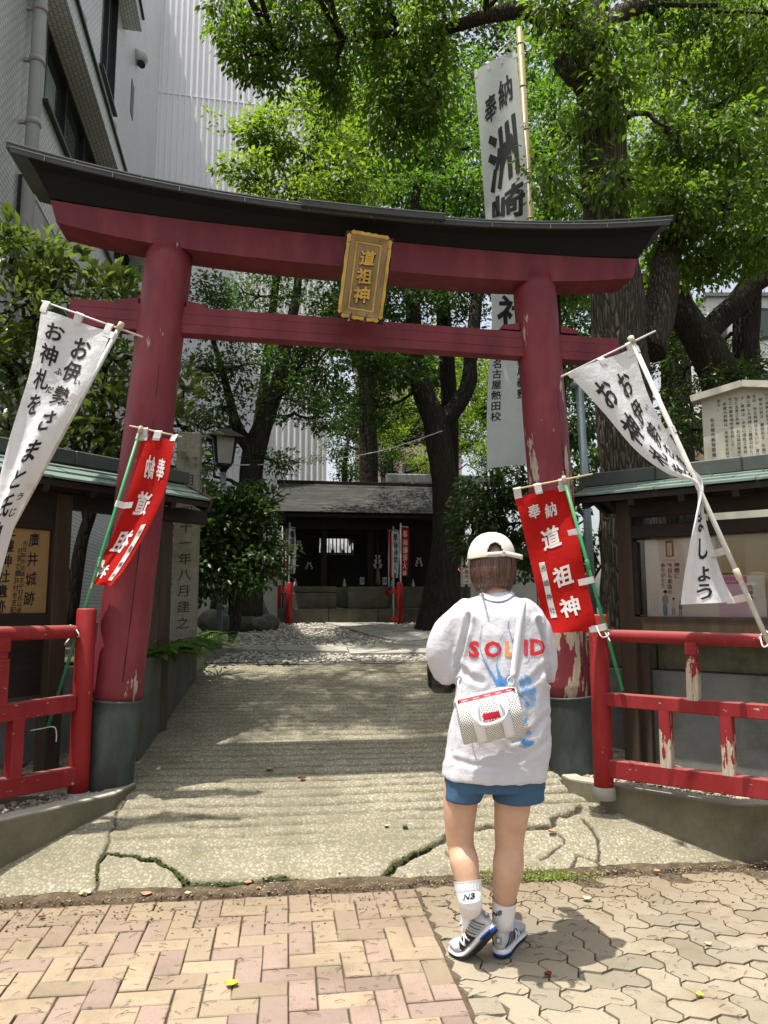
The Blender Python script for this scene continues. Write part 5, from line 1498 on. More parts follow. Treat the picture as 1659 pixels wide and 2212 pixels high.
m, nt, b = _nodes('window_glass'); b.inputs['Base Color'].default_value = (.045, .055, .05, 1); b.inputs['Roughness'].default_value = .06; b.inputs['Specular IOR Level'].default_value = .6; M_WGL = m
M_BLIND = mat('pale_blind', (.33, .35, .33), (.27, .29, .275), 2, .6)
def ribbon_window(x0, x1, z0, z1, nseg, name='window'):
    o = MB(); t = .05
    o.box(((x0 + x1) / 2, .06, z0 + t / 2), (x1 - x0, .14, t)); o.box(((x0 + x1) / 2, .06, z1 - t / 2), (x1 - x0, .14, t))
    o.box((x0 + t / 2, .06, (z0 + z1) / 2), (t, .14, z1 - z0 - 2 * t)); o.box((x1 - t / 2, .06, (z0 + z1) / 2), (t, .14, z1 - z0 - 2 * t))
    w = o.build(name, M_WFRAME, tb)
    for k in range(nseg):
        a_, b_ = x0 + (x1 - x0) * k / nseg, x0 + (x1 - x0) * (k + 1) / nseg
        o = MB(); o.box(((a_ + b_) / 2, .10, (z0 + z1) / 2), (b_ - a_ - .02, .01, z1 - z0 - .1)); o.build('pane', M_WGL, w)
        if k: o = MB(); o.box((a_, .07, (z0 + z1) / 2), (.05, .10, z1 - z0 - .1)); o.build('mullion', M_WFRAME, w)
        if k % 2 == 0: o = MB(); o.box(((a_ + b_) / 2 - .1, .094, z0 + (z1 - z0) * .42), ((b_ - a_) * .55, .004, (z1 - z0) * .62)); o.build('blind', M_BLIND, w)
    o = MB(); o.box(((x0 + x1) / 2, -.02, z0 - .03), (x1 - x0 + .1, .12, .05)); o.build('sill', M_WFRAME, w)
ribbon_window(x_w0, x_w1, zs, zl, 7); ribbon_window(x_u0, x_u1, zu, zu + 2.6, 2)
led = PPL(258, 373, BP0, dB)
def solve_out(px, py, z):
    lo, hi = 0, 3
    for _ in range(40):
        mid = (lo + hi) / 2
        if BL(px, py, mid).z > z: lo = mid
        else: hi = mid
    return lo
ol = min(max((solve_out(142, 0, zl) + solve_out(258, 373, zl)) / 2, .35), 1.4)
o = MB(); o.box(((x_w0 - 1.5 + X1 - .6) / 2 - 1.0, -ol / 2 - .001, zl + .20), ((X1 - .6) - (x_w0 - 1.5) - 2.0, ol, .38)); box_uv(o, 'ledge', M_TILE, tb)
o = MB(); o.box(((x_w0 - 1.5 + X1 - .6) / 2 - 1.0, -ol - .02, zl + .41), ((X1 - .6) - (x_w0 - 1.5) - 2.0, .06, .05)); o.build('ledge_flashing', M_WFRAME, tb)
le2 = BL(865 / 3, 165 / 3).x
o = MB(); o.box(((x_u0 - 1 + x_u1 + .8) / 2, -ol / 2, zu + 2.75), (x_u1 - x_u0 + 1.8, ol, .30)); box_uv(o, 'ledge', M_TILE, tb)
o = MB(); o.box(((x_u0 - 1 + x_u1 + .8) / 2, -ol - .02, zu + 2.92), (x_u1 - x_u0 + 1.8, .06, .05)); o.build('ledge_flashing', M_WFRAME, tb)
xs_ = BL(860 / 3, 540 / 3); xe = BL(852 / 3, 760 / 3)
o = MB(); o.box((xs_.x, -.004, (xs_.z + xe.z) / 2), (.35, .02, abs(xs_.z - xe.z))); o.build('slit_window', M_WFRAME, tb)
M_VENT = mat('white_vent', (.62, .63, .62), None, 8, .4)
for px, py in ((166, 38), (235, 270), (302, 124)):
    c = BL(px, py, .12 if px != 302 else .08)
    s = .19; o = MB(); mh = Matrix.Rotation(R(90), 3, 'X')
    o.lathe([(s, 0), (s, .10), (s * .92, .19), (s * .6, .26), (s * .02, .28)], (c.x, 0, c.z), 18, Matrix.Rotation(R(90), 3, 'X')); v = o.build('vent_hood', M_VENT, tb)
    o = MB(); o.prism([(c.x + s * .8 * math.cos(t), -.02 - .20 * (math.sin(t) * .5 + .5), c.z - s * .86 - .01) for t in np.linspace(0, 6.283, 13)[:-1]], (0, 0, -.015)); o.build('vent_mouth', M_LBLACK, v)
pa_, pb_ = BL(101, 0, .16), BL(40, 540, .16); px_ = (pa_.x + pb_.x) / 2
M_PIPE = mat('grey_drainpipe', (.44, .44, .42), (.38, .38, .365), 3, .45)
o = MB(); o.tube([(px_, -.16, .5), (px_, -.16, 8), (px_, -.16, zu + 4.1)], .085, 18); pip = o.build('drainpipe', M_PIPE, tb)
for zz_ in (BL(62, 245, .16).z, BL(85, 145, .16).z, BL(30, 640, .16).z, BL(95, 45, .16).z):
    o = MB(); o.tube([(px_, -.16, zz_ - .04), (px_, -.16, zz_ + .04)], .098, 18); o.box((px_, -.07, zz_), (.04, .18, .04)); o.build('pipe_bracket', M_PIPE, pip)
# lower window and sign behind the gate's left arm
lw = BL(60, 495)
o = MB(); o.box((lw.x + .6, -.02, lw.z), (2.2, .06, 1.0)); w = o.build('window', M_WFRAME, tb)
o = MB(); o.box((lw.x + .6, -.055, lw.z), (2.05, .01, .86)); o.build('pane', M_WGL, w)

# --- tall building of white ribbed metal
dC = Vector((1, .2, 0)).normalized()
cb = empty('ribbed_building', BP0, math.atan2(dC.y, dC.x), 'tall windowless building clad in pale ribbed metal sheets behind the trees', 'building')
invC = cb.matrix_world.inverted()
xe_ = (invC @ PPL(703, 960, BP0, dC)).x
M_CORR = mat('pale_metal_cladding', (.86, .85, .855), (.81, .80, .805), 1.2, .45, spec=.4, stretch=(1, 1, .2))
o = MB(); o.box((xe_ / 2, 2.0, 12), (xe_, 4.0, 24)); o.build('wall', M_CORR, cb)
me = None
nr = 30
mb = MB(); mb.prism([(-.035, 0, 0), (-.02, -.03, 0), (.02, -.03, 0), (.035, 0, 0)], (0, 0, 24)); rib = mb.data('rib', M_CORR)
for k in range(nr):
    r_ = add('rib', rib, cb); r_.location = (.09 + (xe_ - .12) * k / (nr - 1), .002, 0)
zj = (invC @ PPL(333, 198, BP0, dC)).z
o = MB(); o.box((xe_ / 2, -.012, zj), (xe_, .02, .03)); o.build('sheet_joint', M_CORR, cb)
o = MB(); o.box((xe_ - .02, -.02, 12), (.10, .07, 24)); o.build('corner_trim', M_CORR, cb)
# ------------------------------------------------------------------ small shrine at the end of the path
SO = PY(770, 1340, 14.0); SO.z = 1.0
SA = R(9)
shrine = empty('small_shrine', SO, SA, 'small dark wooden shrine with plank roof and stone base beyond the path', 'shrine')
invS = wm(shrine).inverted()
dS = Vector((math.cos(SA), math.sin(SA), 0)); nS = Vector((-dS.y, dS.x, 0))
def SL(px, py, y=0.0): return invS @ PPL(px, py, SO + nS * y, dS)
M_ROOFP = mat('weathered_roof_plank', (0.032, 0.030, 0.028), (0.016, 0.015, 0.014), 6, 0.75, 0.4, 30, 0.006, (1, 4, 4), island=.3, dirt=(0.14, 0.13, 0.11), dscale=2.2, dfac=0.4)  # planks darkened in colour for the deep shade on the shrine roof
M_SHD = mat('dark_shrine_wood', (0.020, 0.015, 0.011), (0.010, 0.008, 0.006), 5, 0.8)  # near-black wood for the shrine's frame and panels
M_SBASE = mat('base_stone', (0.13, 0.12, 0.085), (0.08, 0.075, 0.052), 8, 0.9, 0.6, 40, 0.01, dirt=(0.05, 0.055, 0.03), dscale=3, dfac=0.8)  # stone darkened in colour for the deep shade round the shrine
xl, xr_ = SL(612, 1300, 0).x, SL(1012, 1300, 0).x
def blocks(parent, name, x0, x1, y0, y1, z0, z1, n, m, bev=.012, jit=.02):
    xs_ = np.linspace(x0, x1, n + 1)
    for i in range(n):
        a_ = xs_[i] + (random.uniform(-jit, jit) * 2 if 0 < i else 0); b_ = xs_[i + 1]
        o = MB(); j = random.uniform(-jit, jit) * .4
        o.box(((xs_[i] + xs_[i + 1]) / 2, (y0 + y1) / 2 + j, (z0 + z1) / 2), (xs_[i + 1] - xs_[i] - .008, y1 - y0, z1 - z0 - .004), bev=bev); o.build(name, m, parent)
blocks(shrine, 'base_stone', xl - .1, xr_, -.42, .2, 0, .27, 4, M_SBASE)
blocks(shrine, 'base_stone', xl, SL(726, 1300).x, -.18, 1.9, .27, .56, 1, M_SBASE)
blocks(shrine, 'base_stone', xl, SL(726, 1300).x, -.10, 1.9, .56, .68, 1, M_SBASE)
blocks(shrine, 'base_stone', SL(748, 1300).x, xr_, -.18, 1.9, .27, .68, 3, M_SBASE)
o = MB(); o.box(((xl + xr_) / 2, .8, .48), (xr_ - xl - .1, 1.7, .36)); o.build('base_core', M_SBASE, shrine)
x0, x1 = SL(606, 1043, .9).x - .02, SL(985, 1043, .9).x
zr = SL(606, 1044, .9).z; ze = SL(600, 1106, -.55).z; ye, yr = -.60, .9
rows = 10
for r in range(rows):
    t0 = r / rows; t1 = (r + 1.15) / rows
    def zq(t): return ze + (zr - ze) * (t ** 1.12)
    ya, yb_ = ye + (yr - ye) * t0, ye + (yr - ye) * min(t1, 1.02)
    cuts = [x0 - .12 + .12 * t0] + sorted(random.uniform(x0 + .5, x1 - .4) for _ in range(2)) + [x1 + .05]
    for a_, b_ in zip(cuts[:-1], cuts[1:]):
        if b_ - a_ < .05: continue
        o = MB(); o.bar((a_ + .002, (ya + yb_) / 2, (zq(t0) + zq(min(t1, 1.02))) / 2 + .012), (b_ - .002, (ya + yb_) / 2, (zq(t0) + zq(min(t1, 1.02))) / 2 + .012), math.hypot(yb_ - ya, zq(min(t1, 1.02)) - zq(t0)), .016,
                        up=Vector((0, -(zq(min(t1, 1)) - zq(t0)), (yb_ - ya))).normalized()); o.build('roof_plank', M_ROOFP, shrine)
o = MB(); o.box(((x0 + x1) / 2, yr + .03, zr + .03), (x1 - x0 + .1, .16, .07), bev=.006); o.build('ridge_board', M_SHD, shrine)
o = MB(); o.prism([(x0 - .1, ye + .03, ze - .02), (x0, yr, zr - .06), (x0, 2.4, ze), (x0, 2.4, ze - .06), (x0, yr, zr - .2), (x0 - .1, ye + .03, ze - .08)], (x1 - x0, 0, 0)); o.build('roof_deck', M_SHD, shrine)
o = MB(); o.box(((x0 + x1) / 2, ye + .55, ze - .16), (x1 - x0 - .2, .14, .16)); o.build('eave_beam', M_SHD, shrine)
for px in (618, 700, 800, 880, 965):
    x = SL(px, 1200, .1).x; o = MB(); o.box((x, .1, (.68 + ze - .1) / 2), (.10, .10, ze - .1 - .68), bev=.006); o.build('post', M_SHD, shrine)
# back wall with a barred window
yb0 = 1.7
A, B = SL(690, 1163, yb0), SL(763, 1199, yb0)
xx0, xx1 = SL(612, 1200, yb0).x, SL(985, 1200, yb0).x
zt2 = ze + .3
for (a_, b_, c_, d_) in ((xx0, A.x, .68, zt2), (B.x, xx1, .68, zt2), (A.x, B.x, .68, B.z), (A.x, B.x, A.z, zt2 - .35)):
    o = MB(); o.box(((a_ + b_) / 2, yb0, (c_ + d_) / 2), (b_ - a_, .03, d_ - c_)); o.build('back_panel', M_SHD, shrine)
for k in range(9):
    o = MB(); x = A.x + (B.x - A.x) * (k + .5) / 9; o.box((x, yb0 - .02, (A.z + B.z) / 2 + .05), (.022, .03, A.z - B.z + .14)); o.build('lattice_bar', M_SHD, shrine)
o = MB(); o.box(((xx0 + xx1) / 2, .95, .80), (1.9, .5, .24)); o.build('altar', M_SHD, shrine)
M_WHITEP = mat('white_paper_tag', (.62, .60, .52), None, 6, .7)
for px, t in ((782, '子'), (831, '卯')):
    p = SL(px, 1255, .30); o = MB(); o.box((p.x, .30, p.z), (.085, .012, .14), bev=.002)
    o_ = o.build('zodiac_tag', M_WHITEP, None); o_.matrix_world = wm(shrine); tag(o_, 'small white tag reading ' + ('子 (rat)' if t == '子' else '卯 (hare)') + ' on the shrine step', 'tag', 'zodiac tags at the shrine')
    write([(t, p.x, p.z, .085)], lambda x, z: Vector((x, .292, z)), 'lettering', M_INK, o_, bold=.02)
M_CERAM = mat('white_ceramic', (.62, .62, .60), None, 6, .3)
for px, lab in ((638, 'far left'), (744, 'middle'), (847, 'right of the middle'), (892, 'far right')):
    p = SL(px, 1268, .25); o = MB(); o.lathe([(.035, 0), (.036, .03), (.022, .09), (.012, .13), (.012, .15)], (p.x, .25, .68), 12)
    o_ = o.build('sake_bottle', M_CERAM, None); o_.matrix_world = wm(shrine); tag(o_, 'small white ceramic bottle on the shrine step, ' + lab + ' of the four', 'bottle', 'offering bottles on the shrine step')
M_STRAW = mat('broom_straw', (.24, .20, .09), None, 30, .9, .5, 60)
p = SL(816, 1250, .6); br = empty('broom', wm(shrine) @ Vector((p.x, .6, .72)), SA, 'straw broom leaning upright inside the shrine', 'broom')
o = MB(); o.tube([(0, 0, .3), (0, .1, 1.3)], .014, 8); o.build('handle', M_OLDWOOD, br)
o = MB(); o.tube([(0, 0, 0), (0, .005, .12), (0, .01, .34)], [(.10, .05), (.085, .04), (.02, .02)], 14); o.build('bristles', M_STRAW, br)
for px, py, s in ((816, 1213, .30), (646, 1178, .22), (668, 1222, .16), (905, 1214, .2)):
    p = SL(px, py, .9); o = MB()
    for k in range(3):
        for sd in (-1, 1):
            o.box((p.x + sd * (.02 + .018 * k), .9, p.z + s * (.3 - .3 * k)), (s * .16, .003, s * .30), Matrix.Rotation(sd * .35, 3, 'Y'))
    o.build('paper_streamer', M_WHITEP, shrine)
# --- pale boundary wall behind the shrine
M_PLASTER = mat('pale_plaster', (.58, .55, .46), (.48, .46, .38), 2, .85)
M_RTILE = mat('grey_roof_tile', (.20, .21, .215), (.13, .135, .14), 12, .5)
bw = empty('boundary_wall', PY(760, 1330, 18.0), SA, 'pale plaster boundary wall with a grey tiled cap behind the shrine', 'wall')
o = MB(); o.box((0, 0, .2), (11, .2, 2.6)); o.build('wall', M_PLASTER, bw)
o = MB(); o.prism([(-5.6, -.25, 1.5), (-5.6, 0, 1.68), (-5.6, .25, 1.5)], (11.2, 0, 0)); cap_ = o.build('tile_cap', M_RTILE, bw)
for k in range(44):
    if k == 0: tme = MB().tube([(0, -.25, 1.525), (0, 0, 1.71)], .045, 8).data('tile', M_RTILE)
    t_o = add('tile', tme, bw); t_o.location = (-5.5 + k * .25, 0, 0)
# --- grey stone torii further back
st = empty('stone_torii', PY(965, 1330, 19.5), R(7), 'grey stone torii far back behind the shrine, half hidden by leaves', 'torii gate')
M_GSTONE = mat('grey_stone', (.36, .36, .33), (.26, .26, .24), 8, .85, .3, 40)
stz = PY(965, 1037, 19.5).z - st.location.z; stz2 = PY(965, 1085, 19.5).z - st.location.z
o = MB(); o.box((0, 0, stz), (3.2, .30, .24), bev=.02); o.build('top_beam', M_GSTONE, st)
o = MB(); o.box((0, 0, stz2), (2.7, .2, .2), bev=.02); o.build('tie_beam', M_GSTONE, st)
for s in (-1, 1): o = MB(); o.tube([(s * 1.0, 0, -1), (s * .92, 0, stz - .1)], .15, 16); o.build('pillar', M_GSTONE, st)

# --- red stands and little banners before the shrine
M_STAND = mat('red_stand', (.36, .012, .012), (.28, .010, .010), 6, .45)
def stand(px_f, pyt, pyb, px_b, pytb, pybb, lab):
    f = PY(px_f, pyb, 13.3); f.z = 1.0; b = PY(px_b, pybb, 14.1); b.z = 1.0
    r_ = empty('banner_stand', f, 0, lab, 'banner stand', 'red stands for the small banners')
    H = PY(px_f, pyt, 13.3).z - 1.0; d = b - f
    o = MB(); o.tube([(0, 0, -.05), (0, 0, H - .02), (0, 0, H)], [.055, .055, .045], 16); o.build('post', M_STAND, r_)
    Hb = PY(px_b, pytb, 14.1).z - 1.0
    o = MB(); o.tube([(d.x, d.y, -.05), (d.x, d.y, Hb - .02), (d.x, d.y, Hb)], [.055, .055, .045], 16); o.build('post', M_STAND, r_)
    for t in (.80, .12): o = MB(); o.bar((0, 0, H * t), (d.x, d.y, Hb * t), .05, .06); o.build('rail', M_STAND, r_)
    return f, d
fl = stand(624, 1258, 1342, 605, 1264, 1327, 'red flag stand left of the shrine steps, holding a white banner in front')
fr_ = stand(864, 1258, 1340, 825, 1265, 1338, 'red flag stand right of the shrine steps, holding a red banner in front')
M_PALEPOLE = mat('pale_pole', (.50, .55, .52), None, 6, .5)
def little(px, pyt, Y, pxc0, pxc1, pyc0, pyc1, m, text, ink, lab, wav=.02):
    b = PY(px, 1330, Y); b.z = 1.03; tp = PY(px, pyt, Y)
    r_ = empty('small_banner', b, 0, lab, 'banner', 'small banners before the shrine'); H = tp.z - b.z
    o = MB(); o.tube([(0, 0, 0), (0, 0, H)], .016, 8); o.build('pole', M_PALEPOLE, r_)
    a0, a1 = PY(pxc0, pyc0, Y), PY(pxc1, pyc0, Y)
    o = MB(); o.tube([Vector((0, 0, PY(px, pyc0 - 3, Y).z - b.z)), PY(max(pxc1, px + 8) if pxc1 > px else pxc0, pyc0 - 1, Y) - b], .008, 6); o.build('crossbar', M_PALEPOLE, r_)
    c = Cloth([PY(pxc0 + (pxc0 - px) * 0, py, Y) for py in np.linspace(pyc0, pyc1, 5)], [PY(pxc1 + 2 * math.sin(i), py, Y) for i, py in enumerate(np.linspace(pyc0 + 1, pyc1 + 1, 5))], lambda u, v: wav * math.sin(u * 7 + v * 5))
    co = c.build('cloth', m, r_, 10, 24)
    w = a1.x - a0.x; h = a0.z - PY(pxc0, pyc1, Y).z
    if text: write([(q, w * .5, -h * (.14 + .80 * i / (len(text) - 1)), (w * .62, h * .15)) for i, q in enumerate(text)], place_on(c, w, h, True), 'lettering', ink, co, bold=.02, local=False)
little(623, 1128, 13.4, 624, 638, 1141, 1238, M_WCLOTH, '奉納秋葉大神', M_INK, 'small white banner with black writing on the left stand, nearest the path', .06)
little(616, 1134, 13.7, 615, 622, 1140, 1240, M_RCLOTH, None, None, 'small red banner half hidden behind a white one on the left stand')
little(608, 1137, 14.0, 608, 615, 1142, 1236, M_WCLOTH, None, None, 'small white banner at the back of the left stand')
little(866, 1130, 13.4, 867, 882, 1140, 1243, M_RCLOTH, '奉納稲荷大神', M_PRINTW, 'small red banner with white mirrored writing on the right stand')
little(850, 1137, 13.7, 846, 861, 1147, 1247, M_WCLOTH, '奉納秋葉大神', M_INK, 'small white banner with black writing on the right stand')
little(840, 1140, 14.0, 838, 846, 1148, 1246, M_RCLOTH, None, None, 'narrow red banner at the back of the right stand')
# direction sign beyond the right trunk
dsn = PY(1008, 1262, 12.0); ds_ = empty('direction_sign', dsn, R(5), 'white upright sign with a red arrow seen left of the person\'s hair', 'sign')
hs = PY(1008, 1218, 12.0).z - dsn.z
o = MB(); o.box((0, 0, hs / 2), (.13, .015, hs), bev=.003); pn_ = o.build('panel', M_WHITEP, ds_)
o = MB(); o.box((0, .03, -.15), (.04, .04, .6)); o.build('post', M_OLDWOOD, ds_)
write(column('社務所', 0, hs - .06, .07, .075) , lambda x, z: Vector((x, -.0095, z)), 'lettering', M_INK, pn_, bold=.01)
write([('→', 0, .05, .09)], lambda x, z: Vector((x, -.0095, z)), 'arrow', M_REDINK, pn_, bold=.01)
# boulders and trough left of the shrine
M_ROCK = mat('boulder', (.13, .125, .10), (.06, .06, .05), 6, .9, .7, 30, .02, dirt=(.04, .05, .02), dscale=3, dfac=.7)
for i, (px, py, Y, s, lab) in enumerate(((505, 1330, 11.5, .30, 'low rounded'), (540, 1318, 12.2, .34, 'tall pointed'), (575, 1335, 11.9, .20, 'pale squarish'), (465, 1338, 11.0, .26, 'flat mossy'), (560, 1345, 11.2, .14, 'smallest'))):
    p = PY(px, py, Y); bm = bmesh.new(); bmesh.ops.create_icosphere(bm, subdivisions=3, radius=s)
    for v in bm.verts:
        v.co *= 1 + .35 * mnoise.noise(v.co * (2.2 / s * .3) + Vector((i * 7, 0, 0))) + .10 * mnoise.noise(v.co * 9)
        v.co.z *= (1.35 if 'tall' in lab else .75)
    me = bpy.data.meshes.new('boulder'); bm.to_mesh(me); bm.free(); me.materials.append(M_ROCK); me.polygons.foreach_set('use_smooth', np.ones(len(me.polygons), bool))
    o = add('boulder', me, None, label=lab + ' dark garden boulder left of the shrine flags', cat='rock', group='garden boulders by the shrine'); o.location = (p.x, p.y, 1.0 + s * .3)
# sagging wire from trunk to trunk
wp_ = [PY(420, 1002, 9.4), PY(560, 1004, 9.5), PY(700, 994, 10.2), PY(830, 972, 10.9), PY(955, 931, 11.7)]
o = MB(); pq_, rq_ = smooth_path(wp_, [.008] * 5, 8); o.tube(pq_, rq_, 6); o.build('twisted_wire', M_STRING, None, label='thin white twisted wire strung between two tree trunks', cat='wire')
# ------------------------------------------------------------------ trees, shrubs, plants
def mat_bark(name, c1, c2, sc=9, zs=.35, dist=.03, st=.9):
    m, nt, b = _nodes(name)
    v = coords(nt, (1, 1, zs))
    w = tex(nt, v, 2.5, 3, .6); vv = mixc(nt, .10, v, w.outputs['Color'])
    vo = tex(nt, vv, sc, kind='v', feature='DISTANCE_TO_EDGE'); n = tex(nt, v, 26, 5, .7)
    c = ramp(nt, n.outputs['Fac'], [(.3, c1), (.72, c2)]).outputs[0]
    crack = ramp(nt, vo.outputs['Distance'], [(0.0, 0.5), (.13, 0.0)]).outputs[0]
    c = mixc(nt, crack, c, tuple(x * .28 for x in c2))
    mo_ = tex(nt, coords(nt), 1.2, 5, .6); c = mixc(nt, ramp(nt, mo_.outputs['Fac'], [(.5, 0), (.7, .5)]).outputs[0], c, (.055, .062, .022))
    nt.links.new(c, b.inputs['Base Color']); b.inputs['Roughness'].default_value = .95; b.inputs['Specular IOR Level'].default_value = .1
    h = math_(nt, 'ADD', ramp(nt, vo.outputs['Distance'], [(0, 0.0), (.22, 1.0)]).outputs[0], math_(nt, 'MULTIPLY', n.outputs['Fac'], .5))
    bump(nt, b, h, st, dist); MATS[name] = m; return m
M_BARK = mat_bark('camphor_bark', (.12, .10, .075), (.05, .042, .033), 34, .16, .03)
M_BARK2 = mat_bark('dark_bark', (.055, .046, .036), (.024, .020, .017), 38, .16, .02, .8)
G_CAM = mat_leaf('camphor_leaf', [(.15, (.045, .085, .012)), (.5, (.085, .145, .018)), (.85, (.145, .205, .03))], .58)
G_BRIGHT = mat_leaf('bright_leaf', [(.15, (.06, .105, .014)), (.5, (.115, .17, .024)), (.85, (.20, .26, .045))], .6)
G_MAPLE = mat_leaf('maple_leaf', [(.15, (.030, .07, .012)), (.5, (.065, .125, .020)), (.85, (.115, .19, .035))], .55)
G_SHADE = mat_leaf('shaded_maple_leaf', [(.15, (.018, .045, .010)), (.5, (.036, .078, .014)), (.85, (.07, .125, .024))], .4)  # maple leaves darkened to carry the shade of the taller trees
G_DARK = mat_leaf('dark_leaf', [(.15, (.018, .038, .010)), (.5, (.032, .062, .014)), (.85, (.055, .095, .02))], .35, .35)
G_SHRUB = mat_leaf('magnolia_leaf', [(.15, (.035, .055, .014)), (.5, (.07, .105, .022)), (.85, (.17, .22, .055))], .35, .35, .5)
def grow(name, label, trunk, blobs, lm, bark, cat='tree', group=None, big=False, crown_name='crown', twigs=True, **kw):
    """trunk: list of limbs [(points, radii)]; blobs: (centre, radii, clusters)"""
    base = Vector(trunk[0][0][0]); r_ = empty(name, base, 0, label, cat, group); inv_ = Matrix.Translation(-base)
    mb = MB()
    for i, (pts, rad) in enumerate(trunk):
        pp, rr_ = smooth_path(pts, rad, 5); rough_tube(mb, pp, rr_, 18 if max(rad) > .12 else 9, .05 if max(rad) > .1 else .03, i * 3 + 1)
    if twigs and blobs:
        ends = [Vector(p) for pts, rad in trunk for p in pts[1:]]
        for c, r3, n in blobs:
            c = Vector(c); e = min(ends, key=lambda q: (q - c).length)
            if (e - c).length < 4.5:
                pp = limb_pts(e, c, 6, .0, .10, int(abs(c.x * 100)) % 97); mb.tube(pp, [.035 - .004 * k for k in range(7)], 6)
            for k in range(4):
                q = c + Vector((random.uniform(-1, 1) * r3[0], random.uniform(-1, 1) * r3[1], random.uniform(-1, 1) * r3[2])) * .8
                mb.tube(limb_pts(c, q, 4, 0, .1, k), [.016, .013, .010, .008, .005], 5)
    me = mb.data('trunk', bark); me.transform(inv_); me.polygons.foreach_set('use_smooth', np.ones(len(me.polygons), bool)); add('trunk', me, r_)
    if blobs:
        P, A, Nn, L, Wd_ = sprays(blobs, **kw)
        me = leaf_mesh(crown_name, P - np.array(base), A, Nn, L, Wd_, lm, big); add(crown_name, me, r_)
    return r_
def B(px, py, Y, rx, ry, rz, n): return (tuple(PY(px, py, Y)), (rx, ry, rz), n)
def LB(px, py, Y, r): return (PY(px, py, Y), r)
def limb(*a): return ([q[0] for q in a], [q[1] for q in a])

# --- the big camphor just inside the gate, right
Yc = 7.2
trunk = limb(LB(1372, 1400, Yc, .36), LB(1368, 1180, Yc, .31), LB(1360, 1040, Yc, .29), LB(1345, 850, Yc, .275), LB(1332, 640, Yc, .26), LB(1308, 460, Yc, .235), LB(1300, 290, Yc, .235), LB(1285, 170, Yc, .21), LB(1262, 70, Yc, .16))
l1 = limb(LB(1272, 120, Yc, .15), LB(1232, 48, Yc, .13), LB(1180, 42, Yc + .1, .105), LB(1130, 22, Yc + .2, .09), LB(1050, 36, Yc + .4, .075), LB(960, 62, Yc + .6, .06), LB(860, 70, Yc + .8, .045), LB(740, 90, Yc + 1.0, .03), LB(600, 110, Yc + 1.2, .015))
l2 = limb(LB(1280, 100, Yc, .14), LB(1330, 38, Yc, .10), LB(1400, 8, Yc + .2, .075), LB(1500, -30, Yc + .5, .05), LB(1620, -40, Yc + .7, .03))
l3 = limb(LB(1290, 200, Yc - .05, .16), LB(1240, 160, Yc - .15, .11), LB(1205, 125, Yc - .2, .075))
l4 = limb(LB(1275, 90, Yc, .16), LB(1290, -40, Yc + .2, .13), LB(1310, -260, Yc + .6, .09), LB(1290, -500, Yc + 1, .05))
l5 = limb(LB(1345, 262, Yc, .05), LB(1365, 247, Yc - .1, .028), LB(1398, 246, Yc - .15, .024), LB(1418, 264, Yc - .15, .018), LB(1442, 274, Yc - .1, .010))
l6 = limb(LB(1395, 760, Yc + .2, .20), LB(1430, 640, Yc + .3, .17), LB(1440, 560, Yc + .4, .14), LB(1470, 500, Yc + .6, .10), LB(1560, 470, Yc + .9, .07), LB(1680, 420, Yc + 1.2, .04))
cb_ = [B(520, 50, 8.3, .35, .5, .42, 26), B(545, 120, 8.2, .25, .35, .30, 15), B(590, 175, 8.3, .16, .3, .18, 7), B(640, 60, 8.4, .5, .6, .5, 34), B(640, -60, 8.6, .9, .8, .4, 40), B(760, 95, 8.2, .55, .6, .40, 34), B(720, 190, 8.6, .4, .4, .22, 14),
       B(850, 30, 8.0, .6, .6, .4, 34), B(870, 160, 8.0, .40, .5, .35, 26), B(860, 265, 7.9, .28, .35, .35, 16), B(920, 110, 7.8, .38, .5, .4, 26), B(935, 235, 7.9, .24, .4, .34, 14), B(960, -10, 7.6, .30, .5, .25, 14),
       B(1090, -40, 7.4, .3, .3, .14, 7), B(1210, 20, 6.9, .35, .3, .2, 12), B(1300, 90, 6.8, .40, .25, .28, 20), B(1320, 200, 6.75, .22, .2, .28, 10), B(1345, 385, 6.7, .24, .2, .16, 8),
       B(1195, 385, 6.6, .20, .22, .15, 6), B(1235, 300, 7.0, .25, .25, .35, 10), B(1420, 40, 7.6, .5, .5, .35, 28), B(1540, 60, 7.8, .6, .6, .45, 36), B(1630, 150, 7.6, .4, .5, .5, 24), B(1560, 220, 7.9, .45, .5, .3, 20), B(1480, 330, 7.6, .45, .5, .35, 26), B(1600, 330, 7.4, .5, .5, .40, 30),
       B(1560, 440, 7.3, .6, .5, .30, 30), B(1460, 440, 7.2, .35, .4, .22, 16), B(1640, 520, 7.3, .45, .5, .35, 26), B(1530, 560, 7.8, .45, .5, .22, 20), B(1430, 520, 7.6, .25, .3, .16, 8), B(1660, 30, 7.0, .5, .5, .5, 24),
       B(700, -180, 8.4, .8, 1.0, .5, 36), B(600, -260, 9.2, 1.3, 1.2, .7, 50), B(1500, -200, 8.2, 1.2, 1.3, .7, 60), B(1500, -600, 9.5, 2.0, 1.8, 1.0, 60), ((-3.0, 4.8, 9.2), (.8, .4, .4), 60), ((-1.6, 4.9, 9.3), (.9, .4, .4), 84), ((-.4, 4.9, 9.6), (.8, .4, .4), 80), ((-2.6, 5.6, 9.3), (.9, .5, .4), 84), ((-1.2, 5.7, 9.5), (.8, .5, .4), 84), ((.2, 5.7, 9.8), (.8, .5, .4), 70), ((1.4, 5.6, 9.8), (.9, .6, .4), 40), ((-2.0, 6.6, 9.0), (.6, .4, .3), 22)]  # crown parts over the gate, out of view, added to shade the driveway
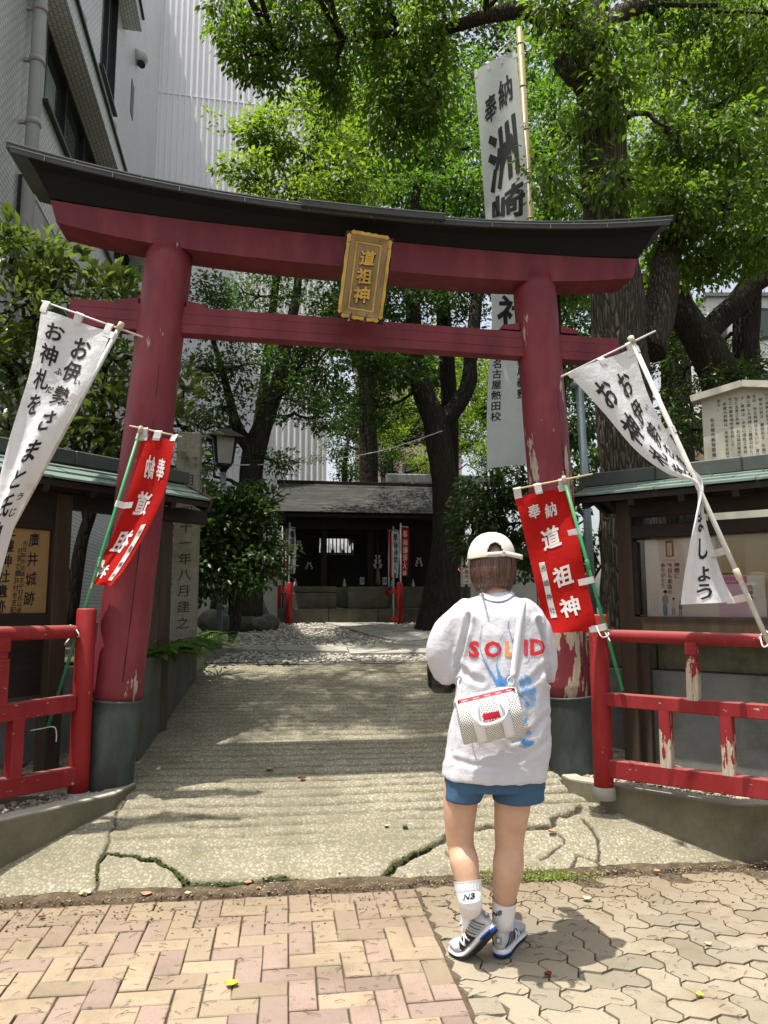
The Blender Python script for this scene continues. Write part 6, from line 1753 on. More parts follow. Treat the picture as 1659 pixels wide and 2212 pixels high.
grow('camphor_tree', 'big camphor tree with thick fissured trunk behind the right gate pillar, drooping leaves overhead', [trunk, l1, l2, l3, l4, l5, l6], cb_, G_CAM, M_BARK, leaves=52, spread=.24, flat=.8, size=(.065, .10), aspect=.42, droop=.75, up=.9, big=True)

# --- second dark tree at the right edge
Yd = 9.3
t2 = limb(LB(1590, 1250, Yd, .30), LB(1575, 1000, Yd, .28), LB(1562, 840, Yd, .26), LB(1535, 770, Yd, .23), LB(1490, 700, Yd, .20), LB(1462, 640, Yd, .15), LB(1450, 560, Yd, .12), LB(1440, 440, Yd + .4, .07))
t2b = limb(LB(1510, 735, Yd, .16), LB(1545, 700, Yd, .15), LB(1590, 655, Yd, .15), LB(1625, 615, Yd, .14), LB(1680, 590, Yd, .10))
t2c = limb(LB(1612, 1250, Yd + .5, .2), LB(1612, 900, Yd + .5, .18), LB(1612, 700, Yd + .5, .17), LB(1625, 560, Yd + .5, .13), LB(1600, 400, Yd + .8, .07))
grow('spreading_tree', 'dark-trunked forking tree at the right edge behind the cream sign', [t2, t2b, t2c],
     [B(1470, 610, 9.2, .35, .6, .25, 18), B(1640, 520, 9.6, .9, .8, .5, 46), B(1480, 800, 10.5, .5, .6, .55, 34), B(1600, 770, 11, .35, .5, .35, 14), B(1450, 930, 10.5, .45, .5, .5, 26), B(1500, 480, 9.8, .9, .8, .5, 40), B(1420, 720, 10.8, .35, .5, .5, 20), B(1660, 900, 10, .3, .5, .4, 18), B(1600, 820, 9.0, .4, .3, .12, 14)],
     G_DARK, M_BARK2, leaves=46, spread=.26, flat=.55, size=(.06, .09), aspect=.45, droop=.3)

# --- forked tree beside the shrine
Yf = 12.0
t3 = limb(LB(940, 1400, Yf, .46), LB(948, 1335, Yf, .36), LB(958, 1250, Yf, .28), LB(965, 1150, Yf, .24), LB(962, 1050, Yf, .225), LB(948, 960, Yf, .21), LB(938, 905, Yf, .19), LB(912, 840, Yf, .17), LB(898, 770, Yf, .15), LB(892, 660, Yf, .13), LB(888, 560, Yf + .3, .10), LB(900, 400, Yf + .8, .06))
t3b = limb(LB(945, 920, Yf, .17), LB(985, 880, Yf, .145), LB(1012, 830, Yf, .13), LB(1015, 790, Yf, .115), LB(1020, 740, Yf, .13), LB(1030, 650, Yf + .2, .10), LB(1050, 500, Yf + .6, .06))
t3c = limb(LB(905, 800, Yf, .09), LB(860, 740, Yf - .3, .06), LB(800, 700, Yf - .6, .04), LB(720, 690, Yf - .8, .02))
t3d = limb(LB(960, 700, Yf + .8, .07), LB(955, 620, Yf + .8, .07), LB(950, 500, Yf + 1, .05))
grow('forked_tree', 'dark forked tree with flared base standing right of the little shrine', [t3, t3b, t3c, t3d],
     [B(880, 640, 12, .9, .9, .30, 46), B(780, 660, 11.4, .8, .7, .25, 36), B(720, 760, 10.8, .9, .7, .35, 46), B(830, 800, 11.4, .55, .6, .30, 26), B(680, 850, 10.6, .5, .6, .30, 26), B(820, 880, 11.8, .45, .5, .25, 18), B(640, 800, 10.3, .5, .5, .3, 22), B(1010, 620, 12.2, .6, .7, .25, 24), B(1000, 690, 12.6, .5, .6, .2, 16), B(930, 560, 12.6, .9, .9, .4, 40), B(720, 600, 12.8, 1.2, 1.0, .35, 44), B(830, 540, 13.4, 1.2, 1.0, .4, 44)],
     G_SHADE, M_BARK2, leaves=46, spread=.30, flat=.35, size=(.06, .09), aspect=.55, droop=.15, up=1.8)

# --- dark maple at the left, trunk behind the lamp
Ym = 9.6
t4 = limb(LB(530, 1330, Ym, .22), LB(537, 1200, Ym, .19), LB(540, 1060, Ym, .165), LB(548, 980, Ym, .15), LB(575, 900, Ym, .125), LB(603, 820, Ym, .10), LB(618, 740, Ym, .085), LB(640, 640, Ym + .2, .06), LB(650, 520, Ym + .4, .04))
t4b = limb(LB(545, 975, Ym, .11), LB(515, 930, Ym, .085), LB(500, 880, Ym, .06), LB(480, 800, Ym, .045), LB(455, 720, Ym, .03))
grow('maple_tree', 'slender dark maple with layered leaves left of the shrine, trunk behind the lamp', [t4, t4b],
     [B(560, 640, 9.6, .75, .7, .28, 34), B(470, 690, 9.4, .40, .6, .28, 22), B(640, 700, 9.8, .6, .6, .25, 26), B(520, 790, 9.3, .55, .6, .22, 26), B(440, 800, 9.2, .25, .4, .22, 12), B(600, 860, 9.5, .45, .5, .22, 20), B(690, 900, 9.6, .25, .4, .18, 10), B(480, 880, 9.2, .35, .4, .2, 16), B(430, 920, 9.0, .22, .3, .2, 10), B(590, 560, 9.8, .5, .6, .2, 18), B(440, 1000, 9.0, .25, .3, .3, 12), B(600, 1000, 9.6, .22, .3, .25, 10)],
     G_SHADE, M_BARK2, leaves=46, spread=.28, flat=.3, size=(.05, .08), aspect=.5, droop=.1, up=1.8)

# --- bright trees behind
def far_tree(label, px, Y, r, blobs, lm, **kw):
    b = PY(px, 1300, Y); b.z = .9; top = PY(blobs[0][0], blobs[0][1], Y)
    tr = ([b, b.lerp(top, .4) + Vector((.1, 0, 0)), b.lerp(top, .8) - Vector((.1, 0, 0)), top], [r, r * .8, r * .6, r * .3])
    return grow('broadleaf_tree', label, [tr], [B(*q) for q in blobs], lm, M_BARK2, group='trees behind the gate', **kw)
kw1 = dict(leaves=44, spread=.34, flat=.5, size=(.085, .13), aspect=.45, droop=.3, up=1.4)
far_tree('sunlit yellow-green tree rising above the gate roof left of centre', 455, 11.5, .10,
    [(660, 330, 11.5, .9, .9, .45, 52), (580, 300, 11.2, .45, .6, .28, 22), (560, 390, 11, .5, .6, .22, 20), (740, 400, 11, .7, .7, .3, 34), (640, 430, 10.8, .6, .6, .2, 22), (760, 320, 11.8, .6, .7, .35, 28), (700, 250, 12.2, .5, .6, .3, 18)], G_BRIGHT, **kw1)
far_tree('fresh green maple filling the middle above the gate roof', 960, 13.5, .2,
    [(960, 330, 13.5, 1.2, 1.1, .6, 66), (880, 420, 13, .9, .9, .4, 44), (1010, 430, 13, .7, .8, .4, 36), (900, 250, 13.8, .9, .9, .5, 40), (1000, 200, 14.2, .8, .9, .5, 34), (820, 200, 14.5, 1.1, .9, .5, 40), (1100, 300, 14, .6, .8, .7, 34)], G_MAPLE, **kw1)
far_tree('bright green tree between the tall banner and the camphor trunk', 1190, 12.0, .15,
    [(1200, 250, 12, .6, .9, .8, 46), (1190, 120, 12.5, .7, .9, .5, 34), (1210, 420, 11.8, .5, .8, .5, 34), (1180, 520, 12, .4, .6, .35, 20), (1215, 620, 12, .45, .5, .3, 18), (1230, 780, 12, .35, .5, .4, 18)], G_MAPLE, **kw1)
far_tree('yellow-green tree catching sun at the upper right', 1480, 13.0, .2,
    [(1440, 160, 13, .9, 1.0, .6, 56), (1560, 140, 13, 1.0, 1.0, .7, 56), (1420, 300, 13, .8, .9, .6, 46), (1560, 330, 13.5, 1.1, 1.0, .6, 54), (1420, 430, 13, .7, .8, .4, 34), (1640, 250, 13, .7, .9, .7, 36), (1500, 40, 13.5, 1.4, 1.1, .6, 56)], G_BRIGHT, **kw1)
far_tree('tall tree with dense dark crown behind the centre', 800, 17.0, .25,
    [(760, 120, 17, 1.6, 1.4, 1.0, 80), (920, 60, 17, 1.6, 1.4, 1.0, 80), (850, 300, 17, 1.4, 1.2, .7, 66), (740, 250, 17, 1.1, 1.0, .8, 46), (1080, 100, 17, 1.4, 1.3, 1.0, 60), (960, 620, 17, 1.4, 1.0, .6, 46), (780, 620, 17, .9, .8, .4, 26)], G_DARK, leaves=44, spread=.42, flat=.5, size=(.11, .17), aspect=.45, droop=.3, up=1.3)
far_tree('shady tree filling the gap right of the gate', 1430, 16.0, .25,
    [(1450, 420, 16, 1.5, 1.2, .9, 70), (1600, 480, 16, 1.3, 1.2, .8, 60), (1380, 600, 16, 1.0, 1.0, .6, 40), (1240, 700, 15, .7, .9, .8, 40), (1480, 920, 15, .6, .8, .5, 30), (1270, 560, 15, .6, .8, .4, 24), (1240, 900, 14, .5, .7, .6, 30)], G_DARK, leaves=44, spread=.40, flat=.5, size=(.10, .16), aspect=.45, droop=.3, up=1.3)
far_tree('low bright tree over the shrine roof, left', 760, 20.0, .15,
    [(750, 960, 20, .8, .9, .5, 46), (800, 900, 20.5, .7, .8, .5, 40), (730, 880, 21, .5, .7, .7, 36), (830, 1000, 19.8, .5, .7, .35, 30), (760, 1020, 19.6, .6, .6, .25, 26)], G_DARK, leaves=50, spread=.3, flat=.6, size=(.06, .10), aspect=.5, droop=.1, up=1.3)
far_tree('bright sunlit conifer-green tree over the shrine roof', 860, 21.5, .15,
    [(850, 960, 21, .6, .7, .7, 44), (890, 880, 22, .6, .7, .6, 36), (1010, 930, 21, .55, .7, .7, 44), (1080, 1000, 20.5, .6, .7, .4, 36), (965, 965, 20.5, .5, .6, .5, 34), (1045, 985, 20, .5, .6, .4, 30), (1110, 950, 20, .5, .6, .5, 30), (985, 880, 21, .6, .7, .5, 36), (1030, 820, 22, .9, .9, .7, 50), (920, 1000, 20.5, .5, .6, .3, 28), (1130, 900, 21, .6, .7, .6, 30)], G_BRIGHT, leaves=50, spread=.3, flat=.6, size=(.06, .10), aspect=.5, droop=.1, up=1.3)

far_tree('broad tree closing the view behind the gate, left half', 690, 25.0, .3,
    [(620, 420, 25, 1.8, 1.2, 1.2, 60), (760, 480, 25, 2.0, 1.4, 1.3, 70), (900, 420, 25, 2.0, 1.4, 1.3, 70), (720, 700, 24, 1.2, 1.2, 1.2, 46), (840, 760, 24, 1.3, 1.2, 1.0, 50), (800, 900, 24, 1.2, 1.0, .8, 46), (960, 800, 24, 1.4, 1.2, 1.1, 56), (900, 920, 24, 1.4, 1.0, .7, 46), (1080, 860, 24, 1.3, 1.2, 1.2, 56)], G_MAPLE, leaves=46, spread=.6, flat=.5, size=(.16, .24), aspect=.5, droop=.3, up=1.2)
far_tree('broad tree closing the view behind the gate, right half', 1250, 25.0, .3,
    [(1050, 480, 25, 2.0, 1.4, 1.3, 70), (1200, 560, 25, 2.0, 1.4, 1.3, 70), (1350, 420, 25, 2.2, 1.4, 1.4, 76), (1500, 350, 25, 2.2, 1.4, 1.4, 76), (1640, 430, 25, 1.8, 1.4, 1.2, 60), (1240, 780, 24, 1.2, 1.2, 1.2, 46), (1250, 960, 24, 1.0, 1.0, 1.0, 36), (1400, 680, 24, 1.4, 1.2, 1.1, 50), (1150, 300, 26, 2.2, 1.4, 1.4, 70), (1000, 250, 26, 2.2, 1.4, 1.4, 70), (1300, 150, 26, 2.4, 1.4, 1.5, 76), (1500, 60, 26, 2.4, 1.4, 1.5, 76), (1640, 200, 26, 1.8, 1.4, 1.4, 56)], G_MAPLE, leaves=46, spread=.6, flat=.5, size=(.16, .24), aspect=.5, droop=.3, up=1.2)
# --- glossy shrub at the left over the calligraphy board
Ys = 6.1
s1 = limb(LB(150, 1350, 6.0, .06), LB(175, 1180, 6.0, .05), LB(200, 1090, 6.0, .045), LB(215, 950, 6.1, .035), LB(230, 760, 6.2, .02))
s2 = limb(LB(190, 1120, 6.0, .045), LB(150, 900, 6.0, .035), LB(90, 720, 6.0, .03), LB(30, 590, 6.0, .02))
s3 = limb(LB(150, 1300, 6.0, .05), LB(90, 1000, 6.1, .04), LB(20, 800, 6.1, .03), LB(-60, 640, 6.1, .02))
grow('magnolia_shrub', 'large glossy-leaved shrub behind the left calligraphy board, against the tiled building', [s1, s2, s3],
     [B(25, 545, 5.9, .18, .3, .14, 11), B(90, 560, 6.0, .20, .3, .16, 12), B(130, 620, 6.0, .2, .3, .2, 14), B(230, 625, 6.0, .22, .3, .12, 13), B(270, 640, 6.1, .12, .2, .1, 6), B(40, 660, 5.9, .3, .4, .25, 22), B(-20, 760, 5.9, .3, .4, .3, 18), B(60, 800, 6.0, .3, .4, .3, 20), B(240, 780, 6.0, .22, .35, .3, 20), B(180, 720, 6.1, .25, .3, .2, 16), B(245, 900, 5.9, .22, .35, .3, 20), B(180, 950, 5.9, .25, .35, .25, 18), B(110, 950, 6.1, .3, .35, .3, 18), B(20, 930, 6.1, .3, .35, .3, 18), B(250, 990, 5.9, .15, .25, .2, 10), B(390, 920, 6.2, .12, .2, .15, 7), B(400, 840, 6.4, .12, .2, .18, 7), B(410, 1010, 6.2, .10, .2, .15, 6)],
     G_SHRUB, M_BARK2, cat='shrub', leaves=20, spread=.17, flat=.8, size=(.075, .12), aspect=.42, droop=-.25, up=1.0, big=True, crown_name='foliage')
def bush(label, px, py, Y, blobs, lm, name='bush', **kw):
    b = PY(px, py, Y); b.z = .95
    tr = [([b, b + Vector((random.uniform(-.1, .1), 0, .3)), b + Vector((random.uniform(-.3, .3), 0, .8))], [.03, .025, .012]) for _ in range(3)]
    return grow(name, label, tr, [B(*q) for q in blobs], lm, M_BARK2, cat='shrub', crown_name='foliage', **kw)
kb = dict(leaves=40, spread=.16, flat=.6, size=(.05, .085), aspect=.5, droop=.1, up=1.2)
bush('dense round dark green bush below the lamp, left of the shrine', 500, 1300, 7.9,
     [(500, 1110, 7.8, .38, .3, .30, 44), (450, 1180, 7.7, .24, .3, .30, 30), (540, 1200, 7.8, .30, .3, .34, 40), (480, 1240, 7.7, .35, .3, .22, 34), (570, 1090, 8.1, .22, .25, .22, 18), (445, 1085, 7.8, .16, .25, .20, 16), (560, 1150, 7.9, .18, .25, .26, 16)], G_DARK, big=True, **kb)
bush('leafy evergreen bush between the forked tree and the right pillar', 1080, 1290, 9.2,
     [(1080, 1060, 9.2, .40, .4, .22, 30), (1030, 1110, 9.0, .30, .4, .25, 26), (1110, 1130, 9.0, .4, .4, .3, 34), (1150, 1060, 9.2, .3, .4, .3, 24), (1060, 1180, 8.9, .3, .4, .2, 22), (1150, 1200, 9, .3, .4, .3, 22), (1010, 1190, 9.2, .15, .3, .15, 9), (1000, 1060, 9.6, .2, .3, .15, 10)], G_DARK, big=True, **kb)
bush('low shrub in the shade behind the right poster case', 1250, 1290, 7.6,
     [(1240, 1150, 7.6, .22, .3, .4, 24), (1240, 1260, 7.6, .2, .3, .3, 16), (1225, 1050, 8, .2, .3, .3, 16)], G_DARK, big=True, **kb)
# --- strap-leaved plants in the planter
M_HOSTA = mat_leaf('strap_leaf', [(.15, (.035, .075, .015)), (.5, (.06, .12, .025)), (.85, (.12, .20, .05))], .35, .35, .5)
def strap_plant(label, p, n, L, wd, group, fine=False, name='strap_leaved_plant'):
    r_ = empty(name, p, 0, label, 'plant', group)
    if fine: mbs = MB()
    for k in range(n):
        a_ = random.uniform(0, 6.283); l = L * random.uniform(.65, 1.15); w = wd * random.uniform(.8, 1.2); el = random.uniform(.55, 1.25)
        ax = Vector((math.cos(a_), math.sin(a_), 0)); sd = Vector((-ax.y, ax.x, 0)); mb = mbs if fine else MB()
        V = []; ns = 6
        for i in range(ns + 1):
            t = i / ns; ang = el - t * t * 1.5; 
            c = ax * (l * (t * math.cos(el) + .25 * t * t)) + Vector((0, 0, l * (t * math.sin(el) - .62 * t * t)))
            ww = w * math.sin(math.pi * (.06 + .94 * t)) ** .7 if i < ns else .001
            V += [c - sd * ww / 2 + Vector((0, 0, ww * .15)), c, c + sd * ww / 2 + Vector((0, 0, ww * .15))]
        F = []
        for i in range(ns): F += [(i * 3, i * 3 + 1, i * 3 + 4, i * 3 + 3), (i * 3 + 1, i * 3 + 2, i * 3 + 5, i * 3 + 4)]
        mb._add(V, F, True)
        if not fine: mb.build('leaf', M_HOSTA, r_)
    if fine: mbs.build('blades', M_HOSTA, r_, kind='stuff')
for px, py, Y, n, L, w, lab in ((338, 1400, 5.3, 20, .40, .06, 'nearest the gate pillar'), (372, 1395, 5.6, 24, .44, .065, 'with a large pale drooping leaf'), (402, 1385, 5.95, 22, .42, .06, 'in front of the stone pillar'), (432, 1378, 6.5, 20, .38, .055, 'right of the stone pillar'), (350, 1370, 6.0, 18, .46, .055, 'behind the nearest plant'), (415, 1380, 6.9, 18, .42, .055, 'farthest along the planter')):
    p = PY(px, py, Y); p.z = .95; strap_plant('broad strap-leaved plant in the left planter, ' + lab, p, n, L, w, 'strap-leaved plants in the planter')
for px, py, Y, lab in ((335, 1330, 6.3, 'left of the stone pillar'), (455, 1345, 7.0, 'right of the stone pillar'), (390, 1320, 6.7, 'just behind the stone pillar')):
    p = PY(px, py, Y); p.z = .95; strap_plant('tuft of thin arching grass ' + lab, p, 60, .42, .010, 'grass tufts in the planter', True, 'grass_tuft')
# --- fallen leaves
M_LB = mat('dry_leaf_tan', (.42, .24, .14), (.30, .16, .09), 20, .7); M_LR = mat('dry_leaf_red', (.16, .018, .015), (.10, .012, .01), 20, .6); M_LY = mat('yellow_leaf', (.48, .50, .04), (.38, .40, .03), 20, .6); M_LC = mat('cream_leaf', (.55, .47, .30), None, 20, .7)
def fallen(px, py, m, s, lab):
    p = ong(px, py); bm = MB(); a_ = random.uniform(0, 6.28)
    ax = Vector((math.cos(a_), math.sin(a_) * 1, 0)); sd = Vector((-ax.y, ax.x, 0)); V = []
    for t, w in ((0, .04), (.25, .34), (.55, .40), (.8, .24), (1, .02)):
        for q in (-1, 0, 1): V.append(ax * s * (t - .5) + sd * s * w * q + Vector((0, 0, .004 + s * .22 * (abs(q) * .8 + (t - .5) ** 2 * 1.6))))
    bm._add(V, [(i * 3 + j, i * 3 + j + 1, i * 3 + j + 4, i * 3 + j + 3) for i in range(4) for j in range(2)], True)
    o = bm.build('fallen_leaf', m, None, label=lab, cat='leaf', group='fallen leaves on the ground'); o.location = p + Vector((0, 0, .004))
for a_ in ((652, 1685, M_LR, .05, 'dark red curled leaf on the ribbed driveway'), (582, 1666, M_LB, .055, 'tan dry leaf left of the dark red one on the driveway'), (500, 2133, M_LY, .05, 'bright yellow leaf on the brick pavement'), (835, 1788, M_LC, .03, 'cream pebble-like leaf in mid driveway'), (875, 1790, mat('green_leaf', (.07, .11, .03), None, 9, .6), .04, 'green leaf lying in mid driveway'),
           (535, 1912, M_LB, .045, 'pinkish dry leaf at the mossy edge'), (558, 1925, M_LB, .035, 'small pale leaf below the mossy edge'), (316, 1938, M_LB, .055, 'tan dry leaf on the gutter dirt, left'), (405, 1935, M_LC, .035, 'cream curled leaf on the gutter dirt'), (183, 1938, M_LC, .07, 'ragged cream leaf where the left crack meets the gutter'),
           (1192, 1800, M_LB, .05, 'orange-tan leaf by the right crack'), (1268, 1947, M_LC, .045, 'pale yellow leaf on the wavy pavers'), (1184, 2111, M_LR, .035, 'red leaf scrap on the wavy pavers'), (1512, 2155, M_LY, .03, 'small yellow-green leaf on the wavy pavers, far right'), (1420, 1887, M_LB, .04, 'reddish leaf at the foot of the right ramp'), (1063, 1962, M_LR, .04, 'red leaf just behind the heels'), (980, 1710, M_LC, .02, 'tiny cream leaf near the shorts'), (90, 1986, M_LR, .03, 'dark red leaf on the bricks, far left'), (1530, 2045, M_LC, .03, 'pale leaf on the wavy pavers, right')):
    fallen(*a_)
tw = MB(); 
for _ in range(330):
    px, py = random.uniform(0, 1659), 1935 + 260 * random.random() ** 1.5; p = ong(px, py); a_ = random.uniform(-.9, .9) + .3; l = random.uniform(.008, .026)
    v = Vector((math.cos(a_), math.sin(a_), 0)) * l; tw.tube([p - v + Vector((0, 0, .003)), p + Vector((0, 0, .006)), p + v + Vector((0, 0, .003))], .0009, 4, caps=False)
tw.build('twig_litter', M_JOINT, None, kind='stuff')
# --- buildings far beyond the trees, seen in the gaps
def far_block(label, px0, px1, pyt, Y, depth, wallm, rows_, cols_, roofc):
    a0, a1 = PY(px0, 1200, Y), PY(px1, 1200, Y); H = PY(px0, pyt, Y).z; w = a1.x - a0.x
    r_ = empty('far_building', (a0.x, Y, .5), 0, label, 'building', 'far buildings beyond the trees')
    o = MB(); o.box((w / 2, depth / 2, (H - .5) / 2), (w, depth, H - .5)); o.build('wall', wallm, r_)
    o = MB(); o.box((w / 2, depth / 2, H - .45), (w + .4, depth + .4, .2)); o.build('roof', roofc, r_)
    for i in range(rows_):
        for j in range(cols_):
            x = w * (j + .5) / cols_; z = (H - .5) * (i + .55) / rows_
            o = MB(); o.box((x, -.03, z), (w / cols_ * .55, .08, (H - .5) / rows_ * .5)); f = o.build('window', M_WFRAME, r_)
            o = MB(); o.box((x, -.08, z), (w / cols_ * .48, .02, (H - .5) / rows_ * .42)); o.build('pane', M_WGL, f)
M_PKW = mat('pinkish_wall', (.42, .30, .29), (.38, .28, .27), 2, .8); M_ORW = mat('orange_beige_wall', (.55, .36, .24), (.50, .33, .22), 2, .8); M_WHW = mat('pale_wall', (.62, .62, .60), None, 2, .8)
far_block('pinkish apartment block glimpsed under the crossbeam', 765, 1000, 750, 42, 8, M_PKW, 5, 5, M_RTILE)
far_block('orange-beige house with a pale roof between flag and cream sign', 1480, 1580, 905, 24, 6, M_ORW, 1, 2, M_WHW)
far_block('pale building at the far right behind the dark trunks', 1560, 1800, 640, 40, 8, M_WHW, 5, 5, M_RTILE)
# ------------------------------------------------------------------ the person walking towards the gate
def remeshed(mb, voxel, it=4, fac=.5):
    o = bpy.data.objects.new('body_build', mb.data('body_build')); col.objects.link(o)
    md = o.modifiers.new('Remesh', 'REMESH'); md.mode = 'VOXEL'; md.voxel_size = voxel
    sm = o.modifiers.new('Smooth', 'SMOOTH'); sm.factor = fac; sm.iterations = it
    bpy.context.view_layer.update(); dg = bpy.context.evaluated_depsgraph_get()
    me = bpy.data.meshes.new_from_object(o.evaluated_get(dg)); bpy.data.objects.remove(o)
    me.polygons.foreach_set('use_smooth', np.ones(len(me.polygons), bool)); return me
def rtube(mb, pts, rad, n=20, sub=4):
    "closed tube with rounded ends through smooth points; rad items may be (across, along)"
    if isinstance(rad[0], tuple):
        pp, ra = smooth_path(pts, [r[0] for r in rad], sub); _, rb_ = smooth_path(pts, [r[1] for r in rad], sub); rr_ = list(zip(ra, rb_))
    else: pp, rr_ = smooth_path(pts, rad, sub)
    def sc(r, k): return (r[0] * k, r[1] * k) if isinstance(r, tuple) else r * k
    def mx(r): return max(r) if isinstance(r, tuple) else r
    d0 = (pp[0] - pp[1]).normalized(); d1 = (pp[-1] - pp[-2]).normalized(); a, b = mx(rr_[0]), mx(rr_[-1])
    P = [pp[0] + d0 * a * .9, pp[0] + d0 * a * .6] + pp + [pp[-1] + d1 * b * .6, pp[-1] + d1 * b * .9]
    Rr = [sc(rr_[0], .45), sc(rr_[0], .8)] + rr_ + [sc(rr_[-1], .8), sc(rr_[-1], .45)]
    mb.tube(P, Rr, n)
def rings(mb, rows, n=44, p=2.4):
    "rows: (centre, half width along x, half depth along y) from top to bottom -> closed loft"
    V = []; F = []
    for c, a, b in rows:
        for k in range(n):
            t = 2 * math.pi * k / n; ct, st_ = math.cos(t), math.sin(t)
            V.append(Vector(c) + Vector((a * math.copysign(abs(ct) ** (2 / p), ct), b * math.copysign(abs(st_) ** (2 / p), st_), 0)))
    for i in range(len(rows) - 1):
        for k in range(n):
            x = i * n + k; y = i * n + (k + 1) % n; F.append((x, y, y + n, x + n))
    F.append(tuple(range(n - 1, -1, -1))); F.append(tuple(range((len(rows) - 1) * n, len(rows) * n)))
    mb._add(V, F, True)
YP_ = 3.0
def Q(px, py, dy=0.0): return PY(px, py, YP_ + dy)
pb_ = ong(1062, 2062)
person = empty('person', (pb_.x, pb_.y, 0), 0, 'person seen from behind in white printed T-shirt, blue shorts and cream cap, mid-step', 'person')
PINV = Matrix.Translation(-Vector(person.location))
def padd(name, me, m, parent=None, **k):
    me.materials.clear(); me.materials.append(m); me.transform(PINV); return add(name, me, parent or person, **k)
def pbuild(mb, name, m, parent=None, **k):
    me = mb.data(name, m); me.transform(PINV); return add(name, me, parent or person, **k)

m, nt, b = _nodes('skin')
n_ = tex(nt, coords(nt), 11, 6, .7); c_ = ramp(nt, n_.outputs['Fac'], [(.3, (.58, .38, .26)), (.7, (.49, .285, .19))]).outputs[0]
nt.links.new(c_, b.inputs['Base Color']); b.inputs['Roughness'].default_value = .5; b.inputs['Specular IOR Level'].default_value = .3
b.inputs['Subsurface Weight'].default_value = .12; b.inputs['Subsurface Radius'].default_value = (.02, .008, .004); b.inputs['Subsurface Scale'].default_value = .3
M_SKIN = m
M_TEE = mat_cloth('white_tee', (.58, .58, .615), .06, wr=.5, c2=(.545, .545, .585))
M_SHORT = mat_cloth('blue_shorts', (.055, .115, .20), .0, wr=.3, c2=(.045, .095, .17))
M_CAPC = mat_cloth('cream_cap', (.62, .585, .50), .0, wr=.12)
M_SOCK = mat_cloth('white_sock', (.78, .78, .80), .05, wr=.1)

# body: one continuous mesh with legs, trunk, arms with hands, neck and a head with a face
SS = 1.08
hp_ = ong(1078, 2074); YAW_R, YAW_L, PIT_L = R(24), R(-44), R(48)
MW_R = Matrix.Translation((hp_.x, hp_.y, .002)) @ Matrix.Rotation(-YAW_R, 4, 'Z') @ Matrix.Scale(SS, 4)
ball = Vector((.338, 3.03, .003)); dd_ = Vector((math.sin(YAW_L), math.cos(YAW_L), 0))
MW_L = Matrix.Translation(ball - dd_ * .165 * SS) @ Matrix.Rotation(-YAW_L, 4, 'Z') @ Matrix.Scale(SS, 4) @ (Matrix.Translation((0, .165, 0)) @ Matrix.Rotation(-PIT_L, 4, 'X') @ Matrix.Translation((0, -.165, 0)))
ANK_L, ANK_R = MW_L @ Vector((0, .052, .110)), MW_R @ Vector((0, .055, .110))
TOE_L, TOE_R = MW_L @ Vector((0, .10, .060)), MW_R @ Vector((0, .10, .055))
bd = MB()
rtube(bd, [Q(1012, 1620), Q(1000, 1690), Q(994, 1745), Q(993, 1800, .01), Q(996, 1830, .012), Q(1003, 1862, -.02), Q(1009, 1898, -.04), Q(1017, 1950, -.06), ANK_L, TOE_L],
      [.085, .074, .066, .0555, .0515, .0565, .047, .036, .034, .034])
rtube(bd, [Q(1112, 1620), Q(1110, 1690), Q(1106, 1745), Q(1101, 1800, .01), Q(1100, 1830, .012), Q(1098, 1868, -.005), Q(1093, 1910), Q(1089, 1950, .03), Q(1086, 1985, .05), ANK_R, TOE_R],
      [.086, .078, .070, .059, .0545, .0605, .051, .041, .036, .034, .034])
rtube(bd, [Q(1062, 1640), Q(1064, 1560), Q(1068, 1470), Q(1070, 1390), Q(1072, 1330, .02)], [(.10, .13), (.08, .115), (.075, .12), (.072, .13), (.062, .10)])
NK, HD = Q(1073, 1282, .02), Q(1064, 1222, .045)
rtube(bd, [Q(1072, 1330, .02), NK, Q(1068, 1250, .035)], [.060, .050, .048])
rtube(bd, [Q(1066, 1252, .05), HD, HD + Vector((0, .0, .05))], [.062, .078, .066])
rtube(bd, [HD + Vector((0, .06, -.02)), HD + Vector((0, .075, -.055)), HD + Vector((0, .085, -.085))], [.058, .05, .034])          # face and chin
fc_ = HD + Vector((0, .118, -.03))
rtube(bd, [fc_ + Vector((0, -.01, .025)), fc_ + Vector((0, .012, -.008))], [.008, .012]); rtube(bd, [fc_ + Vector((-.018, -.008, -.042)), fc_ + Vector((.018, -.008, -.042))], [.007, .007])
for s in (-1, 1):
    rtube(bd, [HD + Vector((s * .074, .012, .012)), HD + Vector((s * .082, .005, -.012)), HD + Vector((s * .072, .014, -.036))], [(.006, .012), (.007, .016), (.006, .009)])
    rtube(bd, [fc_ + Vector((s * .03, -.016, .026)), fc_ + Vector((s * .034, -.016, .026))], [.011, .010])
def arm(sh, el, wr, hand_dir, curl, up):
    rtube(bd, [sh, sh.lerp(el, .5), el], [.046, .042, .036]); rtube(bd, [el, el.lerp(wr, .4), wr], [.036, .033, .023])
    hd = hand_dir.normalized(); sd = hd.cross(up).normalized(); pn = sd.cross(hd)
    pal = wr + hd * .045; rtube(bd, [wr, wr + hd * .03, wr + hd * .08], [(.022, .016), (.034, .014), (.036, .013)])
    for k, (off, L) in enumerate(((-.030, .062), (-.010, .072), (.011, .068), (.029, .052))):
        a = wr + hd * .082 + sd * off; ang = 0; pts = [a]; d = hd.copy()
        for s_ in (.42, .32, .26):
            d = (d * math.cos(curl) - pn * math.sin(curl)).normalized(); pts.append(pts[-1] + d * L * s_)
        rtube(bd, pts, [.0092, .0088, .0082, .0072], 12, 2)
    t0 = wr + hd * .025 - sd * .026; rtube(bd, [t0, t0 - sd * .025 + hd * .022 - pn * .012, t0 - sd * .022 + hd * .048 - pn * .03], [.012, .0105, .0085], 12, 2)
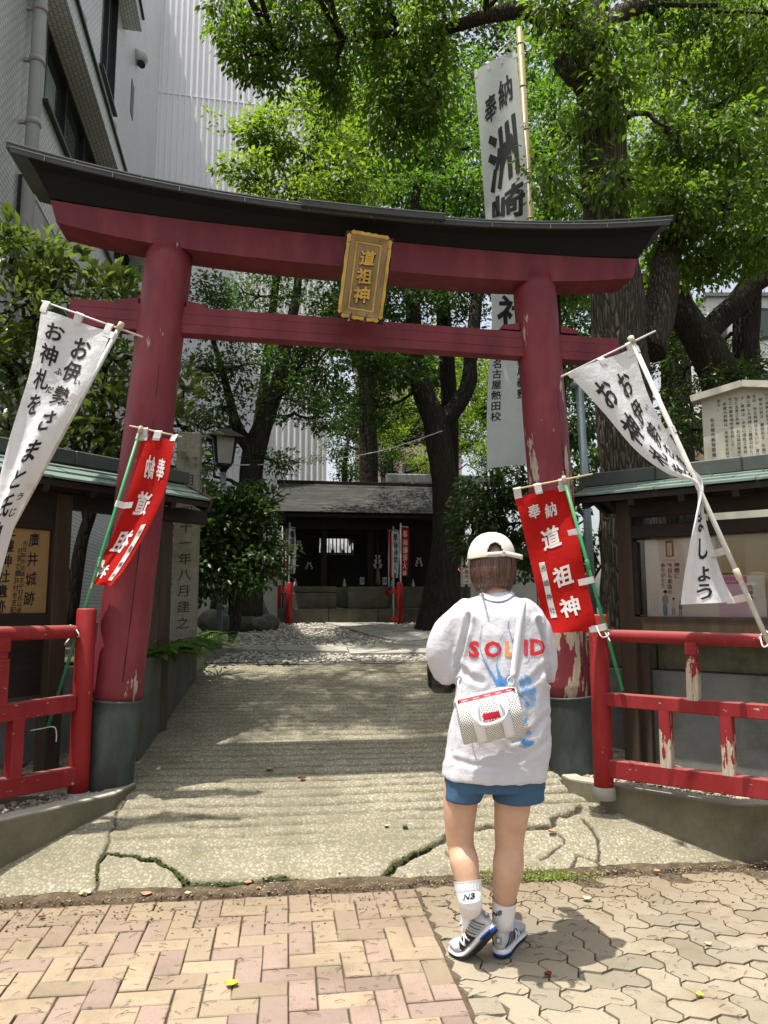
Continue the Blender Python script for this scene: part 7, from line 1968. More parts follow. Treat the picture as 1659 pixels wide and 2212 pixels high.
SHL_, SHR_ = Q(996, 1330, .01), Q(1144, 1330, .01)
ELL, ELR = Q(964, 1446, .03), Q(1172, 1452, .03)
WRL, WRR = Q(974, 1388, .22), Q(1120, 1420, .26)
arm(SHL_, ELL, WRL, Vector((-.18, .30, .60)), .6, Vector((0, -1, .3)))
arm(SHR_, ELR, WRR, Vector((-.35, .85, .25)), .5, Vector((0, 0, 1)))
body = padd('body', remeshed(bd, .0055, 5), M_SKIN)

# T-shirt
tee = MB()
def ring(py, l, r, dep, dy=0.0):
    a, b_ = Q(l, py, dy), Q(r, py, dy); return ((a + b_) / 2, (b_ - a).length / 2, dep)
rings(tee, [ring(1279, 1045, 1103, .052, .02), ring(1286, 1036, 1110, .062, .02), ring(1293, 1018, 1122, .072, .015), ring(1301, 1000, 1138, .086, .01), ring(1313, 984, 1152, .10, .005), ring(1332, 978, 1161, .112), ring(1370, 980, 1168, .124),
            ring(1420, 985, 1180, .128), ring(1470, 987, 1186, .132), ring(1520, 983, 1187, .135), ring(1575, 970, 1186, .138), ring(1625, 960, 1183, .140), ring(1660, 957, 1180, .143), ring(1677, 957, 1179, .145)])
rtube(tee, [Q(1006, 1324), Q(978, 1358, .01), Q(962, 1402, .02), Q(966, 1440, .03)], [(.050, .056), (.055, .070), (.057, .076), (.047, .072)])
rtube(tee, [Q(1136, 1322), Q(1156, 1356, .01), Q(1166, 1404, .02), Q(1169, 1444, .03)], [(.050, .056), (.052, .068), (.050, .074), (.046, .074)])
tm = remeshed(tee, .0075, 4)
nv_ = len(tm.vertices); co = np.empty(nv_ * 3); tm.vertices.foreach_get('co', co); co = co.reshape(-1, 3); no = np.empty(nv_ * 3); tm.vertices.foreach_get('normal', no); no = no.reshape(-1, 3)
c0_ = Q(1066, 1500)
def _segd(x, y, a, b_):
    dx, dy = b_[0] - a[0], b_[1] - a[1]; t = min(max(((x - a[0]) * dx + (y - a[1]) * dy) / (dx * dx + dy * dy), 0), 1); return math.hypot(x - a[0] - t * dx, y - a[1] - t * dy)
FOLDS = [([(985, 1455), (989, 1425), (998, 1390), (1008, 1355), (1012, 1330)], 4.5, .017), ([(1185, 1474), (1181, 1430), (1174, 1380), (1163, 1340)], 4.5, .016), ([(990, 1440), (1012, 1462), (1040, 1472)], 6, .007), ([(1178, 1440), (1150, 1470), (1128, 1480)], 6, .006),
         ([(985, 1530), (975, 1600), (968, 1640)], 6, .007), ([(1020, 1345), (1035, 1390), (1030, 1430)], 8, .005), ([(1120, 1640), (1150, 1625), (1178, 1600)], 5, .005), ([(1110, 1600), (1150, 1580), (1182, 1545)], 6, .006), ([(975, 1640), (1020, 1652), (1080, 1655)], 5, .005), ([(1050, 1312), (1075, 1318), (1100, 1312)], 5, .004)]
def wr_(v):
    x, z = v[0] - c0_.x, v[2] - c0_.z
    w = 0
    w += .012 * mnoise.noise(Vector((x * 8 + z * 2.6, v[1] * 4, z * 1.6)))
    w += .0050 * mnoise.noise(Vector((x * 24 - z * 9, v[1] * 9, z * 3.2 + 7)))
    w += .0010 * mnoise.noise(Vector((x * 50 + z * 20, v[1] * 30, z * 30)))
    lo = max(0, -z - .10)                       # swags near the hem
    w += .018 * lo * math.sin(38 * (z + .9 * (x + .05) ** 2) + 2 * x)
    px, py, _ = proj(v)
    for pl_, gw, gd in FOLDS:
        if v[1] > 3.05: break
        d_ = min(_segd(px, py, a, b_) for a, b_ in zip(pl_[:-1], pl_[1:]))
        if d_ < gw * 4: w -= gd * math.exp(-(d_ / gw) ** 2) - gd * .45 * math.exp(-((d_ - gw * 2.2) / gw) ** 2)
    return w
wv_ = np.array([wr_(v) for v in co]); co = co + no * wv_[:, None]
# shoulder seams and hem stitching show as fine grooves
hz = Q(1064, 1652).z
co += no * (-.0016 * np.exp(-((co[:, 2] - hz - .012) / .004) ** 2))[:, None]
tm.vertices.foreach_set('co', co.ravel()); tm.update()
TB = BVHTree.FromPolygons([tuple(v) for v in co], [tuple(p.vertices) for p in tm.polygons])
shirt = padd('t_shirt', tm, M_TEE)
def hit(tree, px, py, off=.0015):
    r_ = _ray(px, py).normalized(); loc, nrm, i, d = tree.ray_cast(CAMP, r_)
    if loc is None: return CAMP + r_ * 2.9
    if nrm.dot(r_) > 0: nrm = -nrm
    return loc + nrm * off
def strip_on(tree, pts, widths, off=.0015, sub=8, cross=4):
    "flat ribbon that follows the cloth; px polyline with px widths"
    P2 = [Vector((x, y, 0)) for x, y in pts]; pp, ww = smooth_path(P2, widths, sub); mb = MB(); V = []
    for i, p in enumerate(pp):
        t = (pp[min(i + 1, len(pp) - 1)] - pp[max(i - 1, 0)]).normalized(); nn = Vector((-t.y, t.x, 0))
        for k in range(cross + 1): q = p + nn * ww[i] * (k / cross - .5); V.append(hit(tree, q.x, q.y, off))
    c1 = cross + 1
    mb._add(V, [(i * c1 + k, i * c1 + k + 1, (i + 1) * c1 + k + 1, (i + 1) * c1 + k) for i in range(len(pp) - 1) for k in range(cross)], True); return mb
# collar
cl_ = MB(); V = []; nn_ = 64
o_ = strip_on(TB, [(1040, 1283), (1048, 1291), (1060, 1296), (1074, 1298), (1088, 1296), (1098, 1291), (1106, 1283)], [9] * 7, .004, 6, 4); col_o = pbuild(o_, 'collar', M_TEE, shirt); solid(col_o, .004, 1)
# print: red and orange letters, blue brush flowers
M_REDP = mat('red_shirt_print', (.60, .022, .035), (.52, .03, .035), 60, .8)
M_ORP = mat('orange_shirt_print', (.72, .20, .035), (.66, .36, .14), 50, .8)
def mat_brush(name, c, thr):
    m, nt, b = _nodes(name); b.inputs['Base Color'].default_value = (*c, 1); b.inputs['Roughness'].default_value = .85
    n1 = tex(nt, coords(nt, (1, 1, .6)), 55, 6, .75); f = ramp(nt, n1.outputs['Fac'], [(thr - .06, 0.0), (thr + .10, .95)]).outputs[0]
    nt.links.new(f, b.inputs['Alpha']); return m
M_BLUEP = mat_brush('blue_brush_print', (.085, .27, .60), .40); M_BLUEL = mat_brush('blue_wash_print', (.16, .37, .68), .47); M_INDIGO = mat_brush('indigo_line_print', (.10, .16, .40), .38)
def on_tee(x, y): return hit(TB, x, -y, .0022)
for c, px, py, s, m_, bo in (('S', 1013.5, 1419, 47, M_REDP, .045), ('O', 1046, 1418.5, 46, M_REDP, .04), ('D', 1143, 1414, 46, M_REDP, .045)):
    write([(c, px, -py, s)], on_tee, 'print_letter', m_, None, bold=bo, cut=8); q_ = col.objects[-1]; q_.data.transform(PINV); q_.parent = shirt
for c, px, py, s, m_, bo in (('L', 1089, 1417, 45, M_ORP, .04), ('I', 1130, 1415, 46, M_REDP, .04)):
    write([(c, px, -py, s)], on_tee, 'print_letter', m_, None, bold=bo, cut=8); q_ = col.objects[-1]; q_.data.transform(PINV); q_.parent = shirt
def zz(*p): return [(891 + x * .2116, 1134 + y * .2116) for x, y in p]
def brush(p, w, m_, off): pbuild(strip_on(TB, zz(*p), w, off, 6, 3), 'brush_stroke', m_, shirt)
brush([(712, 1020), (700, 1120), (690, 1230), (715, 1330), (760, 1440), (820, 1545), (870, 1640)], [.8, 1.2, 1.2, 1.3, 1.4, 2, 5], M_INDIGO, .0030)
brush([(985, 985), (975, 1040), (1000, 1120), (1020, 1180), (1060, 1230)], [2.5, 1.6, 1.4, 2, 5], M_INDIGO, .0031)
brush([(960, 1080), (905, 1150), (880, 1250), (870, 1360), (860, 1440), (890, 1540), (905, 1640)], [.8, 1, 1.2, 1.2, 2, 9, 16], M_BLUEP, .0032)
brush([(1020, 1510), (980, 1560), (930, 1620), (900, 1660)], [4, 7, 11, 14], M_BLUEP, .0033)
brush([(740, 1360), (790, 1480), (840, 1570), (890, 1640), (925, 1680)], [1, 2, 6, 14, 18], M_BLUEP, .0034)
brush([(1195, 1340), (1180, 1400), (1140, 1420)], [1.2, 1.6, 1.2], M_INDIGO, .0031); brush([(1200, 1160), (1165, 1260), (1150, 1330)], [1, 1.3, 1], M_INDIGO, .0031); brush([(610, 1350), (700, 1365), (760, 1450), (800, 1560)], [1, 1, 1, 1], M_INDIGO, .0031)
brush([(1100, 1550), (1150, 1600), (1180, 1690), (1190, 1790), (1200, 1860)], [18, 26, 32, 30, 18], M_BLUEL, .0030)
brush([(1060, 1700), (1110, 1750), (1160, 1800), (1180, 1850)], [4, 6, 7, 4], M_BLUEP, .0033)
brush([(1160, 1930), (1150, 2020), (1150, 2080), (1180, 2150)], [8, 7, 10, 20], M_BLUEL, .0030); brush([(1090, 2190), (1150, 2215), (1200, 2230), (1240, 2215)], [6, 12, 12, 4], M_BLUEP, .0032); brush([(1085, 2250), (1140, 2262), (1200, 2258)], [4, 6, 3], M_BLUEL, .0030)
brush([(1095, 2068), (1150, 2070), (1200, 2072)], [4, 5, 3], M_ORP, .0034)
# shorts
sh_ = MB()
rings(sh_, [ring(1600, 980, 1164, .105), ring(1640, 973, 1170, .118), ring(1680, 964, 1176, .128), ring(1700, 963, 1177, .125)], 40)
def legtube(pts, rad): rings(sh_, [(p, a, b_) for p, (a, b_) in zip(pts, rad)], 32, 2.2)
legtube([Q(1012, 1670), Q(1006, 1700), Q(1001, 1718), Q(999, 1727)], [(.094, .115), (.080, .108), (.073, .102), (.071, .100)])
legtube([Q(1116, 1670), Q(1120, 1700), Q(1120, 1718), Q(1120, 1729)], [(.096, .115), (.096, .110), (.098, .106), (.100, .105)])
sm_ = remeshed(sh_, .0065, 3)
nv_ = len(sm_.vertices); co = np.empty(nv_ * 3); sm_.vertices.foreach_get('co', co); co = co.reshape(-1, 3)
ct_ = Q(1062, 1715)
for v in co:
    k = .004 * mnoise.noise(Vector((v[0] * 18, v[1] * 10, v[2] * 5))) + .004 * mnoise.noise(Vector((v[0] * 40, v[1] * 22, v[2] * 8)))
    v[1] += k; v[0] += k * .6
    d_ = abs(v[0] - ct_.x); v[2] -= .018 * max(0, .055 - d_) / .055 * 0 ; v[2] += .035 * max(0, d_ - .05) * (1 if v[2] < ct_.z else 0)
sm_.vertices.foreach_set('co', co.ravel()); sm_.update(); shorts = padd('shorts', sm_, M_SHORT)
# socks
def sock(pts, rad, name='sock'):
    pp, rr_ = smooth_path(pts, rad, 7); mb = MB(); n = 72; V = []
    mb.tube(pp, rr_, n, caps=False); 
    for i, v in enumerate(mb.V):
        j, k = divmod(i, n); c = pp[j]; f = 1 + (.022 if k % 3 == 0 and j > 1 else 0) + (.02 if j <= 1 else 0); mb.V[i] = c + (v - c) * f
    mb.smooth = [False] * len(mb.F); return mb
LS = [Q(1009.5, 1900, -.04), Q(1013, 1925, -.05), Q(1017, 1950, -.06), ANK_L, ANK_L.lerp(TOE_L, .5), TOE_L]
s1_ = sock(LS, [.0530, .0480, .0430, .0385, .036, .028]); s1m = s1_.data('sock', M_SOCK); T1 = BVHTree.FromPolygons([tuple(v) for v in s1_.V], s1_.F); sockL = padd('sock', s1m, M_SOCK)
RS = [Q(1090, 1941, .025), Q(1088, 1965, .037), Q(1086, 1988, .05), ANK_R, ANK_R.lerp(TOE_R, .5), TOE_R]
s2_ = sock(RS, [.0470, .044, .0405, .0375, .036, .028]); s2m = s2_.data('sock', M_SOCK); T2 = BVHTree.FromPolygons([tuple(v) for v in s2_.V], s2_.F); sockR = padd('sock', s2m, M_SOCK)
for tr_, s_, txt_, px, py, z_ in ((T1, sockL, 'NB', 1000, 1945, 18), (T2, sockR, 'NB', 1063, 1980, 15)):
    it_ = line(txt_, 0, 0, z_)
    write(it_, lambda x, y: hit(tr_, px + x + y * .18, py - y - x * .18, .0016), 'sock_letters', M_INK, None, bold=.03); q_ = col.objects[-1]; q_.data.transform(PINV); q_.parent = s_
# head wear and hair
def mat_hair():
    m, nt, b = _nodes('brown_hair'); v = coords(nt, (90, 90, 5)); n1 = tex(nt, v, 2.2, 4, .6); g = nt.nodes.new('ShaderNodeNewGeometry')
    f = math_(nt, 'ADD', math_(nt, 'MULTIPLY', n1.outputs['Fac'], .75), math_(nt, 'MULTIPLY', g.outputs['Random Per Island'], .3))
    c = ramp(nt, f, [(.3, (.045, .020, .013)), (.55, (.095, .045, .030)), (.8, (.20, .11, .075))]).outputs[0]
    nt.links.new(c, b.inputs['Base Color']); b.inputs['Roughness'].default_value = .38; b.inputs['Specular IOR Level'].default_value = .6
    bump(nt, b, n1.outputs['Fac'], .5, .004); return m
M_HAIR = mat_hair()
hc = Q(1064, 1222, .045)
hr = MB(); n = 64; V = []
prof_h = [(1160, .040, .048), (1175, .068, .078), (1195, .086, .096), (1215, .090, .101), (1235, .0915, .102), (1250, .088, .098), (1261, .079, .090), (1268, .066, .078)]
for py, a, b_ in prof_h:
    c = Q(1065, py, .045)
    for k in range(n + 1):
        t = math.pi * 1.5 + (k / n - .5) * 2 * R(128); V.append(c + Vector((a * math.cos(t), b_ * math.sin(t), -.004 * math.sin(k * 1.9) * (py > 1255) + (.010 * abs(math.cos(t)) if py > 1255 else 0) * -1)))
F = [(i * (n + 1) + k, i * (n + 1) + k + 1, (i + 1) * (n + 1) + k + 1, (i + 1) * (n + 1) + k) for i in range(len(prof_h) - 1) for k in range(n)]
hr._add(V, F, True)
for _ in range(900):
    t = math.pi * 1.5 + random.uniform(-1, 1) * R(126); z0_ = random.uniform(1196, 1225); z1_ = 1266 + random.gauss(0, 4.5) + 7 * abs(math.cos(t)) ** 2; lift = random.uniform(.0, .005); cur = random.gauss(-.02, .05); w = random.uniform(.0012, .0028)
    pts = []
    for s_ in np.linspace(0, 1, 6):
        py = z0_ + (z1_ - z0_) * s_; a = np.interp(py, [q[0] for q in prof_h], [q[1] for q in prof_h]) + lift; b_ = np.interp(py, [q[0] for q in prof_h], [q[2] for q in prof_h]) + lift
        tt = t + cur * s_ * s_; pts.append((Q(1065, py, .045) + Vector((a * math.cos(tt), b_ * math.sin(tt), 0)), Vector((-math.sin(tt), math.cos(tt), 0))))
    V = []
    for i, (p, sd) in enumerate(pts): ww = w * (1 - .8 * (i / 5) ** 2); V += [p - sd * ww, p + sd * ww]
    hr._add(V, [(2 * i, 2 * i + 1, 2 * i + 3, 2 * i + 2) for i in range(5)], True)
hair = pbuild(hr, 'hair', M_HAIR)
cp = MB(); nl, na = 40, 120; V = []; cc = Q(1061, 1206, .045); ch_ = Q(1061, 1152, .045).z - cc.z
for i in range(nl + 1):
    ph = (i / nl) * math.pi / 2
    for k in range(na):
        t = 2 * math.pi * k / na; r0 = math.cos(ph) ** .86 if i < nl else .0
        x, y = .0945 * r0 * math.cos(t), .108 * r0 * math.sin(t); V.append(cc + Vector((x, y, ch_ * math.sin(ph) + .006 * math.cos(t) * (1 - i / nl) + .0007 * math.cos(6 * t))))
ox, oy = 1069.5, 1194.5
F = []
for i in range(nl):
    for k in range(na):
        f = (i * na + k, i * na + (k + 1) % na, (i + 1) * na + (k + 1) % na, (i + 1) * na + k); c = sum((V[q] for q in f), Vector()) / 4
        x, y, _ = proj(c)
        if c.y < cc.y and ((x - ox) / 16.5) ** 2 + (max(0, oy - y) / 22) ** 2 < 1 and y < oy + .3: continue
        F.append(f)
cp._add(V, F, True); capo = pbuild(cp, 'cap', M_CAPC); solid(capo, .003, 1)
kp = [Vector(q) for q in V[:na]]
def rim(t, z): return cc + Vector((.0965 * math.cos(t), .110 * math.sin(t), z + .006 * math.cos(t)))
st_ = MB(); V = []
for s_ in np.linspace(-.34, .50, 20): t = math.pi * 1.5 + s_; V += [rim(t, .001), rim(t, .019)]
st_._add(V, [(2 * i, 2 * i + 1, 2 * i + 3, 2 * i + 2) for i in range(19)], True); so = pbuild(st_, 'cap_strap', M_CAPC, capo); solid(so, .003)
tl_ = MB(); a = rim(math.pi * 1.5 + .50, .010); e1_ = Q(1128, 1204, -.03)
V = []
for s_ in np.linspace(0, 1, 8): p = a.lerp(e1_, s_) + Vector((0, -.012 * math.sin(s_ * 2.5), 0)); V += [p + Vector((0, 0, -.0095)), p + Vector((0, 0, .0095))]
tl_._add(V, [(2 * i, 2 * i + 1, 2 * i + 3, 2 * i + 2) for i in range(7)], True); so = pbuild(tl_, 'strap_tail', M_CAPC, capo); solid(so, .003)
bk = MB(); p = rim(math.pi * 1.5 + .36, .010); bk.box(p, (.016, .008, .021), Matrix.Rotation(.3, 3, 'Z'), .002); pbuild(bk, 'buckle', mat('cap_buckle', (.62, .60, .54), None, 9, .35, metal=.3), capo)
bt = MB(); bt.lathe([(.008, 0), (.006, .003), (0, .004)], cc + Vector((0, 0, ch_)), 12); pbuild(bt, 'cap_button', M_CAPC, capo)
br_ = MB()
def brim(a, b_): t = math.pi / 2 + (a - .5) * 2.1; r0 = .105 + b_ * .06 * math.cos((a - .5) * 2.6); return cc + Vector((r0 * math.cos(t) * .92, r0 * math.sin(t), .004 - b_ * .018 - .02 * abs(a - .5) * b_))
br_.sheet(brim, 20, 5); so = pbuild(br_, 'cap_brim', M_CAPC, capo); solid(so, .004)
# wire-rimmed glasses edge left of the hair
gz = MB(); gc = Q(1004, 1233, .17)
gz.tube([gc + Vector((.027 * math.cos(t), .012 * math.sin(t), .011 * math.sin(t) - .006 * math.cos(t))) for t in np.linspace(0, 2 * math.pi, 22)], .0018, 6, caps=False); gz.tube([gc + Vector((.027, 0, -.004)), HD + Vector((-.08, .02, .0))], .0016, 6)
pbuild(gz, 'glasses', mat('amber_frame', (.22, .08, .03), None, 9, .3))

# running shoes
M_SILV = mat('silver_mesh', (.52, .53, .55), (.42, .43, .45), 40, .45, .3, 300, .001, metal=.25)
M_SHWH = mat('shoe_white', (.72, .72, .73), (.64, .64, .66), 20, .5)
M_SHBK = mat('shoe_black', (.014, .016, .022), None, 20, .5); M_SHBL = mat('shoe_blue', (.012, .10, .55), (.010, .08, .48), 20, .35); M_SHGR = mat('shoe_grey', (.26, .27, .28), None, 20, .4, metal=.3)
def shoe(Mw, pitch, mirror, lab):
    r_ = bpy.data.objects.new('shoe', None); col.objects.link(r_); r_.parent = person
    ys = [0, .012, .035, .07, .11, .15, .18, .21, .235, .252, .262]; hw_ = [.012, .024, .0325, .0335, .0335, .039, .0445, .0455, .040, .029, .010]
    top = [.080, .098, .104, .094, .078, .074, .066, .057, .049, .041, .030]; mid_ = [-.0, .0, .0, .001, .002, .003, .004, .004, .003, .002, .0]
    def bend(v):
        y = v[1]; 
        if pitch > 0 and y > .165: dy = y - .165; v = (v[0], .165 + dy * math.cos(pitch) - v[2] * math.sin(pitch) * min(1, dy / .04), v[2] * (1 - (1 - math.cos(pitch)) * min(1, dy / .04)) + dy * math.sin(pitch))
        return Vector((v[0] * mirror, v[1], v[2]))
    def loft(z0f, z1f, sc, name, m_, y0=-1, y1=9, n=18, cap=True):
        mb = MB(); rows = []
        for i, y in enumerate(ys):
            if y < y0 or y > y1: continue
            rows.append([(mid_[i] + math.cos(t) * hw_[i] * sc(i, math.sin(t)), y, z0f(i) + (z1f(i) - z0f(i)) * (math.sin(t) * .5 + .5)) for t in np.linspace(-math.pi / 2, 1.5 * math.pi, n, endpoint=False)])
        V = [bend(p) for r0 in rows for p in r0]; F = []
        for i in range(len(rows) - 1):
            for k in range(n): a = i * n + k; b_ = i * n + (k + 1) % n; F.append((a, b_, b_ + n, a + n))
        F.append(tuple(range(n - 1, -1, -1))); F.append(tuple(range((len(rows) - 1) * n, len(rows) * n)))
        mb._add(V, F, True); o = mb.build(name, m_, r_); subdiv(o, 1); return o, mb
    sq = lambda i, s: 1.06 if True else 1
    loft(lambda i: .0 if True else 0, lambda i: .010, lambda i, s: 1.06, 'outsole', M_SHBK)
    loft(lambda i: .006, lambda i: (.034 if ys[i] < .1 else .028 if ys[i] < .2 else .022), lambda i, s: 1.10 - .04 * s, 'midsole', M_SHWH)
    loft(lambda i: .007, lambda i: .021, lambda i, s: 1.14, 'heel_wedge', M_SHBL, -1, .075)
    up, mbu = loft(lambda i: .020, lambda i: top[i], lambda i, s: 1.0 - .18 * max(0, s), 'upper', M_SILV)
    tree = BVHTree.FromPolygons([tuple(v) for v in mbu.V], mbu.F)
    def on(ang_or_side, y, z, off=.0025):
        "point of the upper seen from one side (-1, 1) or from the heel (0)"
        if ang_or_side == 0: o0 = Vector((y, -.2, z)); d0 = Vector((0, 1, 0))
        else: o0 = bend((ang_or_side * .2, y, z)) ; d0 = Vector((-ang_or_side * mirror, 0, 0))
        h = tree.ray_cast(o0, d0)
        return (h[0] - d0 * off) if h[0] is not None else o0 + d0 * (.165)
    def panel(side, poly, m_, name, off=.0022):
        mb = MB(); c = (sum(p[0] for p in poly) / len(poly), sum(p[1] for p in poly) / len(poly)); n = len(poly); V = [on(side, *c, off)]
        for k in (.5, 1): V += [on(side, c[0] + (p[0] - c[0]) * k, c[1] + (p[1] - c[1]) * k, off) for p in poly]
        F = [(0, 1 + i, 1 + (i + 1) % n) for i in range(n)] + [(1 + i, 1 + n + i, 1 + n + (i + 1) % n, 1 + (i + 1) % n) for i in range(n)]
        mb._add(V, F, True); mb.build(name, m_, r_)
    def dens(poly, k=4): return [(poly[i][0] + (poly[(i + 1) % len(poly)][0] - poly[i][0]) * j / k, poly[i][1] + (poly[(i + 1) % len(poly)][1] - poly[i][1]) * j / k) for i in range(len(poly)) for j in range(k)]
    for side in (-1, 1):
        panel(side, dens([(.075, .030), (.155, .030), (.140, .060), (.095, .068)]), M_SHBK, 'side_panel')
        for a, b_ in (((.098, .036), (.104, .064)), ((.104, .064), (.126, .036)), ((.126, .036), (.132, .062))):
            pp = [on(side, a[0] + (b_[0] - a[0]) * s_, a[1] + (b_[1] - a[1]) * s_, .0035) for s_ in np.linspace(0, 1, 5)]; mb = MB(); mb.tube(pp, .0034, 6); mb.build('letter_n', M_SHWH, r_)
        for k in range(5):
            y0 = .012 + k * .013; pp = [on(side, y0 + s_ * .028, .036 + s_ * .040, .0018) for s_ in np.linspace(0, 1, 6)]; mb = MB(); mb.tube(pp, .0017, 6); mb.build('heel_stripe', M_SHGR if k % 2 else M_SHBK, r_)
        panel(side, dens([(.165, .026), (.225, .024), (.215, .036), (.175, .044)]), M_SHWH, 'toe_overlay')
    mb = MB(); V = []
    for x in np.linspace(-.012, .012, 5):
        for z in np.linspace(.050, .074, 4): V.append(on(0, x, z, .003))
    mb._add(V, [(i * 4 + j, i * 4 + j + 1, (i + 1) * 4 + j + 1, (i + 1) * 4 + j) for i in range(4) for j in range(3)], True); mb.build('heel_tab', M_SHGR, r_)
    mb = MB(); mb.box(on(0, 0, .064, .005) , (.009, .003, .012), None, .001); mb.build('heel_badge', M_SHWH, r_)
    # padded collar, tongue and laces
    mb = MB(); pts = [bend(((.024 + .004 * math.sin(t)) * math.cos(t), .055 + .047 * math.sin(t), .100 - .012 * math.sin(t) + .005 * math.cos(2 * t))) for t in np.linspace(0, 2 * math.pi, 25)]; mb.tube(pts, .0075, 8, caps=False); mb.build('collar', M_SHWH, r_)
    mb = MB(); mb.tube([bend((.0, .05, .094)), bend((.0, .051, .097))], [.0235, .0235], 16); mb.build('lining', M_SHBK, r_)
    mb = MB(); mb.tube([bend((0, .098, .098)), bend((0, .13, .078)), bend((0, .16, .067))], [(.018, .006), (.016, .005), (.013, .004)], 10); mb.build('tongue', M_SHWH, r_)
    for k in range(4):
        y = .115 + k * .016; mb = MB(); mb.tube([bend((-.02, y, .072 - k * .003)), bend((0, y + .004, .085 - k * .005)), bend((.02, y, .072 - k * .003))], .0025, 6); mb.build('lace', M_SHWH, r_)
    mb = MB(); mb.tube([bend((.0 + .016 * math.cos(t), .108 + .006 * math.sin(2 * t), .100 + .008 * math.sin(t))) for t in np.linspace(0, 6.28, 18)], .0025, 6, caps=False); mb.build('lace', M_SHWH, r_)
    r_.matrix_basis = PINV @ Mw
    if lab: r_['label'] = lab
    return r_
shoe(MW_R, 0, 1, None)
shoe(MW_L, PIT_L, -1, 'running shoe on its toes with the heel lifted')

# ------------------------------------------------------------------ shoulder bag
bagc = Q(1058, 1548, -.205)
bag = empty('shoulder_bag', bagc, 0, 'small white perforated barrel bag with red zip edge slung on the person\'s back', 'bag')
BT = R(-10.5)
bm_ = Matrix.Translation(bagc) @ Matrix.Rotation(BT, 4, 'Y') @ Matrix.Rotation(R(4), 4, 'X'); bag.matrix_world = bm_
bpy.context.view_layer.update()
def mat_perf():
    m, nt, b = _nodes('perforated_white'); tc = coords(nt, (1, 1, 1)); sx = nt.nodes.new('ShaderNodeSeparateXYZ'); nt.links.new(tc, sx.inputs[0])
    P = .0088
    def cell(v, off): 
        a = math_(nt, 'DIVIDE', v, P); a = math_(nt, 'ADD', a, off); f = math_(nt, 'FRACT', math_(nt, 'ADD', a, 100.0)); return math_(nt, 'SUBTRACT', f, .5)
    at_ = N(nt, 'ShaderNodeAttribute'); at_.attribute_name = 'arc'
    def dot(off):
        x, z = cell(sx.outputs[0], off), cell(at_.outputs['Fac'], off); return math_(nt, 'SQRT', math_(nt, 'ADD', math_(nt, 'POWER', x, 2.0), math_(nt, 'POWER', z, 2.0)))
    d = math_(nt, 'MINIMUM', dot(0.0), dot(.5)); f = ramp(nt, d, [(.19, 1.0), (.24, 0.0)]).outputs[0]
    c = mixc(nt, f, (.72, .72, .69), (.07, .07, .07)); nt.links.new(c, b.inputs['Base Color']); b.inputs['Roughness'].default_value = .7
    h = math_(nt, 'SUBTRACT', 1.0, f); bump(nt, b, h, .8, .003); return m
M_PERF = mat_perf(); M_WEB = mat_cloth('white_webbing', (.76, .77, .80), .0, wr=.1); M_REDZ = mat('red_zip', (.52, .015, .04), None, 20, .6)
bw_, nr_, ns_ = .113, 40, 24; V = []; AR = []
def bsec(x):
    e = abs(x) / bw_; k = 1 - .10 * e ** 4 ; return .050 * k, .088 * k
for i in range(ns_ + 1):
    x = -bw_ + 2 * bw_ * i / ns_; a, b_ = bsec(x)
    for k in range(nr_ + 1):
        t = math.pi / 2 + 2 * math.pi * k / nr_; yy = -math.cos(t) * a; z = math.sin(t)
        z = b_ * (z if z < .2 else .2 + (z - .2) * 1.05); yy *= (1 - .55 * max(0, math.sin(t)) ** 2)
        j = .004 * mnoise.noise(Vector((x * 18, yy * 14, z * 18))) + .003 * math.sin(x * 60) * max(0, -z / b_); V.append(Vector((x, yy + j, z + j + .006 * math.sin(x * 9 + .5) * (z > .05)))); AR.append(.40 * k / nr_)
n1 = nr_ + 1
bmb = MB(); bmb._add(V, [(i * n1 + k, i * n1 + k + 1, (i + 1) * n1 + k + 1, (i + 1) * n1 + k) for i in range(ns_) for k in range(nr_)], True)
me = bmb.data('bag_body', M_PERF); at = me.attributes.new('arc', 'FLOAT', 'POINT'); at.data.foreach_set('value', np.array(AR, np.float32)); bgo = add('bag_body', me, bag)
for s in (0, ns_):
    o = MB(); R_ = V[s * n1:(s + 1) * n1 - 1]; c = sum(R_, Vector()) / len(R_) + Vector(((-1 if s == 0 else 1) * .006, 0, 0)); o._add(R_ + [c], [(i, (i + 1) % len(R_), len(R_)) for i in range(len(R_))], True); me = o.data('end_panel', M_PERF)
    at = me.attributes.new('arc', 'FLOAT', 'POINT'); at.data.foreach_set('value', np.array([v.z for v in R_] + [0], np.float32)); add('end_panel', me, bag)
BTree = BVHTree.FromPolygons([tuple(v) for v in bmb.V], bmb.F)
def bon(x, z, off=.002):
    h = BTree.ray_cast(Vector((x, -.3, z)), Vector((0, 1, 0))); return h[0] - Vector((0, off, 0)) if h[0] is not None else Vector((x, -.02 - off, z))
def ribbon(pts, wvec, name, m_, par=bag, th=.0022):
    o = MB(); W2 = Vector(wvec) / 2; V = []
    for p in pts: V += [p - W2, p + W2]
    o._add(V, [(2 * i, 2 * i + 1, 2 * i + 3, 2 * i + 2) for i in range(len(pts) - 1)], True); b_ = o.build(name, m_, par); solid(b_, th, 0); return b_
zp = MB(); V2 = []
for x in np.linspace(-.108, .108, 26):
    for z in (.0745, .0795, .085): zz_ = z + .006 * math.sin(x * 9 + .5); V2.append(bon(x, zz_, .0016))
zp._add(V2, [(i * 3 + j, i * 3 + j + 1, (i + 1) * 3 + j + 1, (i + 1) * 3 + j) for i in range(25) for j in range(2)], True); zo = zp.build('zip_edge', M_REDZ, bag)
for k in range(5):
    x0_ = -.092 + k * .042; write(line('Supreme', x0_, 0, .0055), lambda x, y: bon(x, .0772 + y + .006 * math.sin(x * 9 + .5), .0026), 'zip_lettering', M_SHWH, zo, bold=.02, kind='stuff')
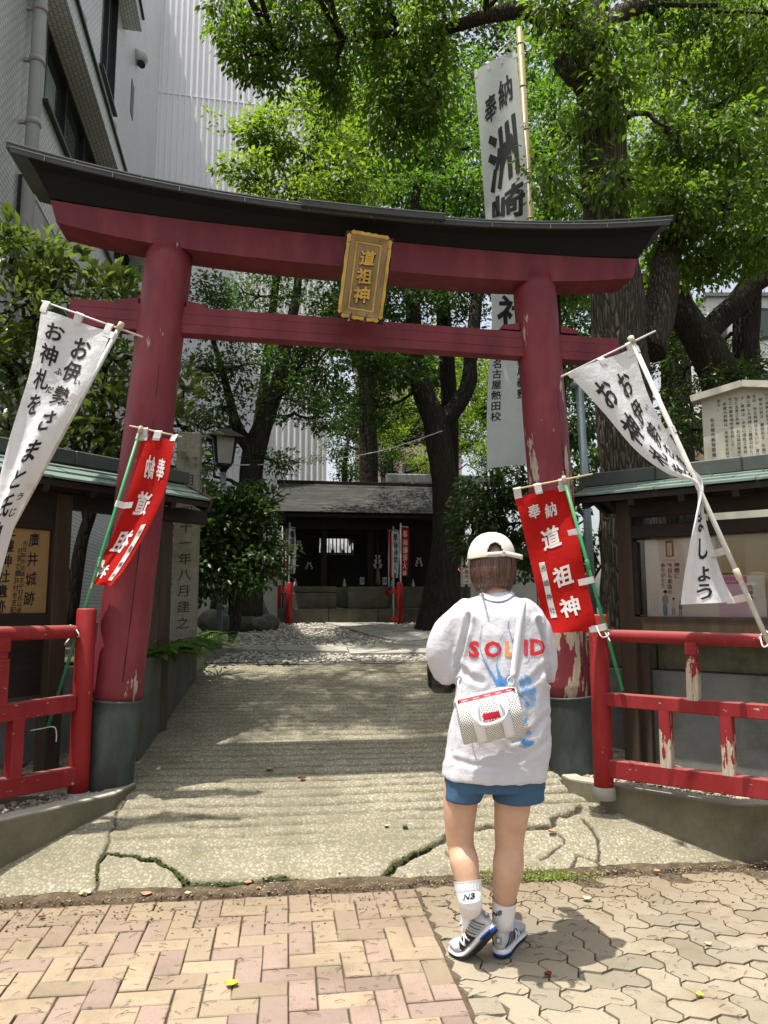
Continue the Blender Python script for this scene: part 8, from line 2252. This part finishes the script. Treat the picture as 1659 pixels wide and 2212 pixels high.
for x0_ in (-.050, .052):
    ribbon([bon(x0_ + .010 * (s_ - .5), z, .003) for s_, z in zip(np.linspace(0, 1, 18), np.linspace(.055, -.080, 18))], (.036, 0, .0), 'webbing', M_WEB)
lab_ = MB(); V3 = []
for x in np.linspace(-.030, .034, 12):
    for z in (-.012, .0, .014, .026): V3.append(bon(x, z, .0022))
lab_._add(V3, [(i * 4 + j, i * 4 + j + 1, (i + 1) * 4 + j + 1, (i + 1) * 4 + j) for i in range(11) for j in range(3)], True); lo_ = lab_.build('label_patch', M_REDZ, bag)
write(line('Supreme', .002, -.006, .019, center=True), lambda x, y: bon(x, y, .0032), 'label_lettering', M_SHWH, lo_, bold=.03)
hl_ = [Vector((-.052, bon(-.052, .05).y - .004, .055)), Vector((-.058, -.085, .030)), Vector((-.050, -.098, .004)), Vector((-.020, -.100, -.004)), Vector((.022, -.100, .002)), Vector((.046, -.098, .014)), Vector((.056, -.085, .040)), Vector((.052, bon(.052, .05).y - .004, .060))]
pp, _ = smooth_path(hl_, [1] * 8, 5)
o = MB(); V = []
for i, p in enumerate(pp):
    s_ = i / (len(pp) - 1); k = math.sin(math.pi * s_); wv = Vector((.016 * (1 - k), 0, .005 + .003 * k)) ; V += [p - wv, p + wv]
o._add(V, [(2 * i, 2 * i + 1, 2 * i + 3, 2 * i + 2) for i in range(len(pp) - 1)], True); ho = o.build('handle', M_WEB, bag); solid(ho, .0025)
# strap over the shoulder (follows the shirt), with its clasp
me = strip_on(TB, [(1107, 1460), (1112, 1420), (1118, 1370), (1124, 1325), (1127, 1305), (1126, 1299)], [13.5, 13.5, 13.5, 13, 12.5, 12], .005, 6, 2).data('strap', M_WEB); me.transform(bm_.inverted()); so = add('strap', me, bag); solid(so, .002, 1)
def bl(px, py, dy): return bm_.inverted() @ Q(px, py, dy)
o = MB(); o.tube([bl(1108, 1450, -.145), bl(1105, 1464, -.15)], .009, 10); o.build('slider', M_SHWH, bag)
o = MB(); o.tube([bl(1103 + 7 * math.cos(t), 1471 + 9 * math.sin(t), -.155) for t in np.linspace(0, 6.283, 16)], .0022, 6, caps=False); o.build('ring', M_SHWH, bag)
o = MB(); o.tube([bl(1102 + 3.2 * math.cos(t), 1482 + 7 * math.sin(t), -.165) for t in np.linspace(0, 6.283, 14)], .0020, 6, caps=False); o.build('clasp', M_SHWH, bag)
o = MB(); pp, rr_ = smooth_path([bl(992, 1466, -.11), bl(989, 1478, -.13), bl(996, 1492, -.14), bl(1006, 1488, -.145), bl(998, 1480, -.14), bl(994, 1500, -.15), bl(1001, 1512, -.17)], [.003] * 7, 5); o.tube(pp, rr_, 7); o.build('cord', M_SHWH, bag)
# ------------------------------------------------------------------ black bag carried in front
m, nt, b = _nodes('glossy_black'); b.inputs['Base Color'].default_value = (.006, .006, .007, 1); b.inputs['Roughness'].default_value = .22
n1_ = tex(nt, coords(nt), 14, 4, .6); bump(nt, b, n1_.outputs['Fac'], .5, .02); M_BLKBAG = m
hb = Q(958, 1440, .16)
hbag = empty('black_bag', hb, 0, 'glossy black soft bag hanging in front of the person\'s left arm', 'bag')
o = MB(); rings(o, [(Q(946, 1350, .15), .020, .035), (Q(945, 1400, .15), .032, .05), (Q(946, 1430, .14), .046, .06), (Q(955, 1460, .13), .062, .065), (Q(957, 1484, .12), .062, .058), (Q(958, 1496, .12), .044, .04)], 28, 2.6)
me = remeshed(o, .006, 3); me.materials.append(M_BLKBAG); me.transform(Matrix.Translation(-hb)); add('bag_body', me, hbag)
o = MB(); pp, rr_ = smooth_path([Q(946, 1395, .19) - hb, Q(946, 1360, .20) - hb, Q(952, 1335, .22) - hb, Q(960, 1345, .24) - hb, Q(962, 1395, .24) - hb], [.008] * 5, 5)
o.tube(pp, [(.014, .003)] * len(pp), 8); o.build('handle', M_BLKBAG, hbag)
